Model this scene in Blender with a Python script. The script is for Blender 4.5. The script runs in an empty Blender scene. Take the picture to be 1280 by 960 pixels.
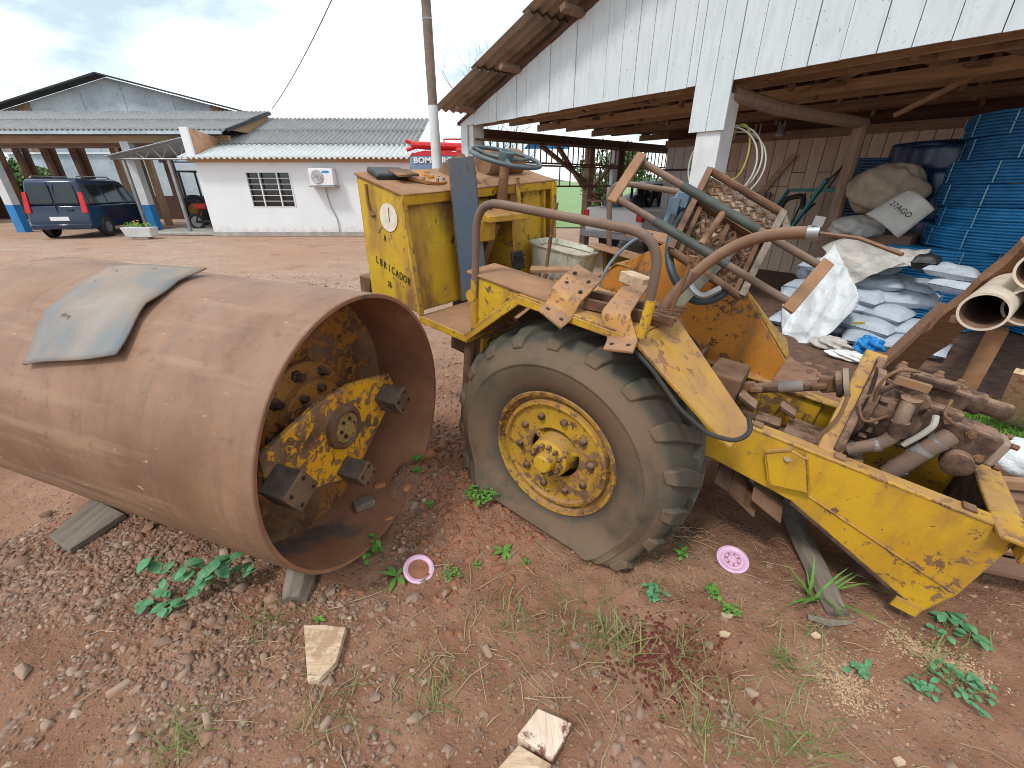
import bpy, math, random
import numpy as np
from mathutils import Matrix, Vector
rnd = random.Random(7)
SC = bpy.context.scene
COL = SC.collection

# ------------------------------------------------------------------ camera
CAM_H = 1.65; CAM_T = math.radians(25.5); CAM_F = 524.0          # height, downward tilt, focal length in photo pixels (1280 wide)
cam = bpy.data.cameras.new("camera"); camo = bpy.data.objects.new("camera", cam); COL.objects.link(camo)
camo.location = (0, 0, CAM_H); camo.rotation_euler = (math.pi / 2 - CAM_T, 0, 0)
cam.sensor_width = 36; cam.lens = 36 * CAM_F / 1280; cam.clip_start = 0.05; cam.clip_end = 2000
SC.camera = camo

# ------------------------------------------------------------------ sky and sun
SUN_EL, SUN_AZ = math.radians(56), math.radians(222)               # azimuth clockwise from +Y: sun behind the camera's left shoulder
w = bpy.data.worlds.new("World"); SC.world = w; w.use_nodes = True
nt = w.node_tree; nt.nodes.clear()
def wn(t, **k):
    n = nt.nodes.new(t)
    for a, b in k.items(): setattr(n, a, b)
    return n
out = wn('ShaderNodeOutputWorld'); bg = wn('ShaderNodeBackground'); bg.inputs[1].default_value = 1.0
sky = wn('ShaderNodeTexSky', sky_type='NISHITA', sun_disc=False, sun_elevation=SUN_EL, sun_rotation=SUN_AZ)
skm = wn('ShaderNodeMix', data_type='RGBA', blend_type='MULTIPLY'); skm.inputs[0].default_value = 1
skm.inputs[7].default_value = (0.12, 0.12, 0.12, 1)
nt.links.new(sky.outputs[0], skm.inputs[6])
tc = wn('ShaderNodeTexCoord'); mp = wn('ShaderNodeMapping'); mp.inputs['Scale'].default_value = (1, 1, 2.6)
mp.inputs['Location'].default_value = (1.7, 0.6, 0.9)
nt.links.new(tc.outputs['Generated'], mp.inputs[0])
nz = wn('ShaderNodeTexNoise'); nz.inputs['Scale'].default_value = 3.0; nz.inputs['Detail'].default_value = 6; nz.inputs['Roughness'].default_value = 0.5
nt.links.new(mp.outputs[0], nz.inputs['Vector'])
rp = wn('ShaderNodeValToRGB'); rp.color_ramp.elements[0].position = 0.42; rp.color_ramp.elements[1].position = 0.60
nt.links.new(nz.outputs[0], rp.inputs[0])
veil = wn('ShaderNodeMix', data_type='RGBA'); veil.inputs[0].default_value = 0.75          # thin overcast veil over the blue
veil.inputs[7].default_value = (0.50, 0.61, 0.65, 1); nt.links.new(skm.outputs[2], veil.inputs[6])
cl = wn('ShaderNodeMix', data_type='RGBA'); cl.inputs[7].default_value = (1.08, 1.14, 1.20, 1)
nt.links.new(rp.outputs[0], cl.inputs[0]); nt.links.new(veil.outputs[2], cl.inputs[6])
nt.links.new(cl.outputs[2], bg.inputs[0]); nt.links.new(bg.outputs[0], out.inputs[0])
sd = bpy.data.lights.new("sun", 'SUN'); sd.energy = 1.5; sd.angle = math.radians(10); sd.color = (1, 0.95, 0.88)
so = bpy.data.objects.new("sun", sd); COL.objects.link(so)
sv = Vector((math.sin(SUN_AZ) * math.cos(SUN_EL), math.cos(SUN_AZ) * math.cos(SUN_EL), math.sin(SUN_EL)))
so.rotation_euler = sv.to_track_quat('Z', 'Y').to_euler(); so.location = sv * 60
SC.render.engine = 'CYCLES'; SC.cycles.filter_width = 1.0
vs = SC.view_settings; SC.display_settings.display_device = 'sRGB'
vs.view_transform = 'Standard'; vs.look = 'None'; vs.gamma = 1; vs.use_curve_mapping = False; vs.exposure = 0.58

# ------------------------------------------------------------------ frames of the place (survey helpers)
cs, sn = math.cos(CAM_T), math.sin(CAM_T)
def ray(px, py):
    u = (px - 640) / CAM_F; v = (py - 480) / CAM_F
    return np.array([u, cs - sn * v, -(sn + cs * v)])
CAMP = np.array([0, 0, CAM_H])
class Frame:
    """a local frame: origin and three right-handed axes; W maps local to world; on() reads a photo pixel on one of its planes"""
    def __init__(s, o, X, Y, Z): s.o = np.array(o, float); s.R = np.stack([X, Y, Z], 1).astype(float)
    def W(s, p): return s.o + s.R @ np.array(p, float)
    def on(s, axis, val, px, py):
        n = s.R[:, axis]; r = ray(px, py); t = np.dot(s.o + n * val - CAMP, n) / np.dot(r, n)
        return s.R.T @ (CAMP + t * r - s.o)
    def mat(s, base=(0, 0, 0)):
        m = Matrix([list(s.R[i]) + [0] for i in range(3)] + [[0, 0, 0, 1]]); m.translation = Vector(s.W(base)); return m
WF = Frame((0, 0, 0), (1, 0, 0), (0, 1, 0), (0, 0, 1))
def rotf(o, az):  # frame turned so that its X axis points az radians clockwise of world X
    return Frame(o, (math.cos(az), -math.sin(az), 0), (math.sin(az), math.cos(az), 0), (0, 0, 1))
# machine: X towards its rear, Y away from the camera, Z up; nose-up by 7.5 degrees; origin at the near wheel's centre
_p, _b = math.radians(37), math.radians(7.5)
MX = np.array([math.cos(_p) * math.cos(_b), -math.sin(_p) * math.cos(_b), -math.sin(_b)])
MY = np.array([math.sin(_p), math.cos(_p), 0]); MF = Frame((0.2, 1.727, 0.436), MX, MY, np.cross(MX, MY))
_a, _t = 0.322, -0.0304
DX = np.array([math.cos(_a) * math.cos(_t), -math.sin(_a) * math.cos(_t), math.sin(_t)]); DY = np.array([math.sin(_a), math.cos(_a), 0])
DF = Frame((-0.637, 1.627, 0.636), DX, DY, np.cross(DX, DY)); DR = 0.616
SF = rotf((-0.796, 9.74, 0), math.radians(51.4))                   # shed: X along the gable, Y into the shed

# ------------------------------------------------------------------ mesh building
def arr(p): return np.array(p, float)
def unit(v): v = arr(v); return v / (np.linalg.norm(v) + 1e-12)
class MB:
    def __init__(s): s.v = []; s.f = []
    def add(s, vs_, fs):
        n = len(s.v); s.v += [tuple(float(c) for c in p) for p in vs_]; s.f += [tuple(i + n for i in f) for f in fs]; return s
    def hexa(s, p):  # 4 bottom, 4 top, counter-clockwise seen from above
        return s.add(p, [(3, 2, 1, 0), (4, 5, 6, 7), (0, 1, 5, 4), (1, 2, 6, 5), (2, 3, 7, 6), (3, 0, 4, 7)])
    def box(s, c, d, ax=None):
        c = arr(c); X, Y, Z = (arr(a) for a in (ax if ax is not None else ((1, 0, 0), (0, 1, 0), (0, 0, 1))))
        hx, hy, hz = d[0] / 2, d[1] / 2, d[2] / 2
        return s.hexa([c + X * x + Y * y + Z * z for z in (-hz, hz) for x, y in ((-hx, -hy), (hx, -hy), (hx, hy), (-hx, hy))])
    def bb(s, x0, x1, y0, y1, z0, z1): return s.box(((x0 + x1) / 2, (y0 + y1) / 2, (z0 + z1) / 2), (abs(x1 - x0), abs(y1 - y0), abs(z1 - z0)))
    def bar(s, p, q, w, h, up=(0, 0, 1)):
        p, q = arr(p), arr(q); X = unit(q - p); Y = np.cross(up, X)
        if np.linalg.norm(Y) < 1e-3: Y = np.cross((1, 0, 0), X)
        Y = unit(Y); Z = np.cross(X, Y)
        return s.box((p + q) / 2, (np.linalg.norm(q - p), w, h), (X, Y, Z))
    def prism(s, poly, off):
        poly = [arr(p) for p in poly]; off = arr(off); n = len(poly)
        nn = sum((np.cross(poly[i] - poly[0], poly[(i + 1) % n] - poly[0]) for i in range(n)))
        if np.dot(nn, off) > 0: poly = poly[::-1]
        vs_ = poly + [p + off for p in poly]
        return s.add(vs_, [tuple(range(n)), tuple(range(2 * n - 1, n - 1, -1))] + [(i + n, (i + 1) % n + n, (i + 1) % n, i) for i in range(n)])
    def tube(s, path, r, seg=8, caps=True, closed=False):
        P = [arr(p) for p in path]; n = len(P); rr = r if hasattr(r, '__len__') else [r] * n
        vs_ = []; T0 = None; N = None
        for i in range(n):
            a = P[i - 1] if (i > 0 or closed) else P[i]; b = P[(i + 1) % n] if (i < n - 1 or closed) else P[i]
            T = unit(b - a)
            if N is None:
                N = np.cross(T, (0, 0, 1)); N = np.cross(T, (0, 1, 0)) if np.linalg.norm(N) < 0.1 else N
            N = unit(N - T * np.dot(N, T)); Bn = np.cross(T, N)
            vs_ += [P[i] + rr[i] * (math.cos(k * 2 * math.pi / seg) * N + math.sin(k * 2 * math.pi / seg) * Bn) for k in range(seg)]
        m = n if closed else n - 1
        fs = [(i * seg + k, i * seg + (k + 1) % seg, ((i + 1) % n) * seg + (k + 1) % seg, ((i + 1) % n) * seg + k) for i in range(m) for k in range(seg)]
        if caps and not closed: fs += [tuple(range(seg))[::-1], tuple((n - 1) * seg + k for k in range(seg))]
        return s.add(vs_, fs)
    def lathe(s, prof, o, axis, seg=32, cap0=False, cap1=False, ref=None):
        """prof: (distance along axis, radius)"""
        X = unit(axis); N = np.cross(X, (0, 0, 1)) if ref is None else arr(ref); N = np.cross(X, (0, 1, 0)) if np.linalg.norm(N) < .1 else N
        N = unit(N); Bn = np.cross(X, N); o = arr(o); vs_ = []
        for x, r in prof: vs_ += [o + X * x + r * (math.cos(k * 2 * math.pi / seg) * N + math.sin(k * 2 * math.pi / seg) * Bn) for k in range(seg)]
        n = len(prof)
        fs = [(i * seg + k, i * seg + (k + 1) % seg, (i + 1) * seg + (k + 1) % seg, (i + 1) * seg + k) for i in range(n - 1) for k in range(seg)]
        if cap0: fs.append(tuple(range(seg))[::-1])
        if cap1: fs.append(tuple((n - 1) * seg + k for k in range(seg)))
        return s.add(vs_, fs)
    def grid(s, fn, nu, nv):
        vs_ = [fn(i / nu, j / nv) for j in range(nv + 1) for i in range(nu + 1)]
        return s.add(vs_, [(j * (nu + 1) + i, j * (nu + 1) + i + 1, (j + 1) * (nu + 1) + i + 1, (j + 1) * (nu + 1) + i) for j in range(nv) for i in range(nu)])
    def mesh(s, name, org=(0, 0, 0), smooth=35):
        me = bpy.data.meshes.new(name); o = arr(org)
        me.from_pydata([(p[0] - o[0], p[1] - o[1], p[2] - o[2]) for p in s.v], [], s.f)
        if smooth:
            me.polygons.foreach_set('use_smooth', [True] * len(me.polygons)); me.set_sharp_from_angle(angle=math.radians(smooth))
        me.update(); return me
def link(name, me, m, parent=None, bevel=0, solid=0, seg=1):
    o = bpy.data.objects.new(name, me); COL.objects.link(o)
    if m is not None and not me.materials: me.materials.append(m)
    if parent is not None: o.parent = parent
    if solid: md = o.modifiers.new("solid", 'SOLIDIFY'); md.thickness = solid; md.offset = 0
    if bevel: md = o.modifiers.new("bevel", 'BEVEL'); md.width = bevel; md.segments = seg; md.limit_method = 'ANGLE'; md.angle_limit = math.radians(40)
    return o
def tag(o, label=None, cat=None, group=None, kind=None):
    for k, v in (('label', label), ('category', cat), ('group', group), ('kind', kind)):
        if v: o[k] = v
    return o
class Thing:
    """a top-level Empty in a frame; parts are meshes given in that frame's coordinates"""
    def __init__(s, name, F, base, label, cat, group=None):
        s.F, s.base = F, arr(base); s.o = bpy.data.objects.new(name, None); COL.objects.link(s.o)
        s.o.empty_display_size = 0.1; s.o.matrix_world = F.mat(base); tag(s.o, label, cat, group)
    def part(s, name, mb, m, parent=None, smooth=35, **k):
        return link(name, mb.mesh(name, s.base, smooth), m, parent or s.o, **k)
    def inst(s, name, me, m, mat4, parent=None, **k):  # shared mesh placed by a matrix in frame coordinates
        o = link(name, me, m, parent or s.o, **k)
        mm = mat4.copy(); mm.translation = mm.translation - Vector(s.base); o.matrix_local = mm; return o
def single(name, mb, m, F, base, label, cat, group=None, smooth=35, **k):
    o = link(name, mb.mesh(name, base, smooth), m, None, **k); o.matrix_world = F.mat(base); return tag(o, label, cat, group)
def struct(name, mb, m, kind='structure', smooth=35, **k):
    return tag(link(name, mb.mesh(name, (0, 0, 0), smooth), m, None, **k), kind=kind)
def copy_tree(o, parent=None):
    c = o.copy(); COL.objects.link(c); c.parent = parent
    for ch in o.children: copy_tree(ch, c)
    return c
def T4(loc, rz=0, s=1, rx=0, ry=0):
    return Matrix.Translation(loc) @ Matrix.Rotation(rz, 4, 'Z') @ Matrix.Rotation(ry, 4, 'Y') @ Matrix.Rotation(rx, 4, 'X') @ Matrix.Diagonal((s, s, s, 1) if not hasattr(s, '__len__') else (*s, 1))
def arc(pts, r, n=5):
    """round the corners of a polyline"""
    P = [arr(p) for p in pts]; out_ = [P[0]]
    for i in range(1, len(P) - 1):
        a, b = unit(P[i - 1] - P[i]), unit(P[i + 1] - P[i]); rr = min(r, .49 * np.linalg.norm(P[i - 1] - P[i]), .49 * np.linalg.norm(P[i + 1] - P[i]))
        p0, p1 = P[i] + a * rr, P[i] + b * rr
        for k in range(n + 1):
            t = k / n; out_.append((1 - t) ** 2 * p0 + 2 * t * (1 - t) * P[i] + t * t * p1)
    return out_ + [P[-1]]
# numpy value noise
_rng = np.random.default_rng(3); _tab = _rng.random((256, 256))
def vnoise(x, y):
    xi, yi = np.floor(x).astype(int), np.floor(y).astype(int); fx, fy = x - xi, y - yi
    fx, fy = fx * fx * (3 - 2 * fx), fy * fy * (3 - 2 * fy); g_ = lambda a, b: _tab[a & 255, b & 255]
    return (g_(xi, yi) * (1 - fx) + g_(xi + 1, yi) * fx) * (1 - fy) + (g_(xi, yi + 1) * (1 - fx) + g_(xi + 1, yi + 1) * fx) * fy
def fbm(x, y, o=4):
    s_, a = 0, 0.5
    for i in range(o): s_ = s_ + a * (vnoise(x * 2 ** i + 17 * i, y * 2 ** i + 31 * i) - .5); a *= .5
    return s_

# ------------------------------------------------------------------ materials
class NT:
    def __init__(s, name):
        s.m = bpy.data.materials.new(name); s.m.use_nodes = True; s.t = s.m.node_tree; s.b = s.t.nodes['Principled BSDF']
        s.tc = s.t.nodes.new('ShaderNodeTexCoord'); s.co = s.tc.outputs['Object']
    def n(s, t, **k):
        x = s.t.nodes.new(t)
        for a, b in k.items(): setattr(x, a, b)
        return x
    def put(s, sock, v):
        if isinstance(v, bpy.types.NodeSocket): s.t.links.new(v, sock)
        elif v is not None: sock.default_value = (*v, 1) if hasattr(v, '__len__') and len(v) == 3 and sock.type == 'RGBA' else v
    def noise(s, sc, det=5, ro=.55, co=None, dist=0, stretch=None):
        co = co or s.co
        if stretch: mp_ = s.n('ShaderNodeMapping'); mp_.inputs['Scale'].default_value = stretch; s.put(mp_.inputs[0], co); co = mp_.outputs[0]
        x = s.n('ShaderNodeTexNoise'); s.put(x.inputs['Vector'], co); x.inputs['Scale'].default_value = sc; x.inputs['Detail'].default_value = det; x.inputs['Roughness'].default_value = ro; x.inputs['Distortion'].default_value = dist
        return x.outputs[0]
    def voro(s, sc, co=None, out_='Distance', feat='F1'):
        x = s.n('ShaderNodeTexVoronoi', feature=feat); s.put(x.inputs['Vector'], co or s.co); x.inputs['Scale'].default_value = sc; return x.outputs[out_]
    def step(s, f, a, b):
        x = s.n('ShaderNodeMapRange'); s.put(x.inputs[0], f); x.inputs[1].default_value = a; x.inputs[2].default_value = b; x.interpolation_type = 'SMOOTHSTEP'; return x.outputs[0]
    def mix(s, f, a, b, mode='MIX'):
        x = s.n('ShaderNodeMix', data_type='RGBA', blend_type=mode); s.put(x.inputs[0], f); s.put(x.inputs[6], a); s.put(x.inputs[7], b); return x.outputs[2]
    def math(s, op, a, b=None):
        x = s.n('ShaderNodeMath', operation=op); s.put(x.inputs[0], a)
        if b is not None: s.put(x.inputs[1], b)
        return x.outputs[0]
    def ramp(s, f, st):
        x = s.n('ShaderNodeValToRGB'); e = x.color_ramp.elements
        while len(e) < len(st): e.new(.5)
        for i, (p, c) in enumerate(st): e[i].position = p; e[i].color = (*c, 1)
        s.put(x.inputs[0], f); return x.outputs[0]
    def up(s):  # how far a surface faces the sky (where settled dust lies)
        g_ = s.n('ShaderNodeNewGeometry'); x = s.n('ShaderNodeSeparateXYZ'); s.put(x.inputs[0], g_.outputs['True Normal']); return x.outputs[2]
    def edge(s, r=.01):  # worn edges
        b_ = s.n('ShaderNodeBevel', samples=4); b_.inputs[0].default_value = r; g_ = s.n('ShaderNodeNewGeometry')
        d = s.n('ShaderNodeVectorMath', operation='DOT_PRODUCT'); s.put(d.inputs[0], b_.outputs[0]); s.put(d.inputs[1], g_.outputs['Normal'])
        return s.step(d.outputs['Value'], .985, .86)
    def fin(s, col, rough=.7, bump=None, bs=.3, bd=.01, metal=0, spec=.5):
        s.put(s.b.inputs['Base Color'], col); s.put(s.b.inputs['Roughness'], rough); s.put(s.b.inputs['Metallic'], metal); s.put(s.b.inputs['Specular IOR Level'], spec)
        if bump is not None:
            x = s.n('ShaderNodeBump'); x.inputs['Strength'].default_value = bs; x.inputs['Distance'].default_value = bd; s.put(x.inputs['Height'], bump); s.put(s.b.inputs['Normal'], x.outputs[0])
        return s.m
def m_plain(name, c, rough=.6, var=.25, sc=8, metal=0, bump=.15, spec=.4):
    t = NT(name); n1 = t.noise(sc, 6); c2 = tuple(x * (1 - var) for x in c); c3 = tuple(min(1, x * (1 + var * .6)) for x in c)
    return t.fin(t.ramp(n1, [(.3, c2), (.7, c3)]), rough, t.noise(sc * 6, 4), bump, .004, metal, spec)
def rustcol(t, sc=5):
    a = t.ramp(t.noise(sc, 8, .65), [(.28, (.05, .03, .02)), (.45, (.125, .064, .032)), (.6, (.21, .108, .05)), (.78, (.31, .185, .105))])
    return t.mix(t.math('MULTIPLY', t.step(t.noise(sc * .6, 6), .45, .65), .8), a, (.27, .16, .09))
def m_rust(name, sc=5, dust=.35, rough=.85, tint=None, tf=.42):
    t = NT(name); c = rustcol(t, sc)
    if tint: c = t.mix(tf, c, tint)
    d = t.math('MULTIPLY', t.step(t.up(), .2, .9), dust); d = t.math('MULTIPLY', d, t.step(t.noise(sc * 1.7, 5), .3, .6))
    c = t.mix(d, c, (.32, .20, .138)); return t.fin(c, rough, t.noise(sc * 14, 6, .7), .35, .004, 0, .25)
def m_paint(name, base, base2, chip=.55, dust=.5, sc=4.0, edge=.012, streak=.5):
    """old paint: chips down to rust in clumps and along edges, grime, settled soil dust"""
    t = NT(name); rc = rustcol(t, 7)
    pc = t.mix(t.step(t.noise(sc * .6, 5), .35, .68), base, base2)
    pc = t.mix(t.math('MULTIPLY', t.step(t.noise(sc * 1.6, 6, .6, stretch=(1, 1, .35)), .44, .70), streak), pc, (.24, .12, .045))
    big = t.noise(sc * .55, 3); fine = t.noise(sc * 4.6, 10, .72, dist=.5)
    thr = t.math('ADD', fine, t.math('MULTIPLY', t.math('SUBTRACT', big, .5), .55))
    mask = t.step(thr, chip, chip + .018)
    if edge:
        e = t.math('MULTIPLY', t.edge(edge), t.step(t.noise(sc * 5, 5, .6), .36, .56)); mask = t.math('MAXIMUM', mask, e)
    c = t.mix(mask, pc, rc)
    d = t.math('MULTIPLY', t.step(t.up(), .25, .95), dust); d = t.math('MULTIPLY', d, t.step(t.noise(sc * 1.3, 5), .25, .55))
    c = t.mix(d, c, (.34, .19, .115))
    hgt = t.math('SUBTRACT', t.noise(sc * 12, 4), t.math('MULTIPLY', mask, .8))
    r = t.math('ADD', .5, t.math('MULTIPLY', mask, .35)); return t.fin(c, r, hgt, .3, .004, 0, .35)
def m_wood(name, c1, c2, rough=.85, stretch=(1, 14, 14), sc=2.2, bump=.35, blotch=None):
    t = NT(name); g_ = t.noise(sc, 8, .62, dist=.6, stretch=stretch); f_ = t.noise(sc * 4, 4, .6, stretch=stretch)
    oi = t.n('ShaderNodeObjectInfo'); c = t.ramp(g_, [(.3, c1), (.7, c2)])
    c = t.mix(t.math('MULTIPLY', oi.outputs['Random'], .4), c, tuple(x * .62 for x in c1))
    if blotch: c = t.mix(t.math('MULTIPLY', t.step(t.noise(11, 7, .7), .52, .60), .9), c, blotch)
    return t.fin(c, rough, f_, bump, .004, 0, .25)
def m_whiteboard():
    t = NT('white_painted_board'); oi = t.n('ShaderNodeObjectInfo')
    c = t.mix(t.step(t.noise(2.2, 6, .6, stretch=(6, 6, 1)), .4, .75), (.60, .655, .68), (.50, .55, .575))
    c = t.mix(t.math('MULTIPLY', oi.outputs['Random'], .35), c, (.55, .61, .65))
    chips = t.step(t.noise(7, 7, .7, stretch=(3, 3, .8)), .655, .70); c = t.mix(chips, c, (.18, .14, .11))
    c = t.mix(t.step(t.noise(30, 2), .68, .75), c, (.33, .3, .27))
    return t.fin(c, .62, t.noise(30, 4, stretch=(8, 8, 1)), .2, .003, 0, .3)
Y1, Y2 = (.56, .335, .018), (.47, .25, .018)
M = {}
M['yellow'] = m_paint('worn_yellow_paint', Y1, Y2, .605, .6, 4.2, .014, .65)
M['yellow2'] = m_paint('heavily_worn_yellow_paint', (.55, .33, .022), (.45, .24, .024), .535, .6, 4.6)
M['yellow_side'] = m_paint('hood_yellow_paint', (.56, .365, .018), (.47, .26, .02), .60, .4, 3.4, .022, 1.0)
M['orange'] = m_paint('orange_primer_on_rust', (.55, .22, .03), (.42, .17, .035), .56, .5, 5)
M['rust'] = m_rust('rust', 5)
M['rust_dark'] = m_rust('dark_rust', 6, .25, tint=(.09, .045, .03))
M['rust_plate'] = m_rust('light_rust_plate', 7, .2, tint=(.46, .25, .135))
M['rust_dusty'] = m_rust('dust_caked_rust', 9, .8, tint=(.085, .055, .04))
def m_caked():
    t = NT('dust_caked_rust'); c = t.ramp(t.noise(14, 9, .7), [(.3, (.022, .014, .011)), (.48, (.075, .045, .032)), (.62, (.15, .088, .056)), (.8, (.24, .14, .085))])
    d = t.math('MULTIPLY', t.step(t.up(), .1, .9), t.step(t.noise(11, 7, .7), .34, .58)); c = t.mix(t.math('MULTIPLY', d, .85), c, (.31, .19, .13))
    return t.fin(c, .85, t.noise(70, 7, .75), .6, .005, 0, .25)
M['rust_dusty'] = m_caked()
M['tube'] = m_rust('brown_grey_tube', 6, .4, .6, tint=(.135, .105, .09), tf=.6)
def m_drum():
    t = NT('drum_shell'); c = t.ramp(t.noise(2.3, 8, .6), [(.30, (.125, .06, .031)), (.5, (.20, .103, .056)), (.70, (.275, .150, .088))])
    s1 = t.noise(3, 7, .65, stretch=(7, .5, .5)); c = t.mix(t.math('MULTIPLY', t.step(s1, .45, .66), .6), c, (.13, .09, .066))
    s2 = t.noise(2.2, 7, .6, stretch=(.5, 5, 5)); c = t.mix(t.math('MULTIPLY', t.step(s2, .50, .68), .65), c, (.32, .20, .125))
    c = t.mix(t.step(t.noise(24, 3, .5, stretch=(.4, 1, 1)), .70, .76), c, (.50, .34, .25))
    c = t.mix(t.math('MULTIPLY', t.step(t.noise(46, 2), .725, .76), .55), c, (.48, .38, .31))
    c = t.mix(t.math('MULTIPLY', t.math('MULTIPLY', t.step(t.up(), -.1, .95), .5), t.step(t.noise(4, 7, .65), .25, .6)), c, (.34, .20, .132))
    c = t.mix(t.math('MULTIPLY', t.step(t.noise(13, 9, .75), .56, .66), .55), c, (.15, .075, .04))
    c = t.mix(t.math('MULTIPLY', t.step(t.noise(1.3, 6), .50, .66), .3), c, (.21, .125, .055))
    return t.fin(c, .6, t.noise(45, 6, .7), .22, .004, 0, .4)
M['drum'] = m_drum()
def m_drum_in():
    t = NT('drum_inside'); c = t.ramp(t.noise(2.6, 8, .6), [(.3, (.19, .085, .05)), (.55, (.31, .145, .08)), (.75, (.40, .22, .135))])
    c = t.mix(t.step(t.noise(2.2, 6, .6), .57, .68), c, (.13, .105, .09)); return t.fin(c, .7, t.noise(40, 6, .7), .3, .004, 0, .3)
M['drum_in'] = m_drum_in()
def m_steelplate():
    t = NT('grey_sheet_steel'); c = t.mix(t.step(t.noise(3.5, 6, .6), .34, .60), (.18, .19, .195), (.275, .21, .158))
    c = t.mix(t.step(t.noise(9, 7, .7, stretch=(1, 2, 1)), .63, .67), c, (.07, .05, .045)); c = t.mix(t.step(t.noise(2, 4), .5, .75), c, (.30, .28, .26))
    return t.fin(c, .75, t.noise(40, 5), .3, .004, 0, .3)
M['sheet'] = m_steelplate()
M['bluesteel'] = m_paint('blue_grey_steel', (.12, .18, .245), (.15, .20, .25), .635, .1, 5, .02, .35)
def m_tyre():
    t = NT('tyre_rubber'); c = t.ramp(t.noise(5, 6), [(.3, (.038, .037, .030)), (.7, (.072, .071, .056))])
    sx = t.n('ShaderNodeSeparateXYZ'); t.put(sx.inputs[0], t.co); side = t.math('ADD', t.math('MULTIPLY', t.step(sx.outputs[1], .0, -.045), .85), .15)
    c = t.mix(t.math('MULTIPLY', t.math('MULTIPLY', t.step(t.noise(3, 8, .65), .26, .56), side), .9), c, (.17, .108, .068)); c = t.mix(t.math('MULTIPLY', t.step(t.noise(2.2, 3), .5, .7), .35), c, (.09, .105, .07))
    return t.fin(c, .78, t.noise(60, 5), .25, .003, 0, .3)
M['tyre'] = m_tyre()
M['rubber'] = m_plain('black_rubber', (.03, .028, .026), .6, .4, 9)
M['dusty_rubber'] = m_plain('dusty_rubber_block', (.10, .07, .055), .8, .5, 14)
M['black'] = m_plain('black_iron', (.022, .022, .024), .5, .4, 9)
M['glass'] = m_plain('dark_glass', (.015, .02, .022), .08, .3, 2, 0, 0, .6)
M['steel_wheel'] = m_plain('green_grey_plastic', (.085, .115, .125), .4, .35, 12)
M['whiteboard'] = m_whiteboard()
M['whitepaint'] = m_plain('white_paint', (.62, .64, .64), .6, .16, 3)
def m_plaster():
    t = NT('white_plaster'); sx = t.n('ShaderNodeSeparateXYZ'); t.put(sx.inputs[0], t.co); c = t.ramp(t.noise(1.2, 6), [(.3, (.70, .73, .75)), (.7, (.76, .79, .81))])
    spl = t.step(t.math('ADD', sx.outputs[2], t.math('MULTIPLY', t.noise(5, 8, .7), .9)), .80, .40); c = t.mix(t.math('MULTIPLY', spl, .6), c, (.46, .27, .19))
    c = t.mix(t.math('MULTIPLY', t.step(t.noise(3, 6, .6, stretch=(3, 3, .3)), .58, .78), .15), c, (.50, .48, .45)); return t.fin(c, .85, t.noise(40, 4), .15, .003, 0, .2)
M['plaster'] = m_plaster()
M['fascia'] = m_wood('fascia_wood', (.40, .24, .12), (.52, .34, .19))
M['wood_pink'] = m_wood('weathered_pine_board', (.52, .37, .28), (.70, .55, .44), .85, (14, 14, 1))
M['wood_white'] = m_wood('whitewashed_board', (.55, .52, .50), (.70, .68, .67), .85, (14, 14, 1))
M['beam'] = m_wood('beam_wood', (.17, .105, .072), (.34, .225, .15))
M['beam_pale'] = m_wood('pale_beam_wood', (.30, .19, .11), (.50, .34, .21))
M['beam_dark'] = m_wood('dark_beam_wood', (.06, .03, .022), (.14, .075, .05))
M['log'] = m_wood('log_wood', (.25, .16, .11), (.42, .30, .22), .9, (10, 10, 1.2))
M['slab'] = m_wood('slab_wood', (.20, .10, .055), (.36, .20, .11))
M['pale_cut'] = m_wood('fresh_cut_wood', (.46, .31, .19), (.78, .63, .45), .8, (2.5, 22, 22), 3, .5, (.42, .27, .17))
M['bloodwood'] = m_wood('fresh_wood_with_red_stains', (.52, .38, .27), (.78, .66, .54), .8, (22, 2.5, 22), 3, .4, (.14, .03, .02))
M['rotten'] = m_wood('rotten_grey_wood', (.15, .12, .095), (.30, .25, .20), .95, (10, 1.2, 10), 2.5, .6)
M['plank_brown'] = m_wood('brown_board', (.17, .09, .06), (.26, .15, .10))
def m_fibro(name, c, d):
    t = NT(name); x = t.mix(t.step(t.noise(.9, 6), .35, .7), c, d); x = t.mix(t.math('MULTIPLY', t.step(t.noise(5, 7, .7), .5, .7), .5), x, tuple(v * .5 for v in d))
    return t.fin(x, .85, t.noise(30, 4), .1, .003, 0, .2)
M['fibro'] = m_fibro('fibre_cement_grey', (.30, .30, .295), (.20, .20, .20))
M['fibro_white'] = m_fibro('fibre_cement_white', (.60, .62, .62), (.47, .48, .47))
M['fibro_brown'] = m_fibro('stained_fibre_cement', (.30, .235, .175), (.17, .12, .085))
M['galv'] = m_fibro('galvanised_sheet', (.46, .53, .58), (.34, .41, .46))
M['dark_sheet'] = m_fibro('dark_sheet', (.045, .055, .06), (.03, .035, .04))
M['concrete'] = m_plain('concrete', (.36, .34, .31), .9, .25, 4)
M['polec'] = m_plain('pole_wood', (.20, .155, .115), .9, .35, 7)
M['bluep'] = m_plain('blue_paint', (.03, .22, .52), .6, .2, 5)
M['bluepl'] = m_plain('bright_blue_plastic', (.022, .235, .50), .45, .35, 3, 0, .1, .5)
M['darkblue'] = m_plain('dark_blue_plastic', (.012, .035, .10), .3, .5, 7, 0, .5, .6)
M['midblue'] = m_plain('slate_blue_plastic', (.025, .075, .15), .45, .4, 6)
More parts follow.
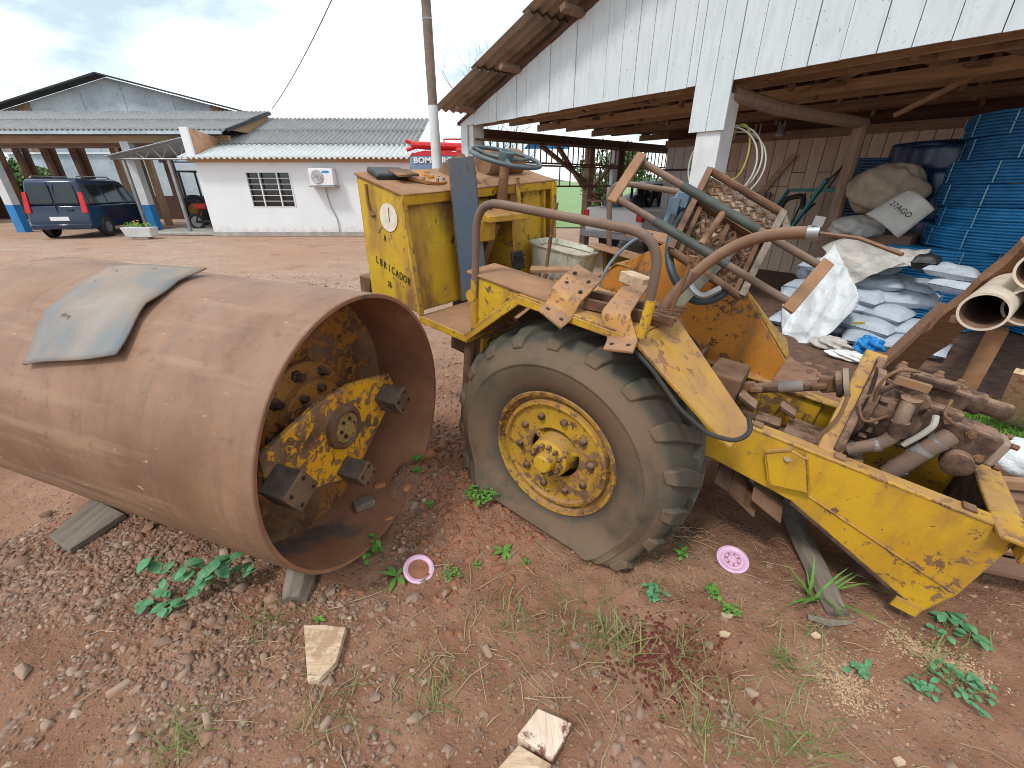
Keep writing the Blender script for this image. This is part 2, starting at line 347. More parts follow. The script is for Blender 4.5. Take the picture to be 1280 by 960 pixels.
def m_cloth(name, c, rough, var, crease=.4, sc=4):
    t = NT(name); n1 = t.noise(4, 6); col = t.ramp(n1, [(.3, tuple(x * (1 - var) for x in c)), (.7, c)])
    r1 = t.math('ABSOLUTE', t.math('SUBTRACT', t.noise(sc, 4, .6, dist=.8), .5)); r2 = t.math('ABSOLUTE', t.math('SUBTRACT', t.noise(sc * 2.7, 4, .6, dist=.6), .5))
    return t.fin(col, rough, t.math('ADD', r1, t.math('MULTIPLY', r2, .5)), crease, .06, 0, .35)
M['tarp'] = m_cloth('white_tarpaulin', (.66, .69, .71), .45, .12)
M['sackw'] = m_cloth('white_woven_sack', (.50, .565, .65), .55, .3, .4, 6)
M['sacktan'] = m_cloth('tan_woven_sack', (.42, .33, .24), .8, .35, .45, 5)
M['sackgrey'] = m_cloth('off_white_sack', (.56, .53, .49), .7, .25, .4, 5)
M['pvc'] = m_plain('cream_pvc', (.66, .56, .44), .45, .2, 6)
M['pvc_in'] = m_plain('brown_pipe_inside', (.26, .15, .10), .7, .4, 6)  # bore is a darker brown than the cream outer wall
M['navy'] = m_plain('navy_car_paint', (.012, .028, .065), .16, .2, 1, 0, 0, .6)
M['redlamp'] = m_plain('red_lamp', (.55, .02, .02), .25, .2, 8)
M['redpaint'] = m_plain('red_paint', (.55, .03, .025), .45, .25, 4)
M['chrome'] = m_plain('grey_metal', (.32, .32, .33), .4, .2, 6, .6)
M['white'] = m_plain('clean_white', (.75, .75, .75), .5, .06, 6)
M['ink'] = m_plain('black_stencil_ink', (.035, .025, .018), .8, .5, 18)
M['whitedisc'] = m_plain('dirty_white_disc', (.68, .62, .50), .6, .2, 22)
M['pink'] = m_plain('pink_plastic', (.70, .45, .61), .4, .15, 9)
M['soilmat'] = m_plain('dry_red_soil', (.29, .125, .07), .95, .3, 20, 0, .6)
M['brick'] = m_plain('broken_brick', (.48, .19, .085), .9, .3, 12, 0, .5)
M['midblue2'] = m_plain('dusty_blue_plastic', (.02, .15, .34), .5, .4, 4, 0, .2)
M['teal'] = m_plain('teal_steel', (.05, .22, .22), .5, .3, 7)
M['rope'] = m_plain('cable_sheath', (.55, .55, .50), .5, .1, 7)
M['ropegrey'] = m_plain('blue_grey_rope', (.16, .19, .23), .8, .4, 12)
M['drygrass'] = m_plain('dry_stalk', (.40, .29, .17), .9, .3, 9)
M['wallred'] = m_plain('red_wall', (.40, .045, .05), .7, .2, 3)
M['tank'] = m_plain('grey_green_tank', (.40, .42, .38), .6, .2, 3)
def m_leaf(name, a, b, sc=6):
    t = NT(name); oi = t.n('ShaderNodeObjectInfo'); c = t.ramp(t.noise(sc, 4), [(.3, a), (.7, b)]); c = t.mix(t.math('MULTIPLY', oi.outputs['Random'], .35), c, tuple(x * .7 for x in b))
    t.fin(c, .55, None, spec=.35); t.b.inputs['Subsurface Weight'].default_value = 0; t.b.inputs['Transmission Weight'].default_value = 0; return t.m
M['leaf'] = m_leaf('weed_leaf', (.07, .19, .03), (.15, .33, .06), 30)
M['leaf_blue'] = m_leaf('blue_green_leaf', (.06, .19, .085), (.13, .32, .15), 30)
M['grass'] = m_leaf('grass_blade', (.09, .15, .035), (.24, .25, .09), 9)
M['lawn'] = m_leaf('lawn_blade', (.10, .26, .035), (.20, .38, .06), 9)
M['zrust'] = m_paint('orange_rusted_bracket', (.46, .23, .055), (.36, .17, .05), .535, .7, 6, .01, .6)
M['crown'] = m_leaf('crown_leaf', (.03, .075, .018), (.085, .16, .04), 2)
M['crown_lt'] = m_leaf('crown_leaf_light', (.06, .12, .03), (.14, .22, .07), 2)
M['bark'] = m_plain('bark', (.14, .10, .075), .95, .3, 7)
M['field'] = m_leaf('field_grass', (.12, .23, .05), (.19, .31, .08), .8)
M['hill'] = m_plain('far_hill', (.07, .12, .06), .95, .35, .05, 0, 0)
M['sawdust'] = m_plain('sawdust', (.50, .34, .21), .95, .2, 30)
def m_ground():
    t = NT('red_soil_and_gravel'); co = t.co
    big = t.noise(.9, 5); c = t.ramp(t.noise(3.2, 9, .65), [(.28, (.20, .098, .056)), (.5, (.315, .162, .099)), (.72, (.42, .245, .16))])
    c = t.mix(t.math('MULTIPLY', t.step(big, .5, .66), .35), c, (.44, .265, .18))
    sx = t.n('ShaderNodeSeparateXYZ'); t.put(sx.inputs[0], co)
    far = t.step(sx.outputs[1], 2.2, 7.0)                                    # the driven yard: paler compacted gravel
    yard = t.ramp(t.noise(1.4, 9, .7, stretch=(.7, 1.6, 1)), [(.25, (.33, .20, .135)), (.5, (.45, .31, .225)), (.75, (.52, .40, .315))])
    yard = t.mix(t.math('MULTIPLY', t.step(t.noise(.22, 5), .42, .62), .8), yard, (.43, .245, .155))
    yard = t.mix(t.math('MULTIPLY', t.step(t.noise(16, 8, .75), .40, .66), .6), yard, (.25, .17, .13)); yard = t.mix(t.math('MULTIPLY', t.step(t.noise(23, 6, .7), .55, .75), .5), yard, (.55, .45, .38))
    c = t.mix(far, c, yard)
    v = t.voro(46); vc = t.voro(46, out_='Color'); sp = t.n('ShaderNodeSeparateColor'); t.put(sp.inputs[0], vc)
    gm = t.math('MULTIPLY', t.step(v, .42, .30), t.step(sp.outputs[0], .55, .62)); gm = t.math('MULTIPLY', gm, t.step(t.noise(1.5, 4), .40, .55))
    c = t.mix(t.math('MULTIPLY', gm, .8), c, t.mix(sp.outputs[1], (.20, .125, .095), (.36, .26, .20)))
    wet = t.step(t.noise(1.1, 4), .58, .70); c = t.mix(t.math('MULTIPLY', wet, .3), c, (.15, .06, .036))
    h = t.math('ADD', t.noise(28, 9, .72), t.math('MULTIPLY', gm, .5)); h = t.math('ADD', h, t.math('MULTIPLY', t.noise(110, 4), .35))
    return t.fin(c, .93, h, .8, .03, 0, .15)
M['ground'] = m_ground()
def m_stone():
    t = NT('gravel_stone'); g_ = t.n('ShaderNodeNewGeometry'); c = t.ramp(g_.outputs['Random Per Island'], [(0, (.16, .095, .066)), (.35, (.28, .175, .122)), (.7, (.25, .18, .138)), (.95, (.36, .255, .185)), (1, (.46, .34, .25))])
    c = t.mix(t.math('MULTIPLY', t.step(t.noise(6, 4), .45, .7), .7), c, (.32, .165, .102)); return t.fin(c, .9, t.noise(90, 5), .3, .003, 0, .2)
M['stone'] = m_stone()
# ================================================================== GROUND
def gh(x, y):
    x, y = np.asarray(x, float), np.asarray(y, float)
    near = np.exp(-((x - .1) ** 2 / 14 + (y - 1.2) ** 2 / 9))
    z = near * (.075 * fbm(x * 1.7, y * 1.7, 3) + .04 * fbm(x * 9, y * 9, 4) + .03 * fbm(x * 27, y * 27, 3))
    z = z + .04 * fbm(x * .5 + 9, y * .5, 3) * np.clip((y - 2) / 5, 0, 1) * np.clip((14 - y) / 4, 0, 1)
    z = z + .13 * np.exp(-((x + .22) ** 2 / .10 + (y - 2.15) ** 2 / .22))            # soil heaped between drum and tyre
    la, ll = (x - DF.o[0]) * DX[0] + (y - DF.o[1]) * DX[1], (x - DF.o[0]) * DY[0] + (y - DF.o[1]) * DY[1]
    z = z + (.15 + .10 * fbm(x * 5, y * 5, 3)) * np.exp(-(((la + .06) / .26) ** 2 + ((ll - .36) / .19) ** 2))        # soil banked into the drum's mouth
    z = z - .06 * np.exp(-((x - 1.25) ** 2 / .35 + (y - 1.75) ** 2 / .12))            # hollow under the frame
    z = z - .03 * np.exp(-((x + 1.1) ** 2 / .9 + (y - 1.5) ** 2 / .10))
    return z - .012
def axis_pts(lo, a, b, hi, st, gr):
    m_ = list(np.arange(a, b, st)); s_ = st; p = a; L_ = []
    while p > lo: s_ *= gr; p -= s_; L_.append(p)
    s_ = st; p = m_[-1]; R_ = []
    while p < hi: s_ *= gr; p += s_; R_.append(p)
    return np.array(L_[::-1] + m_ + R_)
gx = axis_pts(-400, -2.6, 2.6, 400, .022, 1.075); gy = axis_pts(-60, .35, 3.4, 700, .022, 1.07)
XX, YY = np.meshgrid(gx, gy); ZZ = gh(XX, YY)
g = MB(); nx_, ny_ = len(gx), len(gy)
me = bpy.data.meshes.new("ground"); me.from_pydata(np.stack([XX.ravel(), YY.ravel(), ZZ.ravel()], 1).tolist(), [], [(j * nx_ + i, j * nx_ + i + 1, (j + 1) * nx_ + i + 1, (j + 1) * nx_ + i) for j in range(ny_ - 1) for i in range(nx_ - 1)])
me.polygons.foreach_set('use_smooth', [True] * len(me.polygons)); tag(link("ground", me, M['ground']), kind='structure')
f = MB(); f.grid(lambda u, v: (-4 + 70 * u + 30 * (v) * (u - .3), 18.5 + 130 * v ** 1.5, .03 + 2.2 * v + .4 * math.sin(u * 9) * v), 30, 16); struct('field', f, M['field'])
f = MB()
f.grid(lambda u, v: (-500 + 1000 * u, 300 + 120 * v, (9 + 7 * math.sin(u * 17) + 5 * math.sin(u * 41 + 1)) * v - .5), 80, 3); struct('hills', f, M['hill'])

# ---- gravel: thousands of little stones, one mass
cub_v = np.array([(-1, -1, -1), (1, -1, -1), (1, 1, -1), (-1, 1, -1), (-.75, -.75, 1), (.75, -.75, 1), (.75, .75, 1), (-.75, .75, 1)], float) * .8
cub_f = np.array([(0, 1, 5), (0, 5, 4), (1, 2, 6), (1, 6, 5), (2, 3, 7), (2, 7, 6), (3, 0, 4), (3, 4, 7), (4, 5, 6), (4, 6, 7)])
def stones(P, S, seed, rough=.42):
    r = np.random.default_rng(seed); n = len(P); a = r.uniform(0, 2 * np.pi, n)
    sh = np.stack([r.uniform(.7, 1.45, n), r.uniform(.5, 1.0, n), r.uniform(.3, .65, n)], 1)
    V = (cub_v[None] + r.uniform(-rough, rough, (n, 8, 3))) * sh[:, None]
    tl = r.normal(0, .3, n); V[..., 2] += V[..., 0] * tl[:, None]
    X = V[..., 0] * np.cos(a)[:, None] - V[..., 1] * np.sin(a)[:, None]; Yv = V[..., 0] * np.sin(a)[:, None] + V[..., 1] * np.cos(a)[:, None]
    V = np.stack([X, Yv, V[..., 2]], -1) * S[:, None, None] + P[:, None]
    F_ = cub_f[None] + (np.arange(n) * 8)[:, None, None]; return V.reshape(-1, 3), F_.reshape(-1, 3)
def np_mesh(name, V, Fc):
    m_ = bpy.data.meshes.new(name); m_.vertices.add(len(V)); m_.vertices.foreach_set('co', V.astype(np.float32).ravel()); k = Fc.shape[1]
    m_.loops.add(Fc.size); m_.loops.foreach_set('vertex_index', Fc.astype(np.int32).ravel()); m_.polygons.add(len(Fc))
    m_.polygons.foreach_set('loop_start', np.arange(0, Fc.size, k, dtype=np.int32)); m_.polygons.foreach_set('loop_total', np.full(len(Fc), k, dtype=np.int32))
    m_.update(calc_edges=True); m_.validate(); return m_
R0 = np.random.default_rng(11)
def blocked(x, y):   # where drum and tyre stand
    d = np.stack([x - DF.o[0], y - DF.o[1]], 1); a = d @ DX[:2]; c = np.abs(d @ DY[:2])
    return (a < .03) & (a > -2) & (c < .30)
def scatter(n, x0, x1, y0, y1, dens):
    x = R0.uniform(x0, x1, n); y = R0.uniform(y0, y1, n); k = (R0.random(n) < dens(x, y)) & ~blocked(x, y); return x[k], y[k]
sig = lambda v: 1 / (1 + np.exp(-v))
dn = lambda x, y: np.clip(sig((-.85 - x + .4 * (y - .9)) * 4) * .95 + .38 * np.exp(-((y - .66 - .1 * x) ** 2 / .03)) * (x < .8) + .35 * np.exp(-((x - .42) ** 2 / .06 + (y - .95) ** 2 / .06)) + .035, 0, 1) * np.clip(.25 + 3.4 * (fbm(x * 2.1 + 5, y * 2.1, 3) + .12), .03, 1)
xs, ys = scatter(46000, -2.6, 2.2, .42, 2.0, dn); sz = np.exp(R0.normal(math.log(.0070), .45, len(xs)))
x2, y2 = scatter(14000, -2.6, .9, .42, 1.6, lambda x, y: dn(x, y) ** 2 * .6); s2 = np.exp(R0.normal(math.log(.0115), .35, len(x2)))
x3, y3 = scatter(26000, -7, 1.2, 2.2, 8.5, lambda x, y: np.clip(.2 + 1.6 * (fbm(x * .9, y * .9, 3) + .2), .03, 1) * np.clip(3.2 / y, 0, 1) * (x < (y - 2.2) * 1.2 - .6)); s3 = np.exp(R0.normal(math.log(.013), .4, len(x3)))
x4, y4 = scatter(30000, -2.4, 2.6, .42, 2.3, lambda x, y: np.clip(.45 + 2 * fbm(x * 3, y * 3, 3), .1, 1)); s4 = np.exp(R0.normal(math.log(.0036), .4, len(x4)))
ax_, ay_, as_ = np.concatenate([xs, x2, x3, x4]), np.concatenate([ys, y2, y3, y4]), np.concatenate([sz, s2, s3, s4])
V, Fc = stones(np.stack([ax_, ay_, gh(ax_, ay_) + as_ * .02], 1), as_, 5)
tag(link('gravel', np_mesh('gravel', V, Fc), M['stone']), kind='stuff')
# ---- loose stones one can pick out
for i, (px, py, s_) in enumerate(((607, 812, .03), (735, 690, .02), (690, 655, .018), (940, 865, .028), (262, 905, .032), (150, 860, .03), (60, 905, .035), (520, 900, .024), (330, 820, .022), (205, 800, .026), (888, 800, .022), (800, 888, .024), (965, 700, .018), (1010, 840, .018), (115, 775, .028), (410, 905, .024), (560, 935, .022), (770, 930, .022), (30, 840, .03), (470, 870, .02), (845, 850, .02), (905, 770, .02), (1180, 820, .02), (1225, 850, .024))):
    p = WF.on(2, 0, px, py); p[2] = float(gh(p[0], p[1])); V, Fc = stones(np.zeros((1, 3)), np.array([s_]), 100 + i)
    o = link('loose_stone', np_mesh('loose_stone', V, Fc), M['stone']); o.location = (p[0], p[1], p[2] + s_ * .25); md = o.modifiers.new('bevel', 'BEVEL'); md.width = s_ * .12; md.segments = 1
    tag(o, 'reddish grey stone lying loose among the gravel in the foreground', 'stone', 'loose stones on the red soil')

# ================================================================== HOUSE
def corr_mesh(name, width, length, pitch=.177, amp=.036, seg=8, rows=1):
    """corrugated sheet: X across the waves, Y up the slope"""
    nu = int(round(width / pitch * seg)); b = MB(); b.grid(lambda u, v: (u * width, v * length, amp * math.cos(u * width / pitch * 2 * math.pi)), nu, rows); return b.mesh(name, smooth=80)
def sheets(thing, me, m, o, X, S, n, dx, rows, dy, lift=.012, name='roof_sheet', solid=.008):
    o, X, S = arr(o), unit(X), unit(S); N = np.cross(X, S)
    for r in range(rows):
        for i in range(n):
            p = o + X * dx * i + S * dy * r + N * (lift * (r % 2) + .004 * (i % 2) + .006 * r)
            mm = Matrix([[X[k], S[k], N[k], p[k]] for k in range(3)] + [[0, 0, 0, 1]]); thing.inst(name, me, m, mm, solid=solid)
HF = Frame((-10.47, 15.6, 0), (1, 0, 0), (0, 1, 0), (0, 0, 1))
hs = Thing('white_house', HF, (0, 0, 0), 'low white rendered annexe with barred window and wavy two tone roof', 'house')
HW = 7.2
b = MB()
wx0, wx1, wz0, wz1 = 1.60, 3.06, .95, 2.0
b.bb(0, wx0, 0, .15, 0, 2.3); b.bb(wx1, HW, 0, .15, 0, 2.3); b.bb(wx0, wx1, 0, .15, 0, wz0); b.bb(wx0, wx1, 0, .15, wz1, 2.3)
b.bb(0, .15, .15, 6, 0, 2.6); b.bb(HW - .15, HW, .15, 6, 0, 2.6); b.bb(.15, HW - .15, 5.85, 6, 0, 2.6)
hs.part('wall', b, M['plaster'])
b = MB(); b.bb(-.03, HW + .03, -.06, -.003, 0, .13); hs.part('plinth', b, M['concrete'])
b = MB(); b.bb(-.08, HW + .15, -.14, .1, 2.305, 2.45); hs.part('fascia', b, M['fascia'])
b = MB()
for x in (wx0, (wx0 * 2 + wx1) / 3 - .05, (wx0 + 2 * wx1) / 3 + .05, wx1): b.bb(x - .018, x + .018, -.02, .03, wz0, wz1)
for k in range(7): z = wz0 + (wz1 - wz0) * k / 6; b.bb(wx0, wx1, -.012, .02, z - .008, z + .008)
win = hs.part('window', b, M['white'])
b = MB(); b.bb(wx0, wx1, .09, .1, wz0, wz1); hs.part('pane', b, M['glass'], win)
nsh = 7; S1 = (0, 1.5, .46)
sheets(hs, corr_mesh('roof_sheet', 1.062, 1.72), M['fibro_white'], (-.25, -.38, 2.40), (1, 0, 0), S1, nsh, 1.062, 1, 1.57)
sheets(hs, corr_mesh('roof_sheet', 1.062, 1.78), M['fibro'], (-.25, -.38 + 1.55, 2.40 + .475 + .03), (1, 0, 0), (0, 1.5, .53), nsh, 1.062, 2, 1.6)
b = MB(); b.prism([(-.26, 1.2, 2.6), (-.26, 5.9, 2.6), (-.26, 4.0, 3.95), (-.26, 1.2, 2.85)], (.09, 0, 0)); hs.part('end_wall', b, M['plaster'])
b = MB(); b.prism([(.05, -.1, 2.45), (.05, 2.8, 2.45), (.05, 2.8, 2.95), (.05, -.1, 3.25)], (.17, 0, 0)); hs.part('brick_parapet', b, m_plain('raw_brick_wall', (.52, .28, .17), .9, .25, 5))
b = MB(); b.bb(-.04, .20, -.2, -.105, 2.46, 3.28); hs.part('parapet_pier', b, M['plaster'])
ac = Thing('air_conditioner', HF, (4.24, 0, 1.85), 'white air conditioner outdoor unit on the house wall right of the window', 'air conditioner')
b = MB(); b.bb(3.85, 4.63, -.36, -.06, 1.6, 2.11); ca = ac.part('casing', b, M['white'], bevel=.02)
b = MB(); b.lathe([(0, .2), (.02, .2), (.02, .03), (.035, .03)], (4.12, -.362, 1.86), (0, -1, 0), 24, cap1=True); ac.part('fan_grille', b, M['chrome'])
b = MB()
for r in (.06, .1, .14, .18): b.tube([(4.12 + r * math.cos(t), -.385, 1.86 + r * math.sin(t)) for t in np.linspace(0, 6.28, 20)[:-1]], .007, 5, closed=True)
ac.part('guard_ring', b, M['white'])
b = MB(); b.bb(3.8, 4.68, -.4, -.005, 1.555, 1.59); ac.part('bracket', b, M['chrome'])
b = MB(); b.bb(4.3, 4.52, -.366, -.361, 1.98, 2.04); ac.part('badge', b, M['bluep'])
b = MB(); b.tube(arc([(4.2, -.05, 1.55), (4.25, -.04, 1.0), (4.45, -.04, .5), (4.42, -.05, .05)], .4), .016, 6); ac.part('drain_hose', b, M['chrome'])

# ================================================================== VAN SHED (open building on the left)
VF = Frame((-10.9, 17.0, 0), (-1, 0, 0), (0, -1, 0), (0, 0, 1)); VF = Frame((-20.0, 17.0, 0), (1, 0, 0), (0, 1, 0), (0, 0, 1))
vsd = Thing('van_shed', VF, (0, 0, 0), 'open sided timber shed with grey corrugated roof behind the blue van', 'shed')
sheets(vsd, corr_mesh('roof_sheet', 1.062, 1.82), M['fibro'], (-1.35, -.55, 3.30), (1, 0, 0), (0, 1.5, .42), 11, 1.062, 2, 1.66)
b = MB(); b.bb(-1.35, 10.2, -.62, -.56, 3.17, 3.27); vsd.part('gutter', b, M['galv'])
b = MB(); b.bb(-1.35, 10.1, -.1, .06, 2.95, 3.18); vsd.part('eave_beam', b, M['beam_pale'])
for k in range(4): b = MB(); b.bb(-6, 9.9, 1.2 + k * 1.6, 1.34 + k * 1.6, 3.2, 3.4); vsd.part('tie_beam', b, M['beam_dark'])
for x in (1.35, 6.4):
    b = MB(); b.bb(x - .15, x + .15, -.12, .15, .95, 3.0); p_ = vsd.part('post', b, M['whitepaint'])
    b = MB(); b.bb(x - .155, x + .155, -.125, .155, -.05, .95); vsd.part('painted_base', b, M['bluep'], p_)
for x in (3.3, 4.6): b = MB(); b.bb(x - .11, x + .11, 3.0, 3.2, -.05, 3.0); vsd.part('post', b, M['beam_pale'])
def wall_holes(thing, name, m, y, x0, x1, z0, z1, holes, th=.08):
    b = MB(); xs_ = x0
    for a, c, d, e in holes:
        b.bb(xs_, a, y, y + th, z0, z1); b.bb(a, c, y, y + th, z0, d); b.bb(a, c, y, y + th, e, z1); xs_ = c
    b.bb(xs_, x1, y, y + th, z0, z1); return thing.part(name, b, m)
wall_holes(vsd, 'back_wall', M['beam_dark'], 6.6, -9, 10.2, 0, 3.6, [(-5.2, -4.2, 1.2, 3.35), (-3.9, -2.9, 1.2, 3.35), (-2.55, -1.5, 1.2, 3.35), (-1.1, .5, 1.2, 3.35), (1.6, 2.6, 1.1, 3.0), (3.1, 4.9, 1.1, 2.75), (5.6, 8.7, 1.1, 2.6)])
for x in (-4.05, -2.7, -1.3, .8): b = MB(); b.bar((x, 6.4, 0), (x - .2, 6.4, 3.5), .22, .2, (0, 1, 0)); vsd.part('post', b, M['beam_dark'])
b = MB(); b.bb(-9, -3.95, 3.8, 3.88, 0, 3.3); b.bb(-7, -6.92, 3.88, 6.6, 0, 3.3); vsd.part('board_wall', b, M['wood_pink'])
b = MB(); b.prism([(10.2, -.3, 3.34), (10.2, 2.7, 3.34), (10.2, 2.7, 4.12)], (.05, 0, 0)); vsd.part('gable_end', b, M['fascia'])
b = MB(); b.bar((10.36, -.5, 3.30), (10.36, 2.75, 4.19), .04, .10); vsd.part('verge_board', b, M['black'])
hl = Thing('large_hall', WF, (-24, 32, 0), 'large grey metal sided hall with low gable rising behind the sheds', 'hall')
hy = 31
for x0, x1, mm in ((-33, -31, 'fibro'), (-31, -30, 'fibro_brown'), (-30, -26.6, 'galv'), (-26.6, -24, 'galv'), (-24, -21, 'galv'), (-21, -18.8, 'galv'), (-18.8, -17.6, 'fibro_brown'), (-17.6, -13.5, 'galv')):
    zt = lambda x: 7.5 - .235 * abs(x + 24.7)
    b = MB(); b.prism([(x0 + .02, hy, 3.5)] + [(x1 - .02, hy, 3.5), (x1 - .02, hy, zt(x1))] + ([(-24.7, hy, zt(-24.7))] if x0 < -24.7 < x1 else []) + [(x0 + .02, hy, zt(x0))], (0, .1, 0)); hl.part('gable_panel', b, M[mm])
b = MB(); b.bar((-34, hy - .3, zt(-34) + .1), (-24.7, hy - .3, zt(-24.7) + .1), .8, .09, (0, 0, 1)); b.bar((-24.7, hy - .3, zt(-24.7) + .1), (-13, hy - .3, zt(-13) + .1), .8, .09, (0, 0, 1)); hl.part('roof', b, M['dark_sheet'])
b = MB(); b.bb(-33, -13.5, hy + .2, hy + 12, 0, 3.45); hl.part('hall_body', b, M['galv'])
# ---- carport
cp = Thing('metal_carport', WF, (-12.4, 16.6, 0), 'small lean-to metal canopy on thin steel posts beside the white house', 'canopy')
c0, c1 = arr((-13.75, 16.1, 2.50)), arr((-10.6, 16.1, 3.12))
b = MB(); b.grid(lambda u, v: c0 + (c1 - c0) * u + arr((0, 2.6 * v, .012 * math.cos(v * 80))), 2, 104); cp.part('canopy_sheet', b, M['galv'], solid=.02)
for yy in (16.2, 18.4):
    b = MB(); zt_ = lambda x: 2.5 + (x + 13.75) * .197 - .06; b.tube([(-13.7, yy, 2.42), (-10.6, yy, 2.42)], .025, 6); b.tube([(-13.7, yy, zt_(-13.7)), (-10.6, yy, zt_(-10.6))], .025, 6)
    xs_ = np.linspace(-13.4, -10.7, 10)
    for i in range(9): b.tube([(xs_[i], yy, 2.42 if i % 2 else zt_(xs_[i])), (xs_[i + 1], yy, zt_(xs_[i + 1]) if i % 2 else 2.42)], .014, 5)
    cp.part('truss', b, M['chrome'])
for x, yy in ((-13.3, 16.25), (-11.75, 16.25), (-10.65, 16.25)): b = MB(); b.bb(x - .045, x + .045, yy - .045, yy + .045, .02, 2.42); cp.part('post', b, M['chrome'])
b = MB(); b.prism([(-13.2, 15.9, 0), (-10.55, 15.7, 0), (-10.55, 18.5, 0), (-13.4, 18.5, 0)], (0, 0, .09)); struct('pavement', b, M['concrete'], bevel=.02)
# ---- planter
pl = Thing('flower_planter', WF, (-12.35, 14.75, 0), 'white concrete trough with yellow flowers in front of the canopy post', 'planter')
b = MB(); b.hexa([(-12.78, 14.62, .06), (-11.94, 14.62, .06), (-11.94, 14.92, .06), (-12.78, 14.92, .06), (-12.84, 14.56, .36), (-11.88, 14.56, .36), (-11.88, 14.98, .36), (-12.84, 14.98, .36)]); pl.part('trough', b, M['whitepaint'], bevel=.015)
b = MB(); b.bb(-12.6, -12.1, 14.65, 14.9, 0, .06); pl.part('foot', b, M['concrete'])
def leafball(c, r, n, ls, seed, flat=1.0):
    q = random.Random(seed); b = MB(); c = arr(c)
    for _ in range(n):
        d = unit([q.gauss(0, 1), q.gauss(0, 1), q.gauss(0, 1)]) * r * (q.random() ** .45); d[2] *= flat; p = c + d
        u = unit([q.gauss(0, 1), q.gauss(0, 1), q.gauss(0, .6)]); v = unit(np.cross(u, [q.gauss(0, 1), q.gauss(0, 1), q.gauss(0, 1)])); s_ = ls * q.uniform(.6, 1.3)
        b.add([p - u * s_, p + v * s_ * .45, p + u * s_, p - v * s_ * .45], [(0, 1, 2, 3)])
    return b
b = MB()
for k in range(5): t_ = leafball((-12.7 + k * .17, 14.77, .42), .11, 40, .035, k); b.add(t_.v, t_.f)
pl.part('foliage', b, M['leaf'], smooth=0)
b = leafball((-12.4, 14.74, .47), .13, 40, .025, 9); b2 = leafball((-12.05, 14.74, .45), .1, 20, .02, 19); b.add(b2.v, b2.f); pl.part('flower', b, m_plain('yellow_petal', (.75, .5, .03), .6), smooth=0)

# ================================================================== NAVY VAN
ah = math.radians(103); vl = arr((math.cos(ah), math.sin(ah), 0)); vr = arr((math.sin(ah), -math.cos(ah), 0))
VN = Frame(arr((-14.28, 15.62, 0)) - vr * .74, vl, -vr, (0, 0, 1))      # origin under the rear axle, X forward, Y to its left
vn = Thing('parked_van', VN, (0, 0, 0), 'dark navy blue van parked under the left shed, rear doors towards us', 'van')
hwid = .86
low = [(-.62, .30), (-.72, .42), (-.72, .62), (-.66, 1.02), (2.75, 1.0), (3.35, .92), (3.52, .72), (3.54, .34), (3.42, .24)]
b = MB(); b.prism([(x, -hwid, z) for x, z in low], (0, 2 * hwid, 0)); body = vn.part('body', b, M['navy'], bevel=.05, seg=2)
b = MB(); r0, r1 = .84, .70
pts = [(-.64, 1.02), (2.72, 1.0), (1.92, 1.72), (1.6, 1.80), (-.35, 1.82), (-.52, 1.74)]
b.add([(x, -(r0 if z < 1.2 else r1), z) for x, z in pts] + [(x, (r0 if z < 1.2 else r1), z) for x, z in pts], [(0, 1, 2, 3, 4, 5), (11, 10, 9, 8, 7, 6), (1, 0, 6, 7), (2, 1, 7, 8), (3, 2, 8, 9), (4, 3, 9, 10), (5, 4, 10, 11), (0, 5, 11, 6)])
vn.part('cabin', b, M['navy'], bevel=.05, seg=2)
def sw(x0, x1, x2, x3, sgn, za=1.08, zb=1.62):  # side window quad
    yl = lambda z: sgn * (r0 + (r1 - r0) * (z - 1.02) / .75 + .012)
    b = MB(); b.prism([(x0, yl(za), za), (x1, yl(za), za), (x2, yl(zb), zb), (x3, yl(zb), zb)], (0, -sgn * .015, 0)); return b
for sg in (-1, 1):
    for q in ((-.42, .42, .40, -.36), (.55, 1.42, 1.36, .56), (1.54, 2.42, 1.86, 1.52)): vn.part('side_window', sw(*q, sg), M['glass'])
    b = MB(); b.bb(.48, .5, sg * .862, sg * .866, .36, 1.0); b.bb(1.48, 1.5, sg * .862, sg * .866, .36, 1.0); vn.part('door_seam', b, M['black'])
    for x in (.62, 1.6): b = MB(); b.bb(x, x + .16, sg * .86, sg * .885, .86, .9); vn.part('door_handle', b, M['black'])
    b = MB(); b.tube(arc([(-.3, sg * .62, 1.8), (-.2, sg * .62, 1.88), (1.4, sg * .62, 1.87), (1.5, sg * .62, 1.8)], .06), .022, 6); vn.part('roof_rail', b, M['chrome'])
    b = MB(); b.prism([(-.735, sg * .70, .80), (-.735, sg * .855, .80), (-.60, sg * .80, 1.42), (-.60, sg * .70, 1.42)], (.06, 0, 0)); vn.part('tail_lamp', b, M['redlamp'])
    b = MB(); b.prism([(-.668, sg * .05, 1.08), (-.668, sg * .66, 1.08), (-.565, sg * .60, 1.62), (-.565, sg * .05, 1.62)], (.02, 0, 0)); vn.part('rear_window', b, M['glass'])
    for x in (0, 2.6):
        b = MB(); b.lathe([(-.1, .17), (-.1, .29), (-.06, .315), (.06, .315), (.1, .29), (.1, .17)], (x, sg * .80, .315), (0, sg, 0), 24); wh = vn.part('wheel', b, M['rubber'])
        b = MB(); b.lathe([(.05, .18), (.09, .175), (.07, .12), (.085, .03)], (x, sg * .80, .315), (0, sg, 0), 16, cap1=True); vn.part('rim', b, M['chrome'], wh)
        b = MB(); b.lathe([(0, .37), (.008, .37)], (x, sg * .856, .33), (0, sg, 0), 24, True, True); vn.part('wheel_arch', b, M['black'])
b = MB(); b.bb(-.80, -.6, -.84, .84, .30, .46); vn.part('bumper', b, M['navy'], bevel=.03)
b = MB(); b.bb(-.735, -.72, -.26, .26, .56, .68); np_ = vn.part('number_plate', b, M['white'])
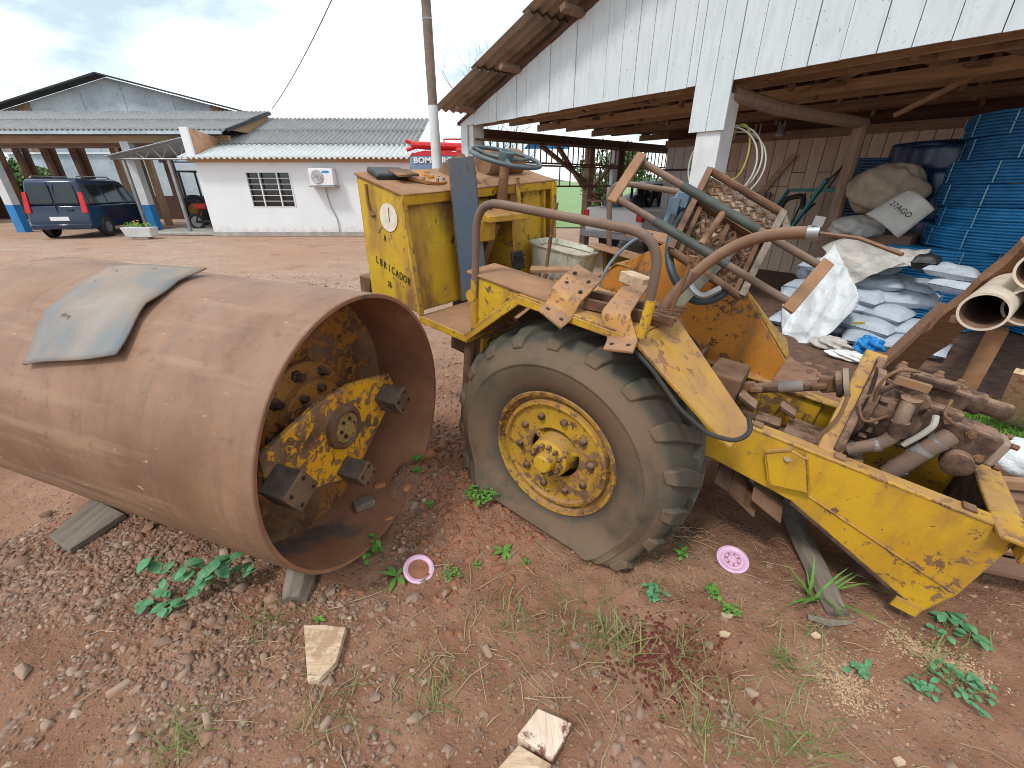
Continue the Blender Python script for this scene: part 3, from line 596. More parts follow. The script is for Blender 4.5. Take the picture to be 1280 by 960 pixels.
b = MB(); b.bb(-.704, -.668, -.006, .006, .47, 1.7); vn.part('door_gap', b, M['black'])
b = MB(); b.bb(-.74, -.69, -.45, -.28, .86, .9); vn.part('rear_handle', b, M['black'])

# ---- tractor and motorcycle deep in the van shed
tr = Thing('old_tractor', WF, (-13.3, 20.2, 0), 'dark tractor with canopy parked deep in the left shed', 'tractor')
for dx, r in ((-.0, .62), (1.55, .40)):
    for sg in (-.62, .62):
        b = MB(); b.lathe([(-.17, r * .5), (-.17, r * .9), (-.1, r), (.1, r), (.17, r * .9), (.17, r * .5)], (-13.6 + dx, 20.2 + sg, r), (0, 1, 0), 24); wh = tr.part('wheel', b, M['rubber'])
        b = MB(); b.lathe([(-.18, .03), (-.12, r * .5), (.12, r * .5), (.18, .03)], (-13.6 + dx, 20.2 + sg, r), (0, 1, 0), 16, True, True); tr.part('rim', b, M['orange'], wh)
b = MB(); b.bb(-12.95, -11.6, 19.95, 20.45, .7, 1.25); tr.part('bonnet', b, M['black'], bevel=.05)
b = MB(); b.bb(-14, -12.9, 19.75, 20.65, .55, 1.0); tr.part('gearbox_and_seat', b, M['black'], bevel=.05)
b = MB(); b.bb(-14.1, -12.7, 19.6, 20.8, 2.1, 2.16); tr.part('canopy', b, M['black'])
for x in (-14.0, -12.8):
    for yy in (19.7, 20.7): b = MB(); b.bb(x - .03, x + .03, yy - .03, yy + .03, .9, 2.1); tr.part('canopy_post', b, M['black'])
mc = Thing('parked_motorcycle', WF, (-11.7, 17.5, 0), 'small red and black motorcycle parked beside the house wall', 'motorcycle')
for x in (-12.3, -11.1):
    b = MB(); b.tube([(x + .26 * math.cos(t), 17.5, .32 + .26 * math.sin(t)) for t in np.linspace(0, 6.28, 22)[:-1]], .05, 6, closed=True); wh = mc.part('wheel', b, M['rubber'])
    b = MB(); b.lathe([(-.03, .2), (.03, .2)], (x, 17.5, .32), (0, 1, 0), 16, True, True); mc.part('rim', b, M['chrome'], wh)
b = MB(); b.tube([(-12.3, 17.5, .32), (-12.0, 17.5, .85), (-11.4, 17.5, .8), (-11.1, 17.5, .32)], .05, 6); b.tube([(-12.3, 17.5, .32), (-11.1, 17.5, .32)], .06, 6); mc.part('frame', b, M['black'])
b = MB(); b.box((-11.95, 17.5, .88), (.45, .24, .2)); mc.part('fuel_tank', b, M['redpaint'], bevel=.06)
b = MB(); b.box((-11.45, 17.5, .86), (.6, .24, .1)); mc.part('seat', b, M['black'], bevel=.03)
b = MB(); b.tube([(-12.2, 17.15, 1.08), (-12.12, 17.5, 1.0), (-12.2, 17.85, 1.08)], .02, 6); mc.part('handlebar', b, M['black'])
# low house and bushes seen through the openings
fh = Thing('red_walled_house', WF, (-34.5, 38, 0), 'distant low house with red wall and pale roof seen through the shed', 'house')
b = MB(); b.bb(-40, -29, 38, 44, 0, 2.7); fh.part('wall', b, M['wallred'])
b = MB(); b.prism([(-40.5, 37.5, 2.7), (-40.5, 44.5, 2.7), (-40.5, 41, 4.2)], (12, 0, 0)); fh.part('roof', b, M['fibro_white'])
# ================================================================== POLE, WIRE, FIRE TRUCK, PICKUP
ul = Thing('utility_pole', WF, (-1.43, 9.0, 0), 'tall weathered wooden pole with whitewashed lower half behind the machine', 'pole')
b = MB(); b.tube([(-1.43, 9, 2.93), (-1.425, 9, 5), (-1.42, 9, 7.5)], [.085, .078, .07], 14); ul.part('bare_shaft', b, M['polec'])
b = MB(); b.tube([(-1.43, 9, -.1), (-1.43, 9, 2.93)], [.105, .088], 14); ul.part('whitewashed_shaft', b, M['whitepaint'])
b = MB(); b.lathe([(-.012, .086), (.012, .086)], (-1.424, 9, 4.15), (0, 0, 1), 14); ul.part('wire_band', b, M['chrome'])
b = MB(); p0, p1 = WF.on(1, 19, 340, 136), WF.on(1, 13, 420, -12); b.tube([p0 + (p1 - p0) * t - arr((0, 0, .5 * t * (1 - t))) for t in np.linspace(0, 1, 14)], .014, 5)
single('overhead_wire', b, M['ropegrey'], WF, p0, 'single thin wire rising from the roof ridge into the sky', 'wire')
ft = Thing('fire_truck', WF, (-2.0, 13.6, 0), 'red fire truck with white lettered board, mostly hidden behind the yellow hood', 'fire truck')
b = MB(); b.bb(-2.95, -.95, 13.0, 16.0, .6, 2.0); ft.part('body', b, M['redpaint'], bevel=.06)
b = MB(); b.bb(-2.85, -1.05, 12.3, 13.0, .6, 1.95); cab_ = ft.part('cab', b, M['redpaint'], bevel=.08)
b = MB(); b.bb(-2.7, -1.2, 12.285, 12.31, 1.3, 1.85); ft.part('windscreen', b, M['glass'], cab_)
b = MB(); b.prism([(-2.72, 12.5, 1.97), (-1.2, 12.5, 1.97), (-1.25, 12.5, 2.34), (-1.6, 12.5, 2.41), (-2.3, 12.5, 2.41), (-2.67, 12.5, 2.34)], (0, .35, 0)); bd = ft.part('roof_board', b, m_plain('slate_blue_board', (.16, .26, .38), .5, .15), bevel=.03)
b = MB(); b.prism([(-2.68, 12.49, 2.32), (-1.25, 12.49, 2.32), (-1.3, 12.49, 2.37), (-1.65, 12.49, 2.44), (-2.3, 12.49, 2.44), (-2.63, 12.49, 2.37)], (0, .37, 0)); ft.part('red_band', b, M['redlamp'], bd)
def text(body, size, m, parent, mat4, name='lettering', ext=.004, sx=1, bold=0):
    cu = bpy.data.curves.new(name, 'FONT'); cu.body = body; cu.size = size; cu.extrude = ext; cu.align_x = 'CENTER'; cu.align_y = 'CENTER'; cu.offset = bold
    tmp = bpy.data.objects.new(name, cu); me_ = bpy.data.meshes.new_from_object(tmp); bpy.data.objects.remove(tmp); bpy.data.curves.remove(cu)
    me_.materials.clear(); o = link(name, me_, m); o.parent = parent; o.matrix_local = mat4 @ Matrix.Diagonal((sx, 1, 1, 1)); return o
tm = Matrix.Translation((-2.02 + 2.0, 12.485 - 13.6, 2.21)) @ Matrix.Rotation(math.pi / 2, 4, 'X')
text('BOMBEIROS', .19, M['white'], ft.o, tm, sx=1.12, bold=.006)
b = MB(); b.tube([(-2.75, 13.2, 2.62), (-2.0, 13.2, 2.58), (-1.0, 13.2, 2.56)], [.09, .11, .09], 10); b.tube([(-2.9, 13.2, 2.72), (-2.55, 13.2, 2.60)], .05, 8); b.tube([(-2.9, 13.2, 2.50), (-2.55, 13.2, 2.60)], .05, 8); ft.part('water_cannon', b, M['redlamp'])
b = MB(); b.lathe([(0, .2), (.4, .14), (.45, .1)], (-2.1, 13.2, 2.0), (0, 0, 1), 12); ft.part('cannon_base', b, M['redpaint']); b = MB(); b.box((-1.3, 13.2, 2.3), (.5, .3, .5)); ft.part('pump_cover', b, M['redpaint'], bevel=.05)
for k in range(5): b = MB(); b.lathe([(0, .05), (.1, .05)], (-2.6 + k * .12, 13.1, 2.36 - .01 * k), (0, -1, 0), 8, True, True); ft.part('coupling', b, M['black'])
b = MB(); b.tube([(-1.9, 13.5, 2.05), (-1.9, 13.5, 2.78), (-1.0, 13.5, 2.78), (-1.0, 13.5, 2.05)], .025, 6); ft.part('roof_rail', b, M['redpaint'])
for x in (-2.75, -1.15):
    for yy in (13.1, 15.2): b = MB(); b.lathe([(-.13, .2), (-.13, .42), (.13, .42), (.13, .2)], (x, yy, .42), (1, 0, 0), 20, True, True); ft.part('wheel', b, M['rubber'])
PS_ = rotf(SF.W((.22, .05, 0)), math.radians(51.4)); pu = Thing('white_pickup', PS_, (1.2, 4.0, 0), 'white pickup tail with red lamp parked in the open left bay', 'pickup')
PX = lambda s_, d_, z: (s_, d_, z)
b = MB(); b.prism([(-.1, 3.3, .4), (-.1, 3.3, 1.12), (-.1, 6.9, 1.12), (-.1, 8.6, .95), (-.1, 8.6, .4)], (1.75, 0, 0)); pu.part('body', b, M['white'], bevel=.05)
b = MB(); b.prism([(.0, 5.0, 1.13), (.0, 5.25, 1.72), (.0, 6.5, 1.72), (.0, 7.1, 1.13)], (1.55, 0, 0)); cbn = pu.part('cab', b, M['white'], bevel=.05)
b = MB(); b.prism([(.15, 4.99, 1.2), (1.4, 4.99, 1.2), (1.4, 5.18, 1.65), (.15, 5.18, 1.65)], (0, .03, 0)); pu.part('rear_window', b, M['glass'], cbn)
b = MB(); b.bb(-.12, .03, 3.27, 3.4, .85, 1.06); pu.part('tail_lamp', b, M['redlamp'])
b = MB(); b.bb(1.52, 1.67, 3.27, 3.4, .85, 1.06); pu.part('tail_lamp', b, M['redlamp'])
b = MB(); b.bb(-.12, 1.67, 3.15, 3.3, .42, .58); pu.part('bumper', b, M['chrome'], bevel=.02)
for s_ in (.05, 1.5):
    for d_ in (4.2, 7.4): b = MB(); b.lathe([(-.11, .2), (-.11, .34), (.11, .34), (.11, .2)], (s_, d_, .34), (1, 0, 0), 20, True, True); pu.part('wheel', b, M['rubber'])
for k in range(7): b = MB(); b.bb(.1 + k * .22, .14 + k * .22, 4.84, 4.9, 1.12, 1.65); pu.part('bed_rack_bar', b, M['black'])
b = MB(); b.bb(.1, 1.46, 4.83, 4.9, 1.6, 1.65); pu.part('bed_rack_bar', b, M['black'])
for k, (s_, d_) in enumerate(((.35, 4.2), (1.05, 4.3))):
    b = leafball((s_, d_, 1.2), .26, 1, .01, k); b = MB(); b.grid(lambda u, v, s_=s_, d_=d_, k=k: (s_ + .3 * (1 + .15 * math.sin(u * 23 + k)) * math.cos(u * 6.283) * math.sin(v * 1.57), d_ + .3 * math.sin(u * 6.283) * math.sin(v * 1.57), 1.02 + .38 * math.cos(v * 1.57) + .03 * math.sin(u * 31 + v * 9)), 14, 5)
    single('load_bundle', b, M['ropegrey' if k == 0 else 'black'], SF, (s_, d_, 1.0), ('bluish tarpaulin bundle' if k == 0 else 'black plastic bundle') + ' lying in the white pickup bed', 'bundle')
# ================================================================== TIMBER SHED ON THE RIGHT
sh = Thing('timber_shed', SF, (0, 0, 0), 'large timber shed with white plank gable over an open bay on the right', 'shed')
zr = lambda s_: 2.97 + .31 * s_ if s_ < 6 else 2.97 + .31 * (12 - s_)
q = random.Random(4); s_ = -.42
while s_ < 8.6:
    w_ = q.uniform(.22, .30)
    for cut in (4.77, 4.995, 5.22):
        if s_ < cut - .001 < s_ + w_ + .06: w_ = cut - s_; break
    e = s_ + w_ - .008; zb = 2.7 + q.uniform(-.006, .006)
    if s_ < -.05: zb = -.05 if s_ < -.2 else 2.72
    if 4.77 < s_ + w_ / 2 < 5.22: zb = 2.22
    yo = q.uniform(-.006, .006); b = MB()
    b.prism([(s_, yo, zb), (e, yo, zb), (e, yo, zr(e) - .06), (s_, yo, zr(s_) - .06)], (0, .025, 0)); sh.part('gable_board', b, M['whiteboard']); s_ += w_
b = MB(); b.bb(-.40, -.03, .04, .3, -.05, 2.75); sh.part('corner_post', b, M['whitepaint'])
b = MB(); b.bb(4.86, 5.17, .03, .34, -.1, 2.6); sh.part('gable_post', b, M['whitepaint'], bevel=.01)
S_ = unit((1, 0, .31))
def roofsheets():
    L_, Wd = 1.55, .98; seg = 8; nw = 6
    b = MB(); b.grid(lambda u, v: (u * L_, v * 1.06, .026 * math.cos(v * nw * 2 * math.pi)), 2, nw * seg); me_ = b.mesh('roof_sheet', smooth=80)
    for r in range(5):
        for c in range(11):
            X = arr(S_); Yv = arr((0, 1, 0)); N = np.cross(X, Yv); p = arr((-.5, -.55, 2.96)) + X * 1.42 * r + Yv * 1.0 * c + N * (.012 * r + .003 * (c % 2)) + N * (.02)
            X2 = unit(X - N * .022); N2 = np.cross(X2, Yv)
            sh.inst('roof_sheet', me_, M['fibro_brown'], Matrix([[X2[k], Yv[k], N2[k], p[k]] for k in range(3)] + [[0, 0, 0, 1]]), solid=.009)
roofsheets()
b = MB(); b.prism([(6.4, -.5, zr(6) + .2), (12.5, -.5, zr(12.5) + .05), (12.5, -.5, zr(12.5) + .08), (6.4, -.5, zr(6) + .24)], (0, 10.5, 0)); sh.part('roof_slope', b, M['fibro_brown'])
for k in range(5):   # purlins running into the shed, their ends showing under the verge
    s_ = .1 + k * 1.38; z = zr(s_) - .06; b = MB(); b.box((s_, 4.75, z), (.10, 10.3, .07), (S_, (0, 1, 0), np.cross(S_, (0, 1, 0)))); sh.part('purlin', b, M['beam'])
b = MB(); b.bar((-.5, .03, 2.97 - .155 - .05), (6, .03, zr(6) - .05), .05, .12, (0, 1, 0)); sh.part('verge_rafter', b, M['beam_dark'])
for i, d in enumerate((.35, 1.05, 1.85, 2.75, 3.65, 4.4, 5.6, 7.0, 8.6)):
    b = MB(); z = 2.72 + .05 * (i % 2); b.bar((-.1, d, z + .06), (12.2, d + .05, z + .05), .06, .13); tb = sh.part('tie_beam', b, M['beam_pale'] if i < 4 else M['beam'])
    b = MB(); b.bar((-.1, d + .07, 2.86), (6, d + .07, zr(6) - .2), .05, .14); sh.part('rafter', b, M['beam_dark'])
    for s_ in (1.3, 2.6, 3.9, 5.4, 6.7, 7.9): b = MB(); b.bar((s_, d + .05, 2.68), (s_ + q.uniform(-.3, .3), d + .05, zr(s_) - .18), .05, .1, (0, 1, 0)); sh.part('strut', b, M['beam'])
for k, (s_, d) in enumerate(((5.9, .62), (6.6, 1.2), (7.2, 1.3), (5.6, 1.9), (6.9, 2.0), (2.2, .6), (3.3, 1.2), (4.2, 1.9), (1.6, 2.0))):
    b = MB(); b.bar((s_, d - .35, 2.78), (s_ + .12, d + .35, 2.80), .16, .03); sh.part('cleat_board', b, M['beam'])
b = MB(); b.tube([(5.12, .2, 2.60), (5.35, 1.0, 2.50), (5.62, 1.8, 2.44), (5.86, 2.55, 2.40)], [.085, .08, .075, .07], 10); sh.part('log_beam', b, M['log'])
b = MB(); b.tube([(5.84, 2.5, -.1), (5.86, 2.52, 1.2), (5.84, 2.5, 2.36)], [.10, .092, .085], 9); sh.part('log_post', b, M['log'])
b = MB(); b.bb(-.16, .04, .3, 10, 2.5, 2.66); sh.part('eave_beam', b, M['beam_dark'])
for d, mm in ((3.55, 'beam'), (4.75, 'beam_dark'), (7.4, 'beam'), (9.9, 'beam')): b = MB(); b.bb(-.12, .06, d - .09, d + .09, -.05, 2.5); sh.part('eave_post', b, M[mm])
b = MB(); b.bb(-.14, .02, 4.45, 4.62, 1.2, 2.5); sh.part('eave_post', b, M['whitepaint'])
for p_, r_ in (((-.05, 3.5, 1.5), (-.05, 2.4, 2.48)), ((-.05, 3.6, 1.45), (-.05, 4.7, 2.3)), ((-.05, 3.5, 1.7), (-.05, 1.9, 2.44))): b = MB(); b.bar(p_, r_, .07, .10, (1, 0, 0)); sh.part('brace', b, M['beam'])
# back wall of boards
q = random.Random(8); s_ = 1.55; D0 = 4.5
while s_ < 9.2:
    w_ = q.uniform(.19, .25); mm = M['wood_white'] if s_ < 2.35 else M['wood_pink']; e = s_ + w_ - .012
    if s_ < 1.75 or q.random() < .5: b = MB(); b.bb(s_, e, D0, D0 + .025, -.05, 2.5); sh.part('wall_board', b, mm)
    else:
        zc = q.choice((1.35, 1.6, 1.85, 1.9)); b = MB(); b.bb(s_, e, D0 + q.uniform(0, .008), D0 + .025, -.05, zc - .006); sh.part('wall_board', b, mm)
        b = MB(); b.bb(s_, e, D0 + q.uniform(0, .008), D0 + .025, zc + .006, 2.5); sh.part('wall_board', b, mm)
    s_ += w_
b = MB(); b.bb(1.5, 9.2, D0 - .06, D0 - .005, 2.42, 2.56); sh.part('wall_plate', b, M['beam'])
b = MB(); b.bb(1.5, 9.2, D0 + .03, D0 + .09, 2.562, 4.9); sh.part('upper_boarding', b, M['beam_dark'])
b = MB(); b.bb(1.5, 2.45, D0 - .05, D0 - .004, 1.93, 1.97); sh.part('wall_rail', b, M['black'])
b = MB(); b.bb(1.56, 9.2, D0 + .032, D0 + .06, -.05, 2.55); sh.part('gap_screen', b, M['beam_dark'])  # added dark sheet that keeps sky light from striping through the board gaps
b = MB(); b.bar((3.1, 4.42, .2), (4.35, 4.42, 2.15), .1, .03, (0, 1, 0)); sh.part('diagonal_board', b, M['beam_pale'])
b = MB(); b.bar((5.1, 1.9, 2.72), (6.7, 1.5, 3.05), .07, .04); sh.part('loose_batten', b, M['beam_pale'])
b = MB(); b.bar((6.25, 2.2, 2.43), (7.2, 1.9, 2.86), .04, .05); sh.part('loose_batten', b, M['beam_pale'])
def fl_(u, v):
    s__ = 2.6 + 6.9 * u; d__ = -1.15 + 5.6 * v + (1 - v) * .5 * float(fbm(np.array(u * 7), np.array(3.0))) ; p = SF.W((s__, d__, 0)); return (p[0], p[1], float(gh(p[0], p[1])) + .007 + .02 * float(fbm(np.array(p[0] * 6), np.array(p[1] * 6))) * min(1, v * 4) + .012 * min(0, v * 6 - 1))
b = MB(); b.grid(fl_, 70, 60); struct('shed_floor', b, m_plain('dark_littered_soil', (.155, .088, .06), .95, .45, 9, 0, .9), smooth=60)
# steel rack on the left bay
rk = Thing('steel_rack', SF, (0, 3, 1.6), 'rusty steel barred rack fixed across the open left side of the shed', 'rack')
for z, d0, d1 in ((2.46, -.0, 8.2), (2.08, 1.0, 8.2), (2.03, 1.0, 8.2), (1.60, 2.3, 8.2)): b = MB(); b.tube([(.09, d0, z), (.09, d1, z)], .022, 6); rk.part('rail', b, M['rust_dark'])
for k in range(46): d = .2 + k * .175; b = MB(); b.bb(.08, .1, d - .011, d + .011, 2.08, 2.46); rk.part('bar', b, M['rust_dark'])
for k in range(16): d = 2.4 + k * .36; b = MB(); b.bb(.08, .1, d - .012, d + .012, 1.6, 2.05); rk.part('bar', b, M['rust_dark'])
b = MB(); b.prism([WF.on(1, 15, 655, 186), WF.on(1, 15.6, 712, 186), WF.on(1, 15.6, 712, 178), WF.on(1, 15, 665, 173)], (0, .05, .0))
single('blue_tarpaulin', b, M['bluep'], WF, WF.on(1, 15, 655, 186), 'blue sheet beyond the steel rack under the eaves', 'tarpaulin')
tk = Thing('round_tank', SF, (.55, 4.9, 0), 'dull grey green tank standing in the open left bay', 'tank')
b = MB(); b.lathe([(0, .42), (1.1, .42), (1.25, .36), (1.32, .2), (1.34, .02)], (.0, 5.6, 0.1), (0, 0, 1), 20, cap1=True); tk.part('shell', b, M['tank'])
b = MB(); b.lathe([(0, .46), (.1, .46)], (.0, 5.6, 0), (0, 0, 1), 20, True, True); tk.part('foot_ring', b, M['concrete'])
b = MB()
for k in range(9): a = k * 1.1; b.tube([(.55 + .16 * math.cos(a), 3.2 + .1 * math.sin(a), 1.30 + .02 * k), (.55 - .2 * math.cos(a + .7), 3.2 - .12 * math.sin(a), 1.33 + .015 * k)], .022, 5)
b.bar((.1, 3.4, 1.28), (.95, 3.0, 1.28), .05, .05); single('scrap_bundle', b, M['rust'], SF, (.55, 3.2, 1.28), 'bundle of rusty scrap rods hanging on the rack rail', 'scrap')
# coiled cable on the post
ck = Thing('cable_coil', SF, (5.0, -.03, 1.6), 'loose coil of grey cable hung round the white gable post', 'cable')
for k, (r, dz) in enumerate(((.44, 0), (.42, .03), (.40, -.02))):
    b = MB(); b.tube([(5.05 + .06 * k + r * math.cos(t), .40 + .03 * k, 1.87 + dz + r * .95 * math.sin(t)) for t in np.linspace(0, 2 * math.pi, 40)[:-1]], .011, 5, closed=True); ck.part('loop', b, M['rope'])
b = MB(); b.tube([(5.22 + .14 * math.cos(t), .42, 2.0 + .3 * math.sin(t)) for t in np.linspace(0, 2 * math.pi, 24)[:-1]], .014, 5, closed=True)
single('yellow_strap', b, m_plain('dull_yellow_strap', (.42, .36, .08), .7), SF, (5.22, .42, 1.7), 'dull yellow strap looped behind the white gable post', 'strap')
for k, (s_, d) in enumerate(((3.5, 3.6), (3.95, 3.6), (4.35, 3.6))):
    b = MB(); b.tube(arc([(s_ - .04, d, 2.64), (s_ - .05, d, 2.42), (s_ + .05, d, 2.42), (s_ + .04, d, 2.64)], .02), .012, 5); 
    if k == 2: b.lathe([(0, .03), (.16, .09), (.18, .09)], (s_, d, 2.60), (0, 0, -1), 10)
    single('wall_hook', b, M['chrome'], SF, (s_, d, 2.4), ('left small wire hook', 'middle small wire hook', 'pale funnel shaped hook')[k] + ' hanging under the tie beam by the board wall', 'hook', 'hooks under the beam' if k < 2 else None)
b = MB(); b.tube(arc([(5.3, 4.43, 2.5), (5.25, 4.43, 2.0), (4.98, 4.43, 1.62), (5.05, 4.43, 1.5), (5.12, 4.43, 1.7), (5.3, 4.43, 2.3)], .08), .013, 5)
single('black_cable', b, M['black'], SF, (5.1, 4.43, 1.5), 'black cable hanging against the board wall near the log post', 'cable')
b = MB()
for k in range(6): b.bb(3.62 + k * .085, 3.67 + k * .085, 4.40, 4.44, 1.10, 1.5)
b.bb(3.6, 4.12, 4.44, 4.47, 1.42, 1.47); single('slatted_grille', b, M['polec'], SF, (3.87, 4.44, 1.1), 'small grey slatted grille leaning on the board wall', 'grille')
gf = Thing('teal_steel_frame', SF, (5.0, 3.4, 0), 'teal painted steel door frame leaning inside the shed beside the log post', 'frame')
for k, (p_, r_) in enumerate((((4.45, 3.5, .9), (4.62, 3.9, 1.55)), ((4.62, 3.9, 1.55), (5.55, 3.4, 1.56)), ((5.55, 2.75, 1.72), (5.05, 3.0, .75)))): b = MB(); b.bar(p_, r_, .05, .05); gf.part('bar', b, M['teal'])
b = MB(); b.tube(arc([(4.62, 3.6, .9), (4.66, 3.7, 1.40), (5.0, 3.6, 1.48), (5.04, 3.55, 1.26)], .12), .045, 8)
single('bent_black_pipe', b, M['black'], SF, (4.7, 3.6, .9), 'hooked black pipe standing inside the teal frame', 'pipe')
b = MB(); b.tube([(4.95, 3.2, .85), (5.2, 3.6, 1.35)], .018, 6); b.tube([(4.9, 3.5, .7), (4.95, 3.8, 1.5)], .015, 6); single('thin_iron_rods', b, M['black'], SF, (5, 3.4, .7), 'two thin black iron rods leaning against the boards', 'rod')
# ---- coils of blue pipe, stacked flat
ords = ('lowest', 'second from the bottom', 'third from the bottom', 'fourth from the bottom', 'fifth from the bottom', 'sixth from the bottom', 'seventh from the bottom', 'topmost')
m_strap = m_plain('pale_strap', (.22, .42, .58), .6, .1)
def coil(s0, d0, z0, R, h, n, mm, lab, group, seed=0, ties=True, wrap=False):
    q_ = random.Random(seed); t = Thing('pipe_coil', SF, (s0, d0, z0), lab, 'pipe coil', group); r = h / n / 2; pr = [(.002, R * .55), (.002, R * .8)]
    if wrap: pr += [(h * (1 - math.cos(k * math.pi / 8)) / 2, R + .02 * math.sin(k * math.pi / 8) ** .5) for k in range(9)]
    else:
        for j in range(n):
            rj = R + .012 * q_.uniform(-1, 1) - .03 * abs((j + .5) / n - .5)
            for k in range(5): a = -math.pi / 2 + k * math.pi / 4; pr.append((h * (j + .5) / n + r * math.sin(a) * .98, rj + r * math.cos(a)))
    pr += [(h - .002, R * .8), (h - .002, R * .55), (.002, R * .55)]; b = MB(); b.lathe(pr, (s0, d0, z0), (0, 0, 1), 56)
    for i, p in enumerate(b.v):
        a = math.atan2(p[1] - d0, p[0] - s0); k_ = 1 + .012 * math.sin(2 * a + seed) + (.035 * float(fbm(np.array(a * 4 + seed), np.array(p[2] * 12))) if wrap else .004 * math.sin(9 * a + p[2] * 40))
        b.v[i] = (s0 + (p[0] - s0) * k_, d0 + (p[1] - d0) * k_, p[2] + .012 * math.sin(a * 2 + seed) * (0 if z0 < .1 else .6))
    t.part('loops', b, mm, smooth=50)
    if ties:
        for k in range(7):
            a = math.pi + (k - 1) * .62 + q_.uniform(-.1, .1); ca, sa = math.cos(a), math.sin(a); R2 = R + r + .008; b = MB(); b.bar((s0 + ca * R2, d0 + sa * R2, z0 + .01), (s0 + ca * R2, d0 + sa * R2, z0 + h - .01), .012, .006, (ca, sa, 0)); t.part('tie', b, m_strap)
for k in range(8): coil(5.98 + .03 * math.sin(k * 2.1), 3.45, .005 + k * .25, .36, .25, 6, M['midblue'], 'slate blue pipe coil in the narrow stack behind the log post, %s' % ords[k], 'slate blue coils behind the log post', k, False)
coil(6.55, 3.35, 1.83, .46, .34, 1, M['darkblue'], 'large dark wrapped pipe coil right of the log post, above the tan bag', 'dark wrapped coils', 60, False, True)
b = MB(); b.bb(6.15, 6.95, 2.95, 3.7, 0, 1.82); single('crate_stack', b, M['beam_dark'], SF, (6.55, 3.3, 0), 'dark timber crate carrying the large dark coil', 'crate', bevel=.03)
for k in range(7): coil(6.86 + .02 * math.sin(k * 3), 3.0, .005 + k * .30, .45, .30, 1, M['darkblue'], 'shiny dark blue wrapped pipe coil left of the bright blue stacks, %s' % (ords[k] if k < 6 else 'topmost'), 'dark wrapped coils', k + 20, False, True)
for k in range(4): coil(7.20 + .05 * math.sin(k * 2.3), 2.25, .005 + k * .235, .60, .235, 7, M['bluepl'], 'bright blue pipe coil in the low front stack behind the sacks, %s' % (ords[k] if k < 3 else 'topmost'), 'bright blue pipe coils', 40 + k)
for k in range(4): coil(8.40 + .03 * math.sin(k * 1.3), 2.85, .005 + k * .235, .52, .235, 7, M['bluepl'], 'bright blue pipe coil in the right hand lower stack, %s' % (ords[k] if k < 3 else 'topmost'), 'bright blue pipe coils', 50 + k)
for k in range(6): coil(7.64 + .06 * math.sin(k * 1.9), 2.50, .948 + k * .235, .70, .235, 7, M['bluepl'] if k < 2 else M['midblue2'], 'blue pipe coil in the upper pile resting on both lower stacks, %s' % (ords[k] if k < 5 else 'topmost'), 'upper blue pipe coils', 70 + k)
# ---- sacks, tarpaulins
def pillow(c, L_, Wd, H_, X, Y, Z, seed, puff=1.0):
    q_ = random.Random(seed); b = MB(); c = arr(c); X, Y, Z = unit(X), unit(Y), unit(Z); ph = [q_.uniform(0, 6) for _ in range(4)]
    def fn(sg):
        def g_(u, v):
            x, y = (u - .5) * 2, (v - .5) * 2; h_ = max(0, (1 - abs(x) ** 3.5) * (1 - abs(y) ** 3)) ** .55; sc_ = 1 - .10 * (1 - abs(x) ** 2) * abs(y) ** 3
            wr = .10 * math.sin(7 * x + ph[0] + 3 * y) * h_ + .07 * math.sin(15 * x * y + ph[1]) * h_ + .05 * math.sin(13 * y + ph[2])
            return c + X * x * L_ / 2 * (1 - .05 * abs(y) ** 2 * math.sin(ph[3])) + Y * y * Wd / 2 * sc_ + Z * (sg * H_ / 2 * (h_ * puff + wr * .8))
        return g_
    b.grid(fn(1), 16, 12); n = len(b.v); b.grid(lambda u, v: fn(-1)(1 - u, v), 16, 12); return b
k = 0
for row, (z0, n_, d0) in enumerate(((.0, 4, .62), (.13, 4, .72), (.26, 3, .84), (.39, 3, .95), (.52, 3, 1.06), (.65, 2, 1.12))):
    for i in range(n_):
        sx = 6.35 + i * .36 + .10 * math.sin(row * 2 + i) + (.1 if row > 3 else 0)
        b = pillow((sx, d0 + .1 * math.sin(i * 2 + row), z0 + .08), .62, .42, .17, (1, .35 * math.sin(k), .07 * math.sin(k * 3)), (-.3 * math.sin(k), 1, .1), (0, -.15, 1), k)
        single('fertiliser_sack', b, M['sackw'], SF, (sx, d0, z0), 'bulging white sack, %s in the %s layer of the slumped pile' % (('leftmost', 'second from the left', 'third from the left', 'rightmost')[i] if i < n_ - 1 else 'rightmost', ('bottom', 'second', 'third', 'fourth', 'fifth', 'top')[row]), 'sack', 'white sacks in the slumped pile'); k += 1
for k, (s_, d, z) in enumerate(((6.62, .47, .40), (6.98, .45, .22))): b = pillow((s_, d, z), .13, .012, .07, (1, 0, .3), (0, 1, 0), (0, -.4, 1), k); single('yellow_label', b, m_plain('yellow_print', (.62, .50, .10), .6), SF, (s_, d, z), 'yellow printed patch on the %s of the sack pile' % ('upper part' if k == 0 else 'lower part'), 'label')
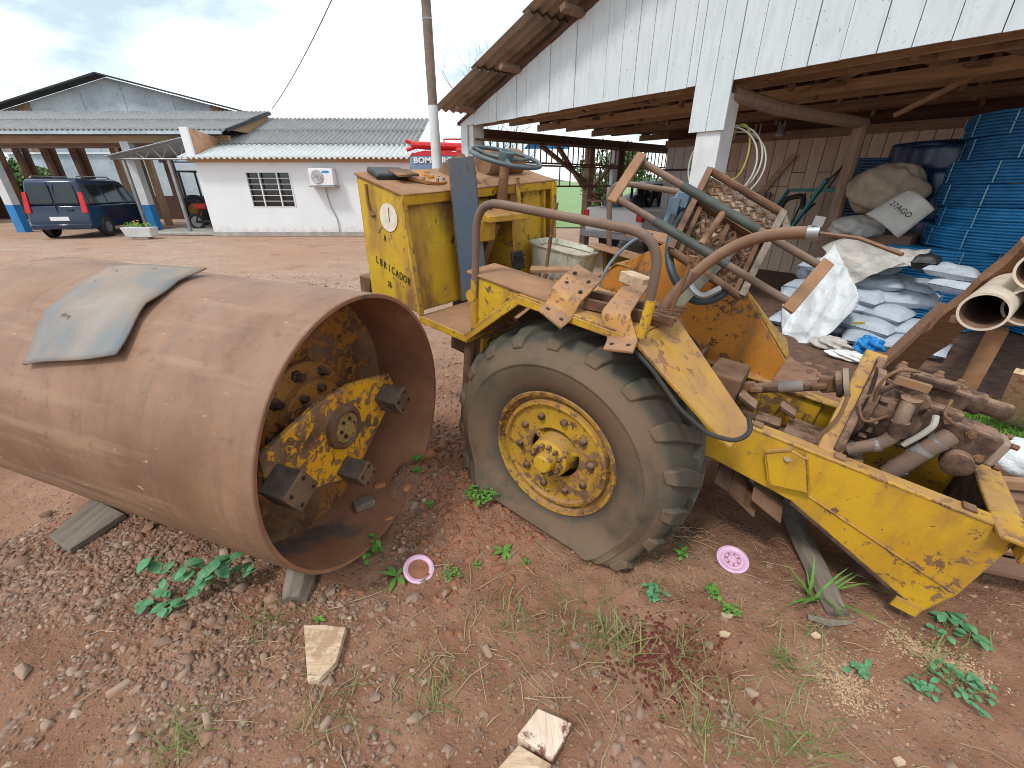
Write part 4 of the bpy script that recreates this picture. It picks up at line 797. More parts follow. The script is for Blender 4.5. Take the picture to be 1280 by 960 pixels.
def cloth(name, pts, mm, lab, cat, base, seed=0, nu=34, nv=26, amp=.03, th=.006):
    """bilinear sheet over a 3x3 control net with folds"""
    P = [[arr(p) for p in row] for row in pts]; R_, C_ = len(P), len(P[0])
    def bez(t, n): return [math.comb(n - 1, i) * t ** i * (1 - t) ** (n - 1 - i) for i in range(n)]
    def fn(u, v):
        bu, bv = bez(u, C_), bez(v, R_); p = sum(bv[r] * bu[c] * P[r][c] for r in range(R_) for c in range(C_))
        w_ = amp * (math.sin(9 * u + 5 * v + seed) * .5 + math.sin(17 * u - 8 * v + seed * 2) * .3 - .8 * abs(math.sin(5 * v + 4 * u + seed)) ** .5 - .5 * abs(math.sin(9 * u - 7 * v + seed * 3)) ** .6 + 1.2 * float(fbm(np.array(u * 7 + seed), np.array(v * 7))))
        return p + arr((0.3 * w_, -w_, w_ * .8))
    b = MB(); b.grid(fn, nu, nv); return single(name, b, mm, SF, base, lab, cat, solid=th)
on = lambda d, px, py: SF.on(1, d, px, py)
cloth('white_tarpaulin', [[on(.5, 978, 380), on(.55, 1008, 345), on(.7, 1045, 300)], [on(.05, 975, 425), on(.1, 1030, 370), on(.5, 1072, 345)], [on(-.05, 985, 432), on(.0, 1030, 432), on(.25, 1075, 378)]], M['tarp'], 'big white tarpaulin draped down the front of the sack pile', 'tarpaulin', on(.2, 1020, 400), 1, amp=.05, nu=60, nv=50)
cloth('grey_lined_sheet', [[on(1.0, 1030, 300), on(1.1, 1060, 290), on(1.2, 1130, 305), on(1.2, 1165, 310)], [on(.75, 1030, 325), on(.8, 1075, 320), on(.9, 1120, 320), on(.9, 1160, 320)], [on(.6, 1065, 350), on(.6, 1090, 345), on(.7, 1115, 325), on(.7, 1160, 325)]], M['sackgrey'], 'crumpled off white sheet with dark lining on top of the sacks', 'sheet', on(.9, 1100, 320), 5, amp=.055, nu=60, nv=50)
b = pillow(on(.75, 1158, 328), .22, .25, .17, (1, .2, 0), (0, 1, 0), (0, 0, 1), 4); single('dark_sack_mouth', b, M['black'], SF, on(.75, 1158, 328), 'dark open mouth of a rolled sack on the right of the pile', 'sack')
for k, (px, py, rx) in enumerate(((1190, 340, .3), (1195, 358, .1))): b = pillow(on(.8, px, py), .42, .30, .15, (1, rx, -.12), (0, 1, 0), (0, -.1, 1), 30 + k); single('fertiliser_sack', b, M['sackw'], SF, on(.8, px, py), ('plump white sack at the upper right end of the pile' if k == 0 else 'plump white sack lying under the upper right end sack'), 'sack', 'white sacks in the slumped pile')
def lump(c, r, mm, name, lab, cat, seed, F=None, nu=18, nv=10, amp=.22, wr=.22):
    nu, nv = max(nu, 60), max(nv, 36)
    q_ = random.Random(seed); a0 = [q_.uniform(0, 6) for _ in range(6)]; c = arr(c); r = arr(r)
    def fn(u, v):
        a, t_ = u * 2 * math.pi, v * math.pi; k_ = 1 + amp * (math.sin(3 * a + a0[0]) * math.sin(t_) + .6 * math.sin(5 * a + 7 * t_ + a0[1]) + .4 * math.sin(11 * a + a0[2]) * math.sin(3 * t_ + a0[3])) * math.sin(t_) + wr * (float(fbm(np.array(3 + 2.2 * math.cos(a) * math.sin(t_) + seed), np.array(5 + 2.2 * math.sin(a) * math.sin(t_) + 2 * math.cos(t_)), 4)) - .35 * abs(float(fbm(np.array(9 + 3 * math.cos(a) + seed), np.array(4 + 5 * t_), 3))))
        return c + r * arr((math.cos(a) * math.sin(t_), math.sin(a) * math.sin(t_), -math.cos(t_))) * k_
    b = MB(); b.grid(fn, nu, nv); return single(name, b, mm, F or SF, c - arr((0, 0, r[2])), lab, cat, smooth=50)
lump(on(2.3, 1105, 238), (.42, .3, .33), M['sacktan'], 'tan_bulk_bag', 'large tan woven bulk bag slumped right of the log post', 'bag', 3, nu=40, nv=24, amp=.10)
b = MB(); b.bb(6.0, 6.9, 2.0, 2.6, 0, 1.05); single('bag_support_crate', b, M['beam'], SF, (6.4, 2.3, 0), 'brown crate carrying the tan bulk bag', 'crate')
lump(on(2.0, 1068, 285), (.30, .24, .16), M['sackgrey'], 'grey_sack', 'rumpled pale sack at the foot of the log post', 'sack', 8, nu=40, nv=24, amp=.10)
lump(on(1.5, 1022, 345), (.22, .2, .20), M['ropegrey'], 'rope_heap', 'heap of blue grey rope behind the white tarpaulin', 'rope', 9, nu=50, nv=30, amp=.16)
p = on(1.6, 1125, 270); X = unit(on(1.5, 1165, 262) - on(1.6, 1125, 240)); 
P00, P10, P11, P01 = on(1.55, 1082, 268), on(1.55, 1122, 298), on(1.75, 1168, 262), on(1.75, 1135, 237)
ps = Thing('printed_sack', SF, P00, 'flat white sack with small black print propped on the blue rods', 'sack')
b = MB(); b.grid(lambda u, v: P00 * (1 - u) * (1 - v) + P10 * u * (1 - v) + P11 * u * v + P01 * (1 - u) * v + arr((0, -.03, .03)) * math.sin(u * math.pi) * (1 + .3 * math.sin(v * 9)), 10, 14); ps.part('cloth', b, M['sackgrey'], solid=.02)
ux, uy = unit(P10 - P00), unit(P01 - P00); nn = unit(np.cross(uy, ux)); nn = nn if nn[1] < 0 else -nn; cc = (P00 + P10 + P11 + P01) / 4 + arr((0, -.07, .045))
tx = unit(P01 - P00); ty = unit(np.cross(nn, tx)); tx_, ty_ = -ux * 0 + unit(P10 - P00) * .8 + 0 * tx, None
ex = unit(P10 - P00); ey = unit(np.cross(nn, ex)); text('27AGO', .085, M['ink'], ps.o, Matrix([[ex[i], ey[i], nn[i], (cc - P00)[i]] for i in range(3)] + [[0, 0, 0, 1]]), ext=.001)
p = SF.on(2, .06, 1040, 430); lump(p, (.16, .12, .08), M['sackgrey'], 'dirty_rag', 'dirty off white rag on the soil in front of the sack pile', 'rag', 11, nu=40, nv=20, amp=.25)
p = SF.on(2, .05, 1062, 445); lump(p, (.17, .08, .05), M['white'], 'white_cloth', 'white cloth lying below the blue bag in front of the sacks', 'cloth', 12, nu=40, nv=20, amp=.25)
p = SF.on(2, .10, 1085, 432); lump(p, (.11, .1, .10), m_plain('crumpled_blue_bag', (.02, .24, .62), .4, .4, 14), 'crumpled_blue_bag', 'small crumpled bright blue plastic bag beside the white cloth', 'bag', 13, nu=40, nv=22, amp=.3)
cloth('blue_striped_sheet', [[on(.55, 1140, 420), on(.6, 1180, 385), on(.8, 1215, 362)], [on(.45, 1148, 428), on(.5, 1185, 398), on(.7, 1218, 375)], [on(.35, 1150, 440), on(.4, 1190, 415), on(.6, 1222, 390)]], m_plain('blue_woven_sheet', (.03, .13, .45), .5, .5, 30), 'blue woven plastic sheet behind the leaning slab', 'sheet', on(.5, 1180, 400), 3, amp=.02)
# ---- leaning slab, narrow board, pipe rack
A0, A1 = WF.on(2, .0, 1118, 462), WF.on(1, 2.95, 1310, 303)
b = MB(); d_ = unit(A1 - A0); up_ = unit(np.cross(np.cross(d_, (0, 0, 1)), d_)); sd_ = unit(np.cross(d_, up_))
qn = 14; ring = lambda t, w_: [A0 + (A1 - A0) * t + sd_ * x * w_ + up_ * y for x, y in ((-.5, 0), (-.42, .06), (-.1, .10), (.3, .09), (.5, .03), (.5, -.03), (-.5, -.03))]
V_ = []; [V_.extend(ring(i / qn, .26 + .03 * math.sin(i * 1.9))) for i in range(qn + 1)]; b.add(V_, [(i * 7 + k, i * 7 + (k + 1) % 7, (i + 1) * 7 + (k + 1) % 7, (i + 1) * 7 + k) for i in range(qn) for k in range(7)] + [tuple(range(7))[::-1], tuple(qn * 7 + k for k in range(7))])
single('slab_log', b, M['slab'], WF, A0, 'thick brown slab of sawn log leaning up to the right edge', 'log')
b = MB(); b.bar(WF.on(1, 3.55, 1098, 458), WF.on(1, 3.5, 1182, 380), .10, .035); single('narrow_board', b, M['plank_brown'], WF, WF.on(1, 3.55, 1098, 458), 'narrow dark brown board leaning beside the thick slab', 'board')
rkp = Thing('pipe_rack', WF, (3.35, 2.6, 0), 'wooden trestle under the cream pipes at the right edge', 'trestle')
b = MB(); b.bar((3.28, 2.72, 0), (3.22, 2.66, .79), .09, .09); rkp.part('post', b, M['rust_plate'])
b = MB(); b.bar((3.2, 2.95, .765), (4.4, 2.75, .765), .05, .05); rkp.part('cross_bar', b, M['plank_brown'])
b = MB(); b.bar((4.05, 2.45, 0), (4.05, 2.45, .73), .09, .09); rkp.part('post', b, M['plank_brown'])
for k, (px, py, z) in enumerate(((1229, 390, 0), (1287, 384, 0), (1304, 338, 0), (1350, 376, 0))):
    c_ = WF.on(1, 2.5, px, py); dr_ = unit((.80, .60, .02)); b = MB(); b.lathe([(0, .103), (0, .117), (3.2, .117)], c_, dr_, 28); pt = Thing('pvc_pipe', WF, c_, 'cream plastic drain pipe on the trestle, %s' % ('leftmost with its mouth fully in view', 'second from the left at the right edge', 'upper one cut by the right edge', 'lower one beyond the right edge')[k], 'pipe', 'cream pipes on the trestle')
    pt.part('wall', b, M['pvc'])
    b = MB(); b.lathe([(.003, .1035), (3.19, .1035)], c_, dr_, 28, cap1=True); pt.part('bore', b, M['pvc_in'])
# ---- pallet, sack, board at the right edge
pa = Thing('wooden_pallet', WF, (2.35, 1.75, 0), 'worn wooden pallet on the soil behind the frame end', 'pallet')
pf = rotf((2.62, 1.62, 0), math.radians(20)); pa.F = pf; pa.base = arr((0, 0, 0)); pa.o.matrix_world = pf.mat((0, 0, 0))
for k in range(7): b = MB(); b.bb(-.55, .6, -.5 + k * .155, -.5 + k * .155 + .11, .125, .145); pa.part('slat', b, M['slab' if k % 2 else 'plank_brown'])
for x in (-.5, 0, .5): b = MB(); b.bb(x - .045, x + .045, -.5, .54, .02, .125); pa.part('bearer', b, M['plank_brown'])
lump(WF.on(2, .24, 1268, 572), (.16, .13, .12), M['tarp'], 'white_bag', 'plump white bag on the pallet at the right edge', 'bag', 21, F=WF, nu=30, nv=18, amp=.08)
b = MB(); b.bar(WF.on(2, .2, 1222, 600), WF.on(2, .2, 1300, 607), .05, .05); single('short_pole', b, M['rust_plate'], WF, WF.on(2, .2, 1222, 600), 'short brown pole on the pallet under the white bag', 'pole')
b = MB(); b.bar(WF.on(2, .02, 1268, 530), WF.on(2, .55, 1300, 470), .22, .04); single('pale_board', b, M['pale_cut'], WF, WF.on(2, .02, 1268, 530), 'pale board leaning at the right edge above the pallet', 'board')
b = MB(); b.box(arr(WF.on(2, .05, 1215, 655)), (.5, .35, .04), ((.9, -.3, .1), (.3, .9, 0), (0, 0, 1))); single('dark_sheet_scrap', b, M['black'], WF, WF.on(2, .05, 1215, 655), 'dark flat scrap sheet under the frame end by the pallet', 'scrap')
# ================================================================== TREES
def foliage(cl, n, ls, seed):
    r_ = np.random.default_rng(seed); P = []; 
    for (c, rad) in cl:
        d = r_.normal(size=(n, 3)); d /= np.linalg.norm(d, axis=1)[:, None]; P.append(arr(c) + d * (r_.random((n, 1)) ** .4) * rad * (1 + .25 * np.sin(d[:, :1] * 5 + d[:, 2:] * 4)))
    P = np.concatenate(P); m_ = len(P); u = r_.normal(size=(m_, 3)); u /= np.linalg.norm(u, axis=1)[:, None]; v = np.cross(u, r_.normal(size=(m_, 3))); v /= np.linalg.norm(v, axis=1)[:, None]
    s_ = ls * r_.uniform(.6, 1.4, (m_, 1)); V_ = np.stack([P - u * s_, P + v * s_ * .5, P + u * s_, P - v * s_ * .5], 1).reshape(-1, 3); return V_, np.arange(m_ * 4).reshape(-1, 4)
def tree(name, c, hgt, rad, mm, lab, seed, n=420, ls=.13, cat='tree'):
    q_ = random.Random(seed); t = Thing(name, WF, c, lab, cat, None); c = arr(c); cl = []
    b = MB(); b.tube([c, c + arr((.1, 0, hgt * .35)), c + arr((.05, .1, hgt * .8))], [.05 * hgt / 3 + .04, .04 * hgt / 3 + .02, .02], 7); 
    for k in range(7):
        a = q_.uniform(0, 6.28); rr = rad * q_.uniform(.25, .8); p_ = c + arr((rr * math.cos(a), rr * math.sin(a), hgt * q_.uniform(.4, .95))); cl.append((p_ - 0, rad * q_.uniform(.35, .6)))
        b.tube([c + arr((0, 0, hgt * q_.uniform(.25, .5))), (p_ + c + arr((0, 0, hgt * .6))) / 2, p_], [.03, .02, .01], 5)
    t.part('trunk', b, M['bark']); V_, F_ = foliage(cl, n, ls, seed); V_ -= c
    link('crown', np_mesh('crown', V_, F_), M[mm], t.o)
tree('leafy_shrub', (3.3, 16.5, 0), 2.5, 1.1, 'crown_lt', 'dense green shrub seen through the shed beside the brown post', 1, 330, .08, 'shrub')
tree('leafy_shrub', (5.6, 16.8, 0), 1.7, 1.3, 'crown_lt', 'low pale green shrub in front of the bright field', 2, 700, .09, 'shrub')
tree('leafy_shrub', (4.9, 21, 0), 3.2, 1.1, 'crown_lt', 'taller green shrub behind the rack seen through the open bay', 3, 330, .10, 'shrub')
tree('leafy_shrub', (-29.6, 28.5, 0), 2.5, 1.3, 'crown', 'green bush framed by the leftmost opening of the left shed', 4, 700, .13, 'shrub')
tree('leafy_shrub', (-27.2, 27.5, 0), 2.3, 1.0, 'crown_lt', 'pale green bush framed by the second opening of the left shed', 5, 700, .13, 'shrub')
tree('leafy_shrub', (-15.4, 27.0, 0), 2.4, 1.4, 'crown', 'green bush behind the tractor in the left shed', 6, 600, .13, 'shrub')
tree('far_tree', (-24, 46, 0), 5.2, 2.4, 'crown', 'distant dark tree above the red walled house', 7, 500, .22)
def bare(c, hgt, seed, lab):
    q_ = random.Random(seed); t = Thing('bare_tree', WF, c, lab, 'tree', None); tr_ = MB(); br = MB()
    def grow(p, d, l, r, lv):
        e = p + d * l; (tr_ if lv < 2 else br).tube([p, (p + e) / 2 + arr([q_.gauss(0, .03 * l) for _ in range(3)]), e], [r, r * .85, r * .7], 5 if lv < 3 else 3, caps=False)
        if lv >= 6: return
        for _ in range(2 if lv > 0 else 4): grow(e, unit(d + arr((q_.gauss(0, .5), q_.gauss(0, .5), q_.gauss(.12, .3)))), l * q_.uniform(.62, .88), r * .6, lv + 1)
    grow(arr(c), arr((0, 0, 1)), hgt * .3, .07, 0); t.part('trunk', tr_, M['bark']); t.part('twigs', br, M['bark'])
bare((-1.9, 20, 0), 6.2, 5, 'leafless thin tree behind the pole left of the shed roof')
bare((-.9, 21, 0), 5.0, 8, 'smaller leafless tree just left of the shed eave')
# ================================================================== THE YELLOW MACHINE
mt = Thing('road_roller', MF, (0, 0, -.42), 'stripped rusty yellow road roller chassis with one big flat tyre', 'road roller')
my = lambda y, px, py: MF.on(1, y, px, py)
W_ = 1.40
# ---- wheel
def squash(p):
    p = arr(p); a, y, c = p; wz = MF.W(p)[2]; zc = .065 - .12 * a; h_ = wz - zc
    if h_ < .26:
        k_ = math.exp(-(max(h_, -.04) / .085) ** 2); p = p.copy()
        if y < .05: p[1] -= .065 * k_ * (1 if math.hypot(a, c) > .36 else 0)
        if h_ < 0: p[2] += -h_ + (.004 if y < .0 else 0)
    return p
def ring_pt(y, r, th): return arr((r * math.cos(th), y, r * math.sin(th)))
m_rim = m_paint('wheel_rim_yellow', (.50, .30, .024), (.34, .17, .03), .52, .6, 4.4, .008, 1.0)
prof = [(.0, .333), (-.012, .352), (-.035, .385), (-.055, .43), (-.066, .48), (-.0665, .49), (-.071, .494), (-.071, .502), (-.065, .506), (-.060, .535), (-.050, .54), (-.046, .548), (-.03, .578), (.0, .603), (.05, .618), (.11, .626), (.17, .628), (.23, .626), (.29, .618), (.34, .59), (.39, .53), (.40, .45), (.36, .36), (.34, .333)]
def wheel(y0, parent_thing, side=1):
    fl = (lambda p: squash(p)) if side == 1 else (lambda p: arr(p))
    tr_ = lambda p: (p[0], y0 + side * p[1], p[2]); sgy = side
    b = MB(); b.lathe([(-.28, .25), (-.16, .26), (-.10, .27), (-.05, .305), (-.012, .322), (.006, .343), (.014, .338), (.010, .322), (-.022, .312), (-.026, .298), (.002, .29), (.006, .272), (-.012, .264), (-.018, .20), (-.018, .142), (-.026, .135)], (0, y0, 0), (0, -sgy, 0), 56); rim = parent_thing.part('wheel_rim', b, m_rim)
    b = MB(); ns = 120; vs_ = [tr_(fl(ring_pt(y, r, k * 2 * math.pi / ns))) for y, r in prof for k in range(ns)]
    b.add(vs_, [(i * ns + k, (i + 1) * ns + k, (i + 1) * ns + (k + 1) % ns, i * ns + (k + 1) % ns) for i in range(len(prof) - 1) for k in range(ns)]); parent_thing.part('tyre', b, M['tyre'], rim, smooth=60)
    if side == 1:
        for e in range(2):
            for k in range(19):
                th0 = (k + .5 * e) * 2 * math.pi / 19 + .05; st = [(-.036, .562, -.005, .85), (-.016, .594, .005, 1.05), (.03, .616, .04, 1.3), (.10, .628, .11, 1.25), (.195, .631, .21, 1.0)]
                b = MB(); vv = []; tm_ = ring_pt(0, .63, th0); low = (MF.W(tm_)[2] - (.065 - .12 * tm_[0])) < -.02 or (e == 0 and False)
                for (y, r, dth, wd) in st:
                    yy = y if e == 0 else .34 - y; hw = .040 * wd / r; hh = .026 if y > -.03 else .016
                    for (dt, dr) in ((-hw, -.01), (-hw * .8, hh), (hw * .8, hh), (hw, -.01)):
                        q3 = ring_pt(yy - (dr * .5 if y < 0 and e == 0 else 0), r + dr * (.6 if y < 0 else 1), th0 - dth + dt); vv.append(tr_(fl(q3)))
                b.add(vv, [(i * 4 + j, i * 4 + j + 1, i * 4 + j + 5, i * 4 + j + 4)[::1 if e else -1] for i in range(4) for j in range(3)] + [(0, 1, 2, 3)[::-1 if e else 1], (16, 17, 18, 19)]); parent_thing.part('tread_lug', b, M['tyre'], rim, smooth=25, bevel=.004) if not low else None
    b = MB(); b.lathe([(-.10, .132), (-.085, .128), (-.075, .118), (-.03, .108), (.035, .100), (.042, .09), (.046, .056), (.052, .050), (.098, .047), (.105, .040), (.106, .0)], (0, y0, 0), (0, -sgy, 0), 36); hub = parent_thing.part('hub', b, M['yellow2'], rim)
    b = MB(); b.lathe([(-.10, .135), (-.10, .08)], (0, y0, 0), (0, -sgy, 0), 24); parent_thing.part('hub_recess', b, M['rust_dark'], rim)
    for k in range(10):
        th = k * .6283 + .2; c_ = arr((.205 * math.cos(th), y0, .205 * math.sin(th))); b = MB(); b.lathe([(-.02, .018), (-.006, .019), (.004, .016), (.008, .008), (.008, 0)], c_, (0, -sgy, 0), 10); parent_thing.part('wheel_nut', b, M['rust_dusty'], rim)
    for k in range(12):
        th = k * .5236; c_ = arr((.076 * math.cos(th), y0, .076 * math.sin(th))); b = MB(); b.lathe([(.035, .012), (.058, .012), (.06, .009), (.07, .008)], c_, (0, -sgy, 0), 6, cap1=True); parent_thing.part('hub_bolt', b, M['rust_dusty'], rim)
    for k in range(3):
        th = k * 2.094 + .5; b = MB(); b.bar((.095 * math.cos(th), y0 + sgy * .045, .095 * math.sin(th)), (.14 * math.cos(th), y0 + sgy * .045, .14 * math.sin(th)), .03, .05, (0, 1, 0)); parent_thing.part('hub_web', b, M['yellow2'], rim)
wheel(0, mt, 1); wheel(W_, mt, -1)
b = MB(); b.lathe([(0, .12), (1.1, .12)], (0, .15, 0), (0, 1, 0), 20); b.lathe([(0, .2), (.1, .24), (.3, .24), (.4, .2)], (0, .5, 0), (0, 1, 0), 20, True, True); mt.part('axle', b, M['rust_dark'])
# ---- frame rails
for y0, yi, nm in ((.40, .47, 1), (1.02, .95, -1)):
    th = .018 * nm
    top = [my(.4, 905, 518), my(.4, 1195, 642)]; zt = .333
    P = [(.35, y0, zt), (.35, y0, .10), (.63, y0, .115), (.99, y0, .082), (1.549, y0, -.149), (1.588, y0, .0), (1.60, y0, zt)]
    b = MB(); b.prism(P, (0, th, 0)); rail = mt.part('frame_rail', b, M['yellow'])
    b = MB(); b.bb(.35, 1.56, y0 + min(0, .07 * nm), y0 + max(0, .07 * nm), zt, zt + .014); mt.part('top_flange', b, M['yellow2'], rail, bevel=.004)
    b = MB(); b.prism([(.99, y0, .078), (1.549, y0, -.152), (1.549, y0 + .12 * nm, -.152), (.99, y0 + .12 * nm, .078)], (0, 0, -.014)); mt.part('bottom_flange', b, M['rust_dusty'], rail)
    b = MB(); b.bar((1.0, y0 - .004 * nm, .150), (1.57, y0 - .004 * nm, .012), .008, .010, (0, 0, 1)); mt.part('weld_seam', b, M['yellow'], rail, bevel=.003)
    for a_ in (.75, 1.06, 1.46): b = MB(); b.bb(a_ - .02, a_ + .02, y0 + .015 * nm, y0 + .058 * nm, zt + .014, zt + .026); lug_ = mt.part('bolt_pad', b, M['rust'], rail, bevel=.003)
b = MB(); b.bb(1.46, 1.545, .388, .398, -.175, -.125); mt.part('corner_foot', b, M['yellow2'])
# lifting lug
Lp = [my(.36, 955, 566), my(.36, 990, 563), my(.36, 1010, 575), my(.36, 1012, 618), my(.36, 960, 606)]
b = MB(); b.prism([p for p in Lp], (0, .012, 0)); lg = mt.part('lifting_lug', b, M['yellow'], bevel=.004)
b = MB(); b.prism([Lp[0] + arr((0, .0, .0)), Lp[0] + arr((0, .045, 0)), Lp[4] + arr((0, .045, 0)), Lp[4]], (.01, 0, 0)); b.prism([Lp[2], Lp[2] + arr((0, .045, 0)), Lp[3] + arr((0, .045, 0)), Lp[3]], (-.01, 0, 0)); b.prism([Lp[0], Lp[1], Lp[1] + arr((0, .04, .0)), Lp[0] + arr((0, .04, 0))], (0, 0, -.01)); mt.part('lug_side', b, M['yellow'], lg)
hc = my(.358, 984, 574); b = MB(); b.lathe([(0, .014), (.004, .014)], hc, (0, -.5, .86), 14, cap1=True); mt.part('lug_eye', b, M['sheet'], lg)
# rear end plate
b = MB(); b.prism([(1.555, .42, .33), (1.555, 1.0, .33), (1.575, 1.0, .0), (1.54, 1.0, -.15), (1.54, .42, -.15), (1.575, .42, .0)], (.016, 0, 0)); mt.part('end_plate', b, M['rust_dusty'])
b = MB(); b.bb(1.525, 1.62, .335, 1.04, .334, .35); b.bb(1.605, 1.621, .335, 1.04, .27, .334); mt.part('end_flange', b, M['yellow2'], bevel=.004)
b = MB(); b.prism([(1.0, .42, .06), (1.0, 1.0, .06), (1.53, 1.0, -.13), (1.53, .42, -.13)], (0, 0, .012)); mt.part('belly_plate', b, M['rust_dusty'])
b = MB(); b.bb(.35, .37, .42, 1.0, .05, .42); mt.part('cross_plate', b, M['rust'])
b = MB(); b.prism([(.5, .42, .15), (1.0, .42, .12), (1.0, 1.0, .12), (.5, 1.0, .15)], (0, 0, -.015)); mt.part('floor_pan', b, M['rust_dusty'])
b = MB(); b.prism([(.62, .985, .33), (.62, .985, .05), (.98, .985, .05), (.98, .985, .33)], (0, -.012, 0)); mt.part('inner_rail_patch', b, M['yellow2'])
b = MB(); b.bar((.80, .90, .14), (.83, .86, .32), .02, .07, (0, 1, 0)); mt.part('gusset', b, M['yellow2'])
# transverse flange carrying the pump
b = MB(); b.prism([(1.03, .46, .30), (1.03, .54, .30), (1.06, .98, .55), (1.06, .98, .66), (1.06, .82, .66), (1.03, .46, .40)], (.03, 0, 0)); fl = mt.part('pump_flange', b, M['rust_dusty'], bevel=.005)
b = MB(); b.bar((1.02, .45, .34), (1.055, .92, .665), .085, .016, (0, -.6, .8)); mt.part('flange_rim', b, M['yellow2'], fl, bevel=.004)
b = MB(); b.bar((1.00, .50, .30), (1.02, .80, .25), .05, .3, (1, 0, 0)); mt.part('flange_web', b, M['rust_dusty'], fl)
# drive shaft
s0, s1 = arr(my(.74, 925, 486)), arr(my(.74, 1050, 480)); ds = unit(s1 - s0)
b = MB(); b.tube([s0 + ds * .07, s1 - ds * .08], .026, 14); shf = mt.part('drive_shaft', b, M['rust_dusty'])
b = MB(); b.tube([s0 + ds * .17, s0 + ds * .27], .0275, 14); mt.part('grey_sleeve', b, M['sheet'], shf)
for p_, r_ in ((s0, .055), (s1, .06)): b = MB(); b.lathe([(-.015, r_), (.012, r_)], p_, ds, 20, True, True); mt.part('joint_flange', b, M['rust_dusty'], shf, bevel=.004)
for p_, sg in ((s0, 1), (s1, -1)):
    b = MB(); b.box(p_ + ds * sg * .04, (.07, .025, .075), (ds, unit(np.cross((0, 0, 1), ds)), np.cross(ds, unit(np.cross((0, 0, 1), ds))))); b.box(p_ + ds * sg * .075, (.06, .075, .03), (ds, unit(np.cross((0, 0, 1), ds)), np.cross(ds, unit(np.cross((0, 0, 1), ds))))); mt.part('universal_joint', b, M['rust'], shf, bevel=.008)
b = MB(); b.lathe([(0, .072), (.02, .068)], s1 + ds * .015, ds, 20, True, True); mt.part('bearing_ring', b, M['sheet'], shf)
# hydraulic pump group
pc = lambda y, px, py: my(y, px, py)
def blk(name, pa, pb, w, h, mm='rust_dusty', bev=.012, par=None, up=(0, 0, 1)): b = MB(); b.bar(pa, pb, w, h, up); return mt.part(name, b, M[mm], par, bevel=bev, seg=2)
pd = unit((1, .03, -.02))
b = MB(); b.lathe([(0, .17), (.03, .17), (.04, .14), (.10, .135), (.13, .115), (.20, .11)], (1.06, .74, .48), pd, 28, True, True); pump = mt.part('pump_housing', b, M['rust_dusty'])
pbody = blk('pump_block', (1.15, .74, .49), (1.36, .745, .485), .17, .22)
blk('pump_top_block', (1.12, .76, .63), (1.36, .775, .62), .13, .085); blk('valve_block', (1.16, .70, .675), (1.30, .71, .67), .06, .04, par=pump)
b = MB(); b.lathe([(0, .045), (.06, .045), (.065, .034), (.14, .034), (.145, .03)], (1.35, .775, .62), pd, 16, True, True); mt.part('charge_spool', b, M['rust_dusty'])
gp = blk('gear_pump', (1.34, .70, .50), (1.49, .70, .49), .115, .13); blk('gear_pump_cover', (1.485, .70, .49), (1.52, .70, .488), .10, .115, 'sheet')
for dy in (-.045, .045):
    for dz in (-.05, .05): b = MB(); b.lathe([(0, .011), (.02, .011)], (1.515, .70 + dy, .49 + dz), pd, 6, True, True); mt.part('cover_bolt', b, M['rust'], gp)
for k in range(10): a_ = k * .628; b = MB(); b.lathe([(0, .014), (.03, .014)], (1.10, .74 + .15 * math.cos(a_), .48 + .15 * math.sin(a_)), pd, 6, True, True); mt.part('flange_bolt', b, M['rust_dusty'], pump)
el = arc([my(.60, 1135, 505), my(.56, 1128, 520), my(.55, 1118, 545), my(.54, 1100, 555), my(.52, 1058, 562)], .04, 4)
b = MB(); b.tube(el, .026, 12); hs1 = mt.part('thick_hose', b, M['tube'])
b = MB(); b.lathe([(0, .030), (.06, .032)], my(.55, 1126, 527), unit(arr(my(.55, 1119, 548)) - my(.55, 1126, 527)), 12, True, True); b.tube([my(.61, 1140, 498), my(.62, 1132, 515)], .034, 10); mt.part('hose_fitting', b, M['rust_dusty'], hs1)
b = MB(); b.tube(arc([my(.62, 1188, 545), my(.58, 1160, 560), my(.56, 1110, 592)], .06), .034, 12); hs2 = mt.part('suction_hose', b, M['tube'])
b = MB(); b.tube([my(.58, 1158, 561), my(.577, 1142, 571)], .0352, 12); mt.part('blue_mark', b, M['sheet'], hs2)
b = MB(); b.tube(arc([my(.60, 1170, 520), my(.57, 1168, 532), my(.56, 1150, 545), my(.56, 1128, 556)], .03), .011, 8); mt.part('thin_pipe', b, M['concrete'])
b = MB(); b.tube([my(.66, 1105, 500), my(.60, 1085, 540)], .012, 8); b.tube([my(.62, 1095, 492), my(.62, 1125, 478), my(.62, 1155, 488)], .012, 8); mt.part('control_lever', b, M['rust_dusty'])
b = MB(); b.box(my(.62, 1140, 480), (.11, .025, .03)); mt.part('lever_link', b, M['rust'])
b = MB(); b.tube(arc([my(.55, 1060, 495), my(.52, 1050, 520), my(.5, 1020, 550)], .03), .008, 6); mt.part('bowden_cable', b, M['rust_dark'])
for k, (a_, y_, c_) in enumerate(((1.14, .72, .675), (1.14, .81, .675), (1.24, .73, .70), (1.33, .74, .665), (1.33, .82, .665), (1.20, .652, .56), (1.32, .652, .56), (1.20, .652, .42), (1.32, .652, .42), (1.40, .64, .54), (1.46, .64, .46))):
    b = MB(); b.lathe([(0, .017), (.006, .017), (.007, .011), (.02, .011)], (a_, y_, c_ - (.006 if c_ > .6 else 0)), (0, 0, 1) if c_ > .6 else (0, -1, 0), 6, cap1=True); mt.part('pump_bolt', b, M['rust'], pbody)
for k in range(4): b = MB(); b.bb(1.15 + k * .05, 1.165 + k * .05, .645, .655, .40, .58); mt.part('casting_rib', b, M['rust_dusty'], pbody, bevel=.004)
